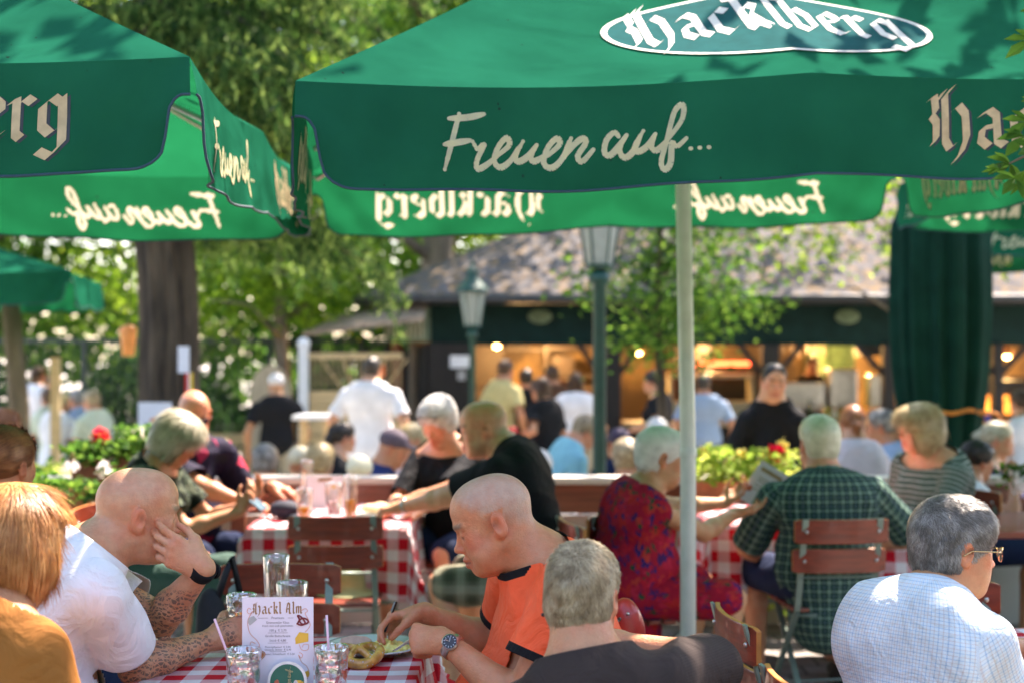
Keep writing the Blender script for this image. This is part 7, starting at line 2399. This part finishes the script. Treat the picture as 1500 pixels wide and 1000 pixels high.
c_mint = cloth_mat('mint_cotton', 'plain', (.55, .62, .50))
c_grey = cloth_mat('grey_cotton', 'plain', (.20, .21, .20))
c_lilac = cloth_mat('pale_lilac_cotton', 'plain', (.68, .60, .66))
c_bluesh = cloth_mat('royal_navy_cotton', 'plain', (.02, .035, .12))
STUB = (.40, .34, .27)

# --- foreground
p_or = person('shaven grey-haired man in a bright orange jersey, eating with bowed head', 722, 698, 3.70, 106, lean=13, hyaw=-14, hpitch=-22, belly=.11, width=1.06, hs=1.0, neckfwd=1.6,
    shirt=c_orange, cuff=c_trim, collar='crew', sleeve=.60, pants=c_grey, res=.010, hres=.0038, detail=2, hh=1.04, skin=(.60, .27, .17), scalp=((.44, .39, .33), 'full', .58),
    rhand=A3(622, 897, 3.98), lhand=A3(655, 940, 3.60), rdir=(-1, -.1, -.22), ldir=(-.9, .30, .02), rpalm=(.1, -.55, -.8), lpalm=(.1, .9, -.5), rcurl=(38, 40, 25), lcurl=(70, 75, 45), brow=(.20, .14, .10),
    rthumb=(.3, .7, .6), lthumb=(.15, .75, .7), wr=.010, wfreq=16, patches=[(-.045, .05, -.04, .03, (.60, .24, .19), .35)])
wristband(p_or, 'l', STN, r=.031, w=.020, dial=.021, dial_mat=M('watch_dial', (.03, .03, .035), .2), off=.018, out=(.1, -1, .35))
# knife and fork
def cutlery(name, label, tip, end, mat, parent=None):
    m = MB(); tip, end = Vector(tip), Vector(end)
    m.bar(end, end.lerp(tip, .55), .011, .006); m.bar(end.lerp(tip, .5), tip, .014, .0022)
    o = m.build(name, mat, None, bevel=.0015)
    return tag(o, label, 'cutlery')
_w = p_or['arms']['r'][2]
cutlery('knife', 'dark-handled knife in the right hand of the man in orange', A3(563, 925, 3.93), A3(580, 880, 3.95), M('black_plastic', (.012, .012, .013), .3))
cutlery('fork', 'steel fork in the left hand of the man in orange', A3(578, 952, 3.75), A3(612, 930, 3.66), STN)

p_wh = person('bald tattooed man in a white shirt resting his face on his hand', 203, 683, 3.72, -62, lean=26, hyaw=-4, hpitch=-6, hroll=4, belly=.03, width=1.08, hs=1.03, neckfwd=1.7,
    shirt=c_white, collar='crew', sleeve=.72, pants=c_grey, res=.010, hres=.0042, detail=2, skin=(.62, .32, .22), scalp=((.50, .38, .29), 'full', .30), tattoo=True,
    rhand=A3(312, 935, 3.88), lhand=A3(298, 832, 3.64), rpole=(.3, -.9, -.5), lpole=(-.4, .3, -1), rdir=(.9, .25, .28), ldir=(-.85, -.06, .50), rpalm=(.1, .95, -.1), lpalm=(-.15, 1, 0),
    rcurl=(30, 35, 20), lcurl=(25, 30, 20), lf=((6, 40, 26), (14, 46, 32), (20, 50, 34), (24, 52, 34)), brow=(.25, .17, .1), wr=.012, wfreq=15, rthumb=(.5, .5, .6), lthumb=(.5, .7, .3))
wristband(p_wh, 'l', c_trim, r=.033, w=.030, dial=.019, dial_mat=M('watch_dial'), off=.005, out=(.9, .2, .1))
m = MB(); 
for (cx, cz, w_, h_) in ((0, 0, .05, .012), (0, -.025, .014, .05), (.03, .012, .03, .012), (-.02, -.05, .03, .012)): m.box((cx, 0, cz), (w_, .002, h_))
def on_chest(info, o, up, off=.14, side=0):
    q = info['Q'](side, off, info['L'] * up) - info['rootv']
    TB = info['TB']; o.matrix_local = Matrix.Translation(Vector(q)) @ Matrix(np.stack([-TB[:, 0], -TB[:, 1], TB[:, 2]], 1).tolist()).to_4x4()
o = m.build('shirt_print', M('print_khaki', (.38, .36, .28), .7), p_wh['root']); on_chest(p_wh, o, .5, .165)

p_br = person('person with short spiky ash-blond hair and ear stud in a brown shirt, seen from behind', 852, 801, 3.05, -8, lean=6, roll=-13, hyaw=-8, hpitch=-4, sex='m', width=.83, belly=.0, hs=1.0, nlen=.104,
    shirt=c_brown, sleeve=.86, pants=c_grey, res=.010, hres=.0045, detail=2, hh=.91, skin=(.58, .28, .18), hair='spiky', hcol=SALT, nstr=21000, strw=.0013,
    rhand=A3(905, 940, 3.36), rpole=(1, .15, -.1), wr=.010, wfreq=18, neckfwd=.5, seat=.36)
_b = p_br['B']; _h = p_br['H']
for q in (-1, 1):
    m = MB(); m.ell(tuple(_h + _b @ V3(q * .084, -.004, -.041) - p_br['rootv']), (.0042, .0042, .0042)); m.build('ear_stud', M('black_stone', (.01, .01, .012), .15), p_br['root'], smooth=True)
p_gl = person('grey short-haired woman with glasses in a pale blue checked shirt, lower right', 1398, 735, 3.50, -52, lean=10, neckfwd=1.2, hyaw=-26, hpitch=-6, sex='f', width=1.08, hs=1.03, belly=.02,
    shirt=c_blueplaid, collar='shirt', sleeve=.8, pants=c_navy, res=.010, hres=.0042, detail=2, skin=(.62, .31, .19), hair='spiky', hcol=GREYH, nstr=21000, strw=.0013,
    rhand=A3(1480, 1010, 3.65), lhand=A3(1560, 960, 3.9), wr=.009, wfreq=16, hh=.93, brow=(.3, .26, .22))
def glasses(info, frame, lens, hs=1.0, shade=False, up=0):
    H, B, rv = info['H'], info['B'], info['rootv']
    def P(x, y, z): return H + B @ (V3(x, y, z) * hs) - rv
    m = MB()
    for q in (-1, 1):
        m.tube([P(q * .060, .088, .004 + up), P(q * .077, .07, .006 + up), P(q * .081, .0, .004 + up), P(q * .080, -.022, -.01 + up)], .0016, 6)
        if shade: m.tube([P(q * .012, .106, .004 + up), P(q * .03, .108, .012 + up), P(q * .055, .096, .010 + up), P(q * .060, .09, -.004 + up), P(q * .045, .1, -.022 + up), P(q * .02, .106, -.02 + up), P(q * .012, .106, .004 + up)], .0018, 6)
        else: m.tube([P(q * .012, .106, .008 + up), P(q * .035, .106, .014 + up), P(q * .060, .09, .008 + up)], .0013, 6)
    m.tube([P(-.012, .106, .004 + up), P(0, .112, .009 + up), P(.012, .106, .004 + up)], .0016, 6)
    o = m.build('glasses', frame, info['root'], smooth=True)
    for q in (-1, 1):
        l = MB()
        pts = [P(q * (.036 + .0235 * math.cos(t)), .105 - .012 * abs(math.cos(t) * .5 + .5) ** 2, -.004 + .017 * math.sin(t) + up) for t in np.linspace(0, 2 * PI, 20, endpoint=False)]
        l.add(pts, [tuple(range(20))]); l.build('lens', lens, o)
LENS = glass_mat('lens_clear'); LENSD = M('lens_dark', (.012, .012, .02), .1)
glasses(p_gl, M('gold_wire', (.55, .40, .20), .25, metal=.9), LENS, 1.03)
p_mu = person('woman with strawberry blond bob in a mustard top, bottom left corner', 24, 714, 3.02, -38, lean=7, hyaw=8, hpitch=-4, sex='f', width=1.05, hs=1.0,
    shirt=c_must, sleeve=.9, pants=c_navy, res=.010, hres=.006, detail=1, skin=TAN, hair='bob', hcol=STRAW, nstr=17000, strw=.0017, wr=.010, wfreq=15, hh=.90)
p_po = person('woman with a chestnut ponytail in a white blouse at the left edge', 8, 626, 4.45, -30, lean=10, hyaw=8, sex='f', hs=1.0, width=1.08, shirt=c_white, sleeve=.8, pants=c_navy, res=.013, detail=1, skin=TAN, hair='pony', hcol=AUBURN, nstr=5000, strw=.004, wr=.006)

# --- the middle tables
p_gr = person('woman with ash blond bob in a dark green printed blouse looking at her phone', 262, 611, 6.55, -92, lean=14, hyaw=-8, hpitch=-34, sex='f', shirt=c_dkgreen, sleeve=.7, pants=cloth_mat('teal_trousers', 'plain', (.05, .10, .085)), short=False,
    res=.013, hres=.008, detail=1, skin=TAN, hh=.93, hair='bob', hcol=ASHB, nstr=8000, strw=.003, rhand=A3(352, 748, 6.45), lhand=A3(366, 738, 6.65), rdir=(.5, .3, .8), ldir=(.5, -.1, .8), rpalm=(0, .6, .8), lpalm=(0, -.6, .8), wr=.006)
under(p_gr, 'chair under the woman looking at her phone')
t = thing('smartphone', 'smartphone held by the woman in the dark green blouse', 'phone', A3(378, 738, 6.5)); m = MB(); m.box((0, 0, 0), (.075, .15, .009), Matrix.Rotation(R(40), 3, 'Y')); m.build('phone_body', M('phone_teal', (.10, .16, .22), .25), t, bevel=.003)
p_ha = person('bald man with sunglasses in a dark flowered holiday shirt', 284, 572, 7.30, -128, lean=10, hyaw=-30, hpitch=-16, hs=1.04, width=1.12, belly=.05, shirt=c_hawaii, collar='shirt', sleeve=.85, pants=c_navy, res=.013, hres=.008, detail=1, skin=(.62, .28, .18),
    rhand=A3(372, 744, 6.95), lhand=A3(398, 712, 7.45), rdir=(1, -.1, -.15), ldir=(1, -.2, -.2), wr=.008)
glasses(p_ha, M('black_plastic'), LENSD, 1.04, shade=True)
wristband(p_ha, 'l', c_trim, off=.02)
under(p_ha, 'chair under the man in the flowered shirt')
p_wo = person('white-haired woman with sunglasses pushed up, black top, head bowed', 642, 588, 7.50, 150, lean=10, hyaw=2, hpitch=-26, sex='f', shirt=c_black, sleeve=.9, pants=c_navy, res=.013, hres=.008, detail=1, skin=(.68, .36, .27), hair='puffy', hcol=WHITEH, nstr=5000, strw=.005,
    rhand=A3(572, 740, 7.2), lhand=A3(600, 760, 7.0))
glasses(p_wo, M('black_plastic'), LENSD, 1.0, shade=True, up=.075)
under(p_wo, 'chair under the white-haired woman in black')
p_bk = person('bald man in a black shirt and plaid shorts reaching across the middle table', 708, 586, 6.45, 78, lean=17, neckfwd=1.7, hyaw=14, hpitch=-10, hs=1.06, width=1.12, belly=.045, shirt=c_black, collar='shirt', sleeve=.72, pants=c_plaidshort, res=.013, hres=.008, detail=2, skin=(.74, .40, .29), scalp=((.52, .46, .40), 'back', .45), brow=(.2, .14, .1),
    lhand=A3(588, 742, 6.55), rhand=A3(590, 735, 7.0), ldir=(-1, .1, -.2), lcurl=(45, 50, 30), wr=.006)
wristband(p_bk, 'l', STN, off=.02, w=.018)
under(p_bk, 'chair under the bald man in the black shirt')
p_rd = person('grey-haired woman in a sleeveless red floral dress reading a menu', 968, 628, 6.12, -78, lean=13, hyaw=-2, hpitch=-12, sex='f', width=1.22, belly=.05, hs=1.03, shirt=c_floral, sleeve=0, longhem=.16, pants=c_floral, res=.013, hres=.008, detail=1, skin=(.60, .32, .20), hair='crop', hcol=WHITEH, nstr=4500, strw=.005,
    rhand=A3(1075, 752, 6.3), lhand=A3(1085, 738, 6.7), rdir=(1, .1, .2), ldir=(.8, 0, .6), rpalm=(0, 0, 1), lpalm=(0, -.5, .8))
under(p_rd, 'chair under the woman in the red floral dress, its frame edge-on')
o = MB(); o.box((0, 0, 0), (.15, .004, .21)); mc = o.build('menu', M('menu_pink', (.70, .60, .68), .6, .04), None); mc.location = A3(1118, 712, 6.6); mc.rotation_euler = (R(-25), R(28), R(-30)); tag(mc, 'menu sheet held up by the woman in the red dress', 'menu')
o = MB(); o.box((0, -.003, .07), (.11, .001, .018)); o.box((0, -.003, .03), (.08, .001, .004)); o.box((0, -.003, .015), (.08, .001, .004)); o.box((-.0, -.003, -.01), (.08, .001, .004)); o.box((0, -.003, -.03), (.08, .001, .004)); o.build('print', M('print_brown', (.33, .19, .08), .6), mc)
o = MB(); o.ell((-.05, -.003, -.04), (.014, .001, .016)); o.build('picture', M('print_rust', (.5, .12, .06), .5), mc)
p_gn = person('man with cropped pale hair in a green tartan shirt, back to the camera', 1200, 609, 6.42, 6, lean=3, hyaw=4, hs=1.05, width=1.16, belly=.05, shirt=c_green, collar='shirt', sleeve=.92, longhem=.16, pants=c_navy, res=.013, hres=.008, detail=1, skin=(.60, .30, .20), hair='crop', hcol=hair_mat('hair_pale', [(.36, .34, .22), (.55, .54, .38), (.70, .68, .52)]), nstr=5000, strw=.004,
    rhand=A3(1290, 800, 6.75), lhand=A3(1120, 815, 6.75), rpole=(1, -.3, -.6), lpole=(-1, -.3, -.6), wr=.005, shoes=M('sandal_black', (.02, .018, .016), .6))
under(p_gn, 'chair under the man in the green tartan shirt, back to us')
p_bl = person('woman with chin-length blond hair in a grey-green striped top, arms folded', 1345, 592, 7.2, 118, lean=8, hyaw=-18, hpitch=-8, sex='f', width=1.12, belly=.03, hs=1.05, shirt=c_stripe, sleeve=.78, pants=c_navy, short=False, res=.013, hres=.008, detail=1, skin=(.64, .33, .22), hh=.92, hair='bob', hcol=BLOND, nstr=8000, strw=.003, brow=(.2, .12, .08),
    lhand=A3(1300, 790, 6.9), rhand=A3(1310, 805, 7.2))
under(p_bl, 'chair under the woman in the striped top')
p_wt = person('young dark-haired waiter in a black printed T-shirt behind the flowers', 1133, 533, 8.45, 166, ground=-.36, sit=False, lean=4, hyaw=16, hpitch=-5, hroll=-6, hs=.98, width=.74, hh=.92, shirt=c_black, sleeve=.75, pants=c_black, short=False, res=.013, hres=.007, detail=2, skin=(.62, .35, .25), hair='short', hcol=DARK, nstr=5000, strw=.003, brow=(.02, .015, .012))
m = MB(); 
for k in range(6): m.ell((-.10 + k * .04, 0, .01 * math.sin(k * 2)), (.026, .004, .02))
m.box((0, 0, -.04), (.2, .004, .02))
o = m.build('shirt_print', M('print_tan', (.42, .28, .16), .7), p_wt['root'], smooth=True); on_chest(p_wt, o, .55, .128)

# --- guests on the lower terrace, seated
def guest(label, px, py, Y, yaw, sex='m', shirt=None, hair='crop', hcol=None, skin=TAN, g=LOW, hat=None, **k):
    kk = dict(lean=8, res=.017, detail=1, hres=None, nstr=900, strw=.008, wr=.004, pants=c_navy)
    kk.update(k)
    i = person(label, px, py, Y, yaw, ground=g, sex=sex, shirt=shirt or c_grey, hair=hair, hcol=hcol, skin=skin, **kk)
    if hat is not None:
        H, B, rv = i['H'], i['B'], i['rootv']
        s = Sculpt(); s.ell(H + B @ V3(0, -.014, .05), (.086, .106, .082), B)
        if hat[1] == 'cap': s.ell(H + B @ V3(0, .11, .045), (.06, .07, .012), B, .02)
        else: s.ell(H + B @ V3(0, -.01, .04), (.16, .17, .012), B, .02)
        s.ell(H + B @ V3(0, 0, -.04), (.12, .14, .06), B, .01, None, True) if hat[1] == 'cap' else None
        P_, Q = s.mesh(.010); np_mesh('hat', P_ - rv, Q, hat[0], i['root'])
    return i
SH = 'guest seated on the lower terrace, '
guest(SH + 'dark bun and black top, behind the middle table', 502, 618, 10.9, -60, 'f', c_black, 'bun', DARK, PALE, sleeve=0)
guest(SH + 'navy shirt and grey-purple cap', 577, 632, 9.7, -95, 'm', c_bluesh, None, None, hpitch=-18, hat=(M('cap_mauve', (.10, .07, .09), .8), 'cap'))
guest(SH + 'blond hair beside the navy shirt', 603, 620, 10.9, 130, 'f', c_lilac, 'long', BLOND, PALE)
guest(SH + 'curly grey head behind the flowered shirt', 388, 653, 10.2, 10, 'm', c_grey, 'puffy', GREYH)
guest(SH + 'brown head left of the curly grey head', 345, 662, 10.8, 20, 'm', c_beige, 'crop', BROWN)
guest(SH + 'first pale straw hat and cream shirt', 440, 655, 10.1, 0, 'f', c_mint, None, None, hat=(M('straw_hat', (.62, .55, .38), .8, .1), 'cap'))
guest(SH + 'light blond head next to the straw hat', 470, 652, 9.9, -20, 'f', c_white, 'puffy', BLOND)
guest(SH + 'round cream sun hat right of the tall glasses', 527, 668, 9.3, 0, 'f', c_white, None, None, hat=(M('cream_hat', (.72, .68, .48), .8, .06), 'cap'))
guest(SH + 'snow-white head just above the railing', 789, 662, 9.7, 0, 'f', c_white, 'puffy', WHITEH)
guest(SH + 'light blue T-shirt, left of the near lamp post', 858, 612, 10.8, -70, 'm', c_lblue, 'crop', SALT, lean=25, hpitch=-30, sit=True, hs=1.0)
guest(SH + 'dark violet head right of the near lamp post', 906, 628, 11.0, 20, 'm', c_navy, None, None, hat=(M('cap_violet', (.05, .035, .07), .8), 'cap'))
guest(SH + 'tousled brown-grey head left of the red dress', 918, 645, 9.2, 5, 'm', c_grey, 'puffy', SALT)
guest(SH + 'small white head above the red dress', 962, 612, 11.3, 10, 'f', c_sky, 'crop', WHITEH)
guest(SH + 'dark red bun over a pale lilac shirt', 1249, 594, 9.3, 0, 'f', c_lilac, 'bun', AUBURN, PALE)
guest(SH + 'grey-haired man in pale blue right of the bun', 1290, 600, 10.1, 70, 'm', c_sky, 'crop', GREYH)
guest('girl with dark tied hair in a white sleeveless top, elbows on the right table', 1432, 646, 7.9, -70, 'f', c_white, 'pony', DARK, TAN, g=0, sleeve=0, hs=.92, lean=14, hpitch=-10, rhand=A3(1485, 700, 7.6), seat=.40)
guest('girl with a long blond ponytail and navy cap at the right edge', 1462, 618, 8.9, -110, 'f', c_navy, 'pony', ASHB, PALE, g=-.3, hs=.92)
guest('person in bright pink at the far left edge, brown hair', 8, 598, 9.6, -60, 'f', c_pink, 'long', AUBURN, TAN)
for i, (px, py, Y, yaw, sx, sh, hc, lb) in enumerate(((70, 568, 17.2, 40, 'f', c_mint, BROWN, 'group at the back left: low figure with brown hair, leftmost'), (90, 575, 17.0, -20, 'f', c_white, BLOND, 'group at the back left: bright white shirt between two others'), (112, 570, 17.4, 60, 'm', c_sky, GREYH, 'group at the back left: grey-blue shirt and cap'), (134, 572, 16.6, 55, 'm', c_mint, SALT, 'group at the back left: pale mint shirt seen from behind'))):
    guest('seated ' + lb, px, py, Y, yaw, sx, sh, 'crop', hc, pants=c_grey)
STD = dict(sit=False, lean=2, short=False)
guest('standing woman in a white shirt at the back left before the gate', 57, 536, 18.0, -20, 'f', c_white, 'bun', BROWN, pants=c_black, **STD)
guest('standing dark-clad person beside the woman in white at the back left', 78, 549, 18.3, 60, 'm', c_grey, 'crop', BROWN, pants=c_black, **STD)
guest('walking man in a black shirt and white cap carrying a plate', 404, 548, 15.6, 20, 'm', c_black, None, None, DSK, pants=cloth_mat('stone_trousers', 'plain', (.36, .34, .28)), hat=(M('cap_white', (.62, .62, .62), .8), 'cap'), walk=.16, width=1.1, **STD)
guest('tall man in a white T-shirt and beige shorts with his back to us', 546, 523, 14.2, -18, 'm', c_white, 'crop', DARK, PALE, pants=c_beige, width=1.28, belly=.05, hs=1.05, sit=False, lean=2, sleeve=.75, longhem=.12, scalp=None)
guest('man in a cream shirt queueing at the left end of the bar', 741, 527, 16.4, -40, 'm', cloth_mat('cream_shirt', 'plain', (.55, .47, .22)), 'crop', BROWN, pants=c_grey, **STD)
guest('dark figure in black between the cream shirt and the waitress', 770, 540, 16.6, 10, 'm', c_black, 'crop', DARK, pants=c_black, **STD)
guest('waitress in black with white shorts carrying something red', 791, 553, 14.2, 40, 'f', c_black, 'long', BROWN, TAN, pants=cloth_mat('white_shorts', 'plain', (.75, .76, .82)), sit=False, lean=8, lhand=A3(757, 640, 14.0), hs=.97)
m = MB(); m.box((0, 0, 0), (.20, .14, .26)); o = m.build('tote_bag', M('red_bag', (.6, .02, .03), .6), bevel=.02); o.location = A3(742, 645, 13.9); tag(o, 'red bag held low by the waitress in white shorts', 'bag')
guest('long-haired woman in a loose white shirt at the bar counter', 843, 545, 16.2, 0, 'f', c_white, 'long', BROWN, PALE, pants=c_beige, width=1.2, **STD)
guest('second person at the bar behind the post, dark hair and brown top', 808, 535, 17.0, 30, 'm', cloth_mat('brown_shirt', 'plain', (.10, .05, .03)), 'crop', BROWN, pants=c_black, **STD)
guest('woman in black reaching towards the counter, right of the lamp post', 957, 543, 15.0, 65, 'f', c_black, 'bun', DARK, PALE, pants=c_black, lhand=A3(934, 628, 14.8), **STD)
guest('man in a blue shirt partly behind the white pole at the counter', 1030, 548, 16.3, 0, 'm', c_sky, 'crop', DARK, pants=c_navy, width=1.15, **STD)
guest('kitchen worker in dark apron behind the counter under the round lamp', 1190, 522, PY + 1.3, 175, 'm', c_black, 'crop', BROWN, TAN, pants=c_black, **STD)
guest('woman in a white top with hands on her hips at the far right edge', 1494, 572, 13.2, 20, 'f', c_white, 'bun', BROWN, PALE, pants=c_sky, **STD)
guest('dark-haired person half hidden behind the bald man at the big trunk', 213, 640, 9.0, -60, 'f', c_black, 'puffy', BROWN)
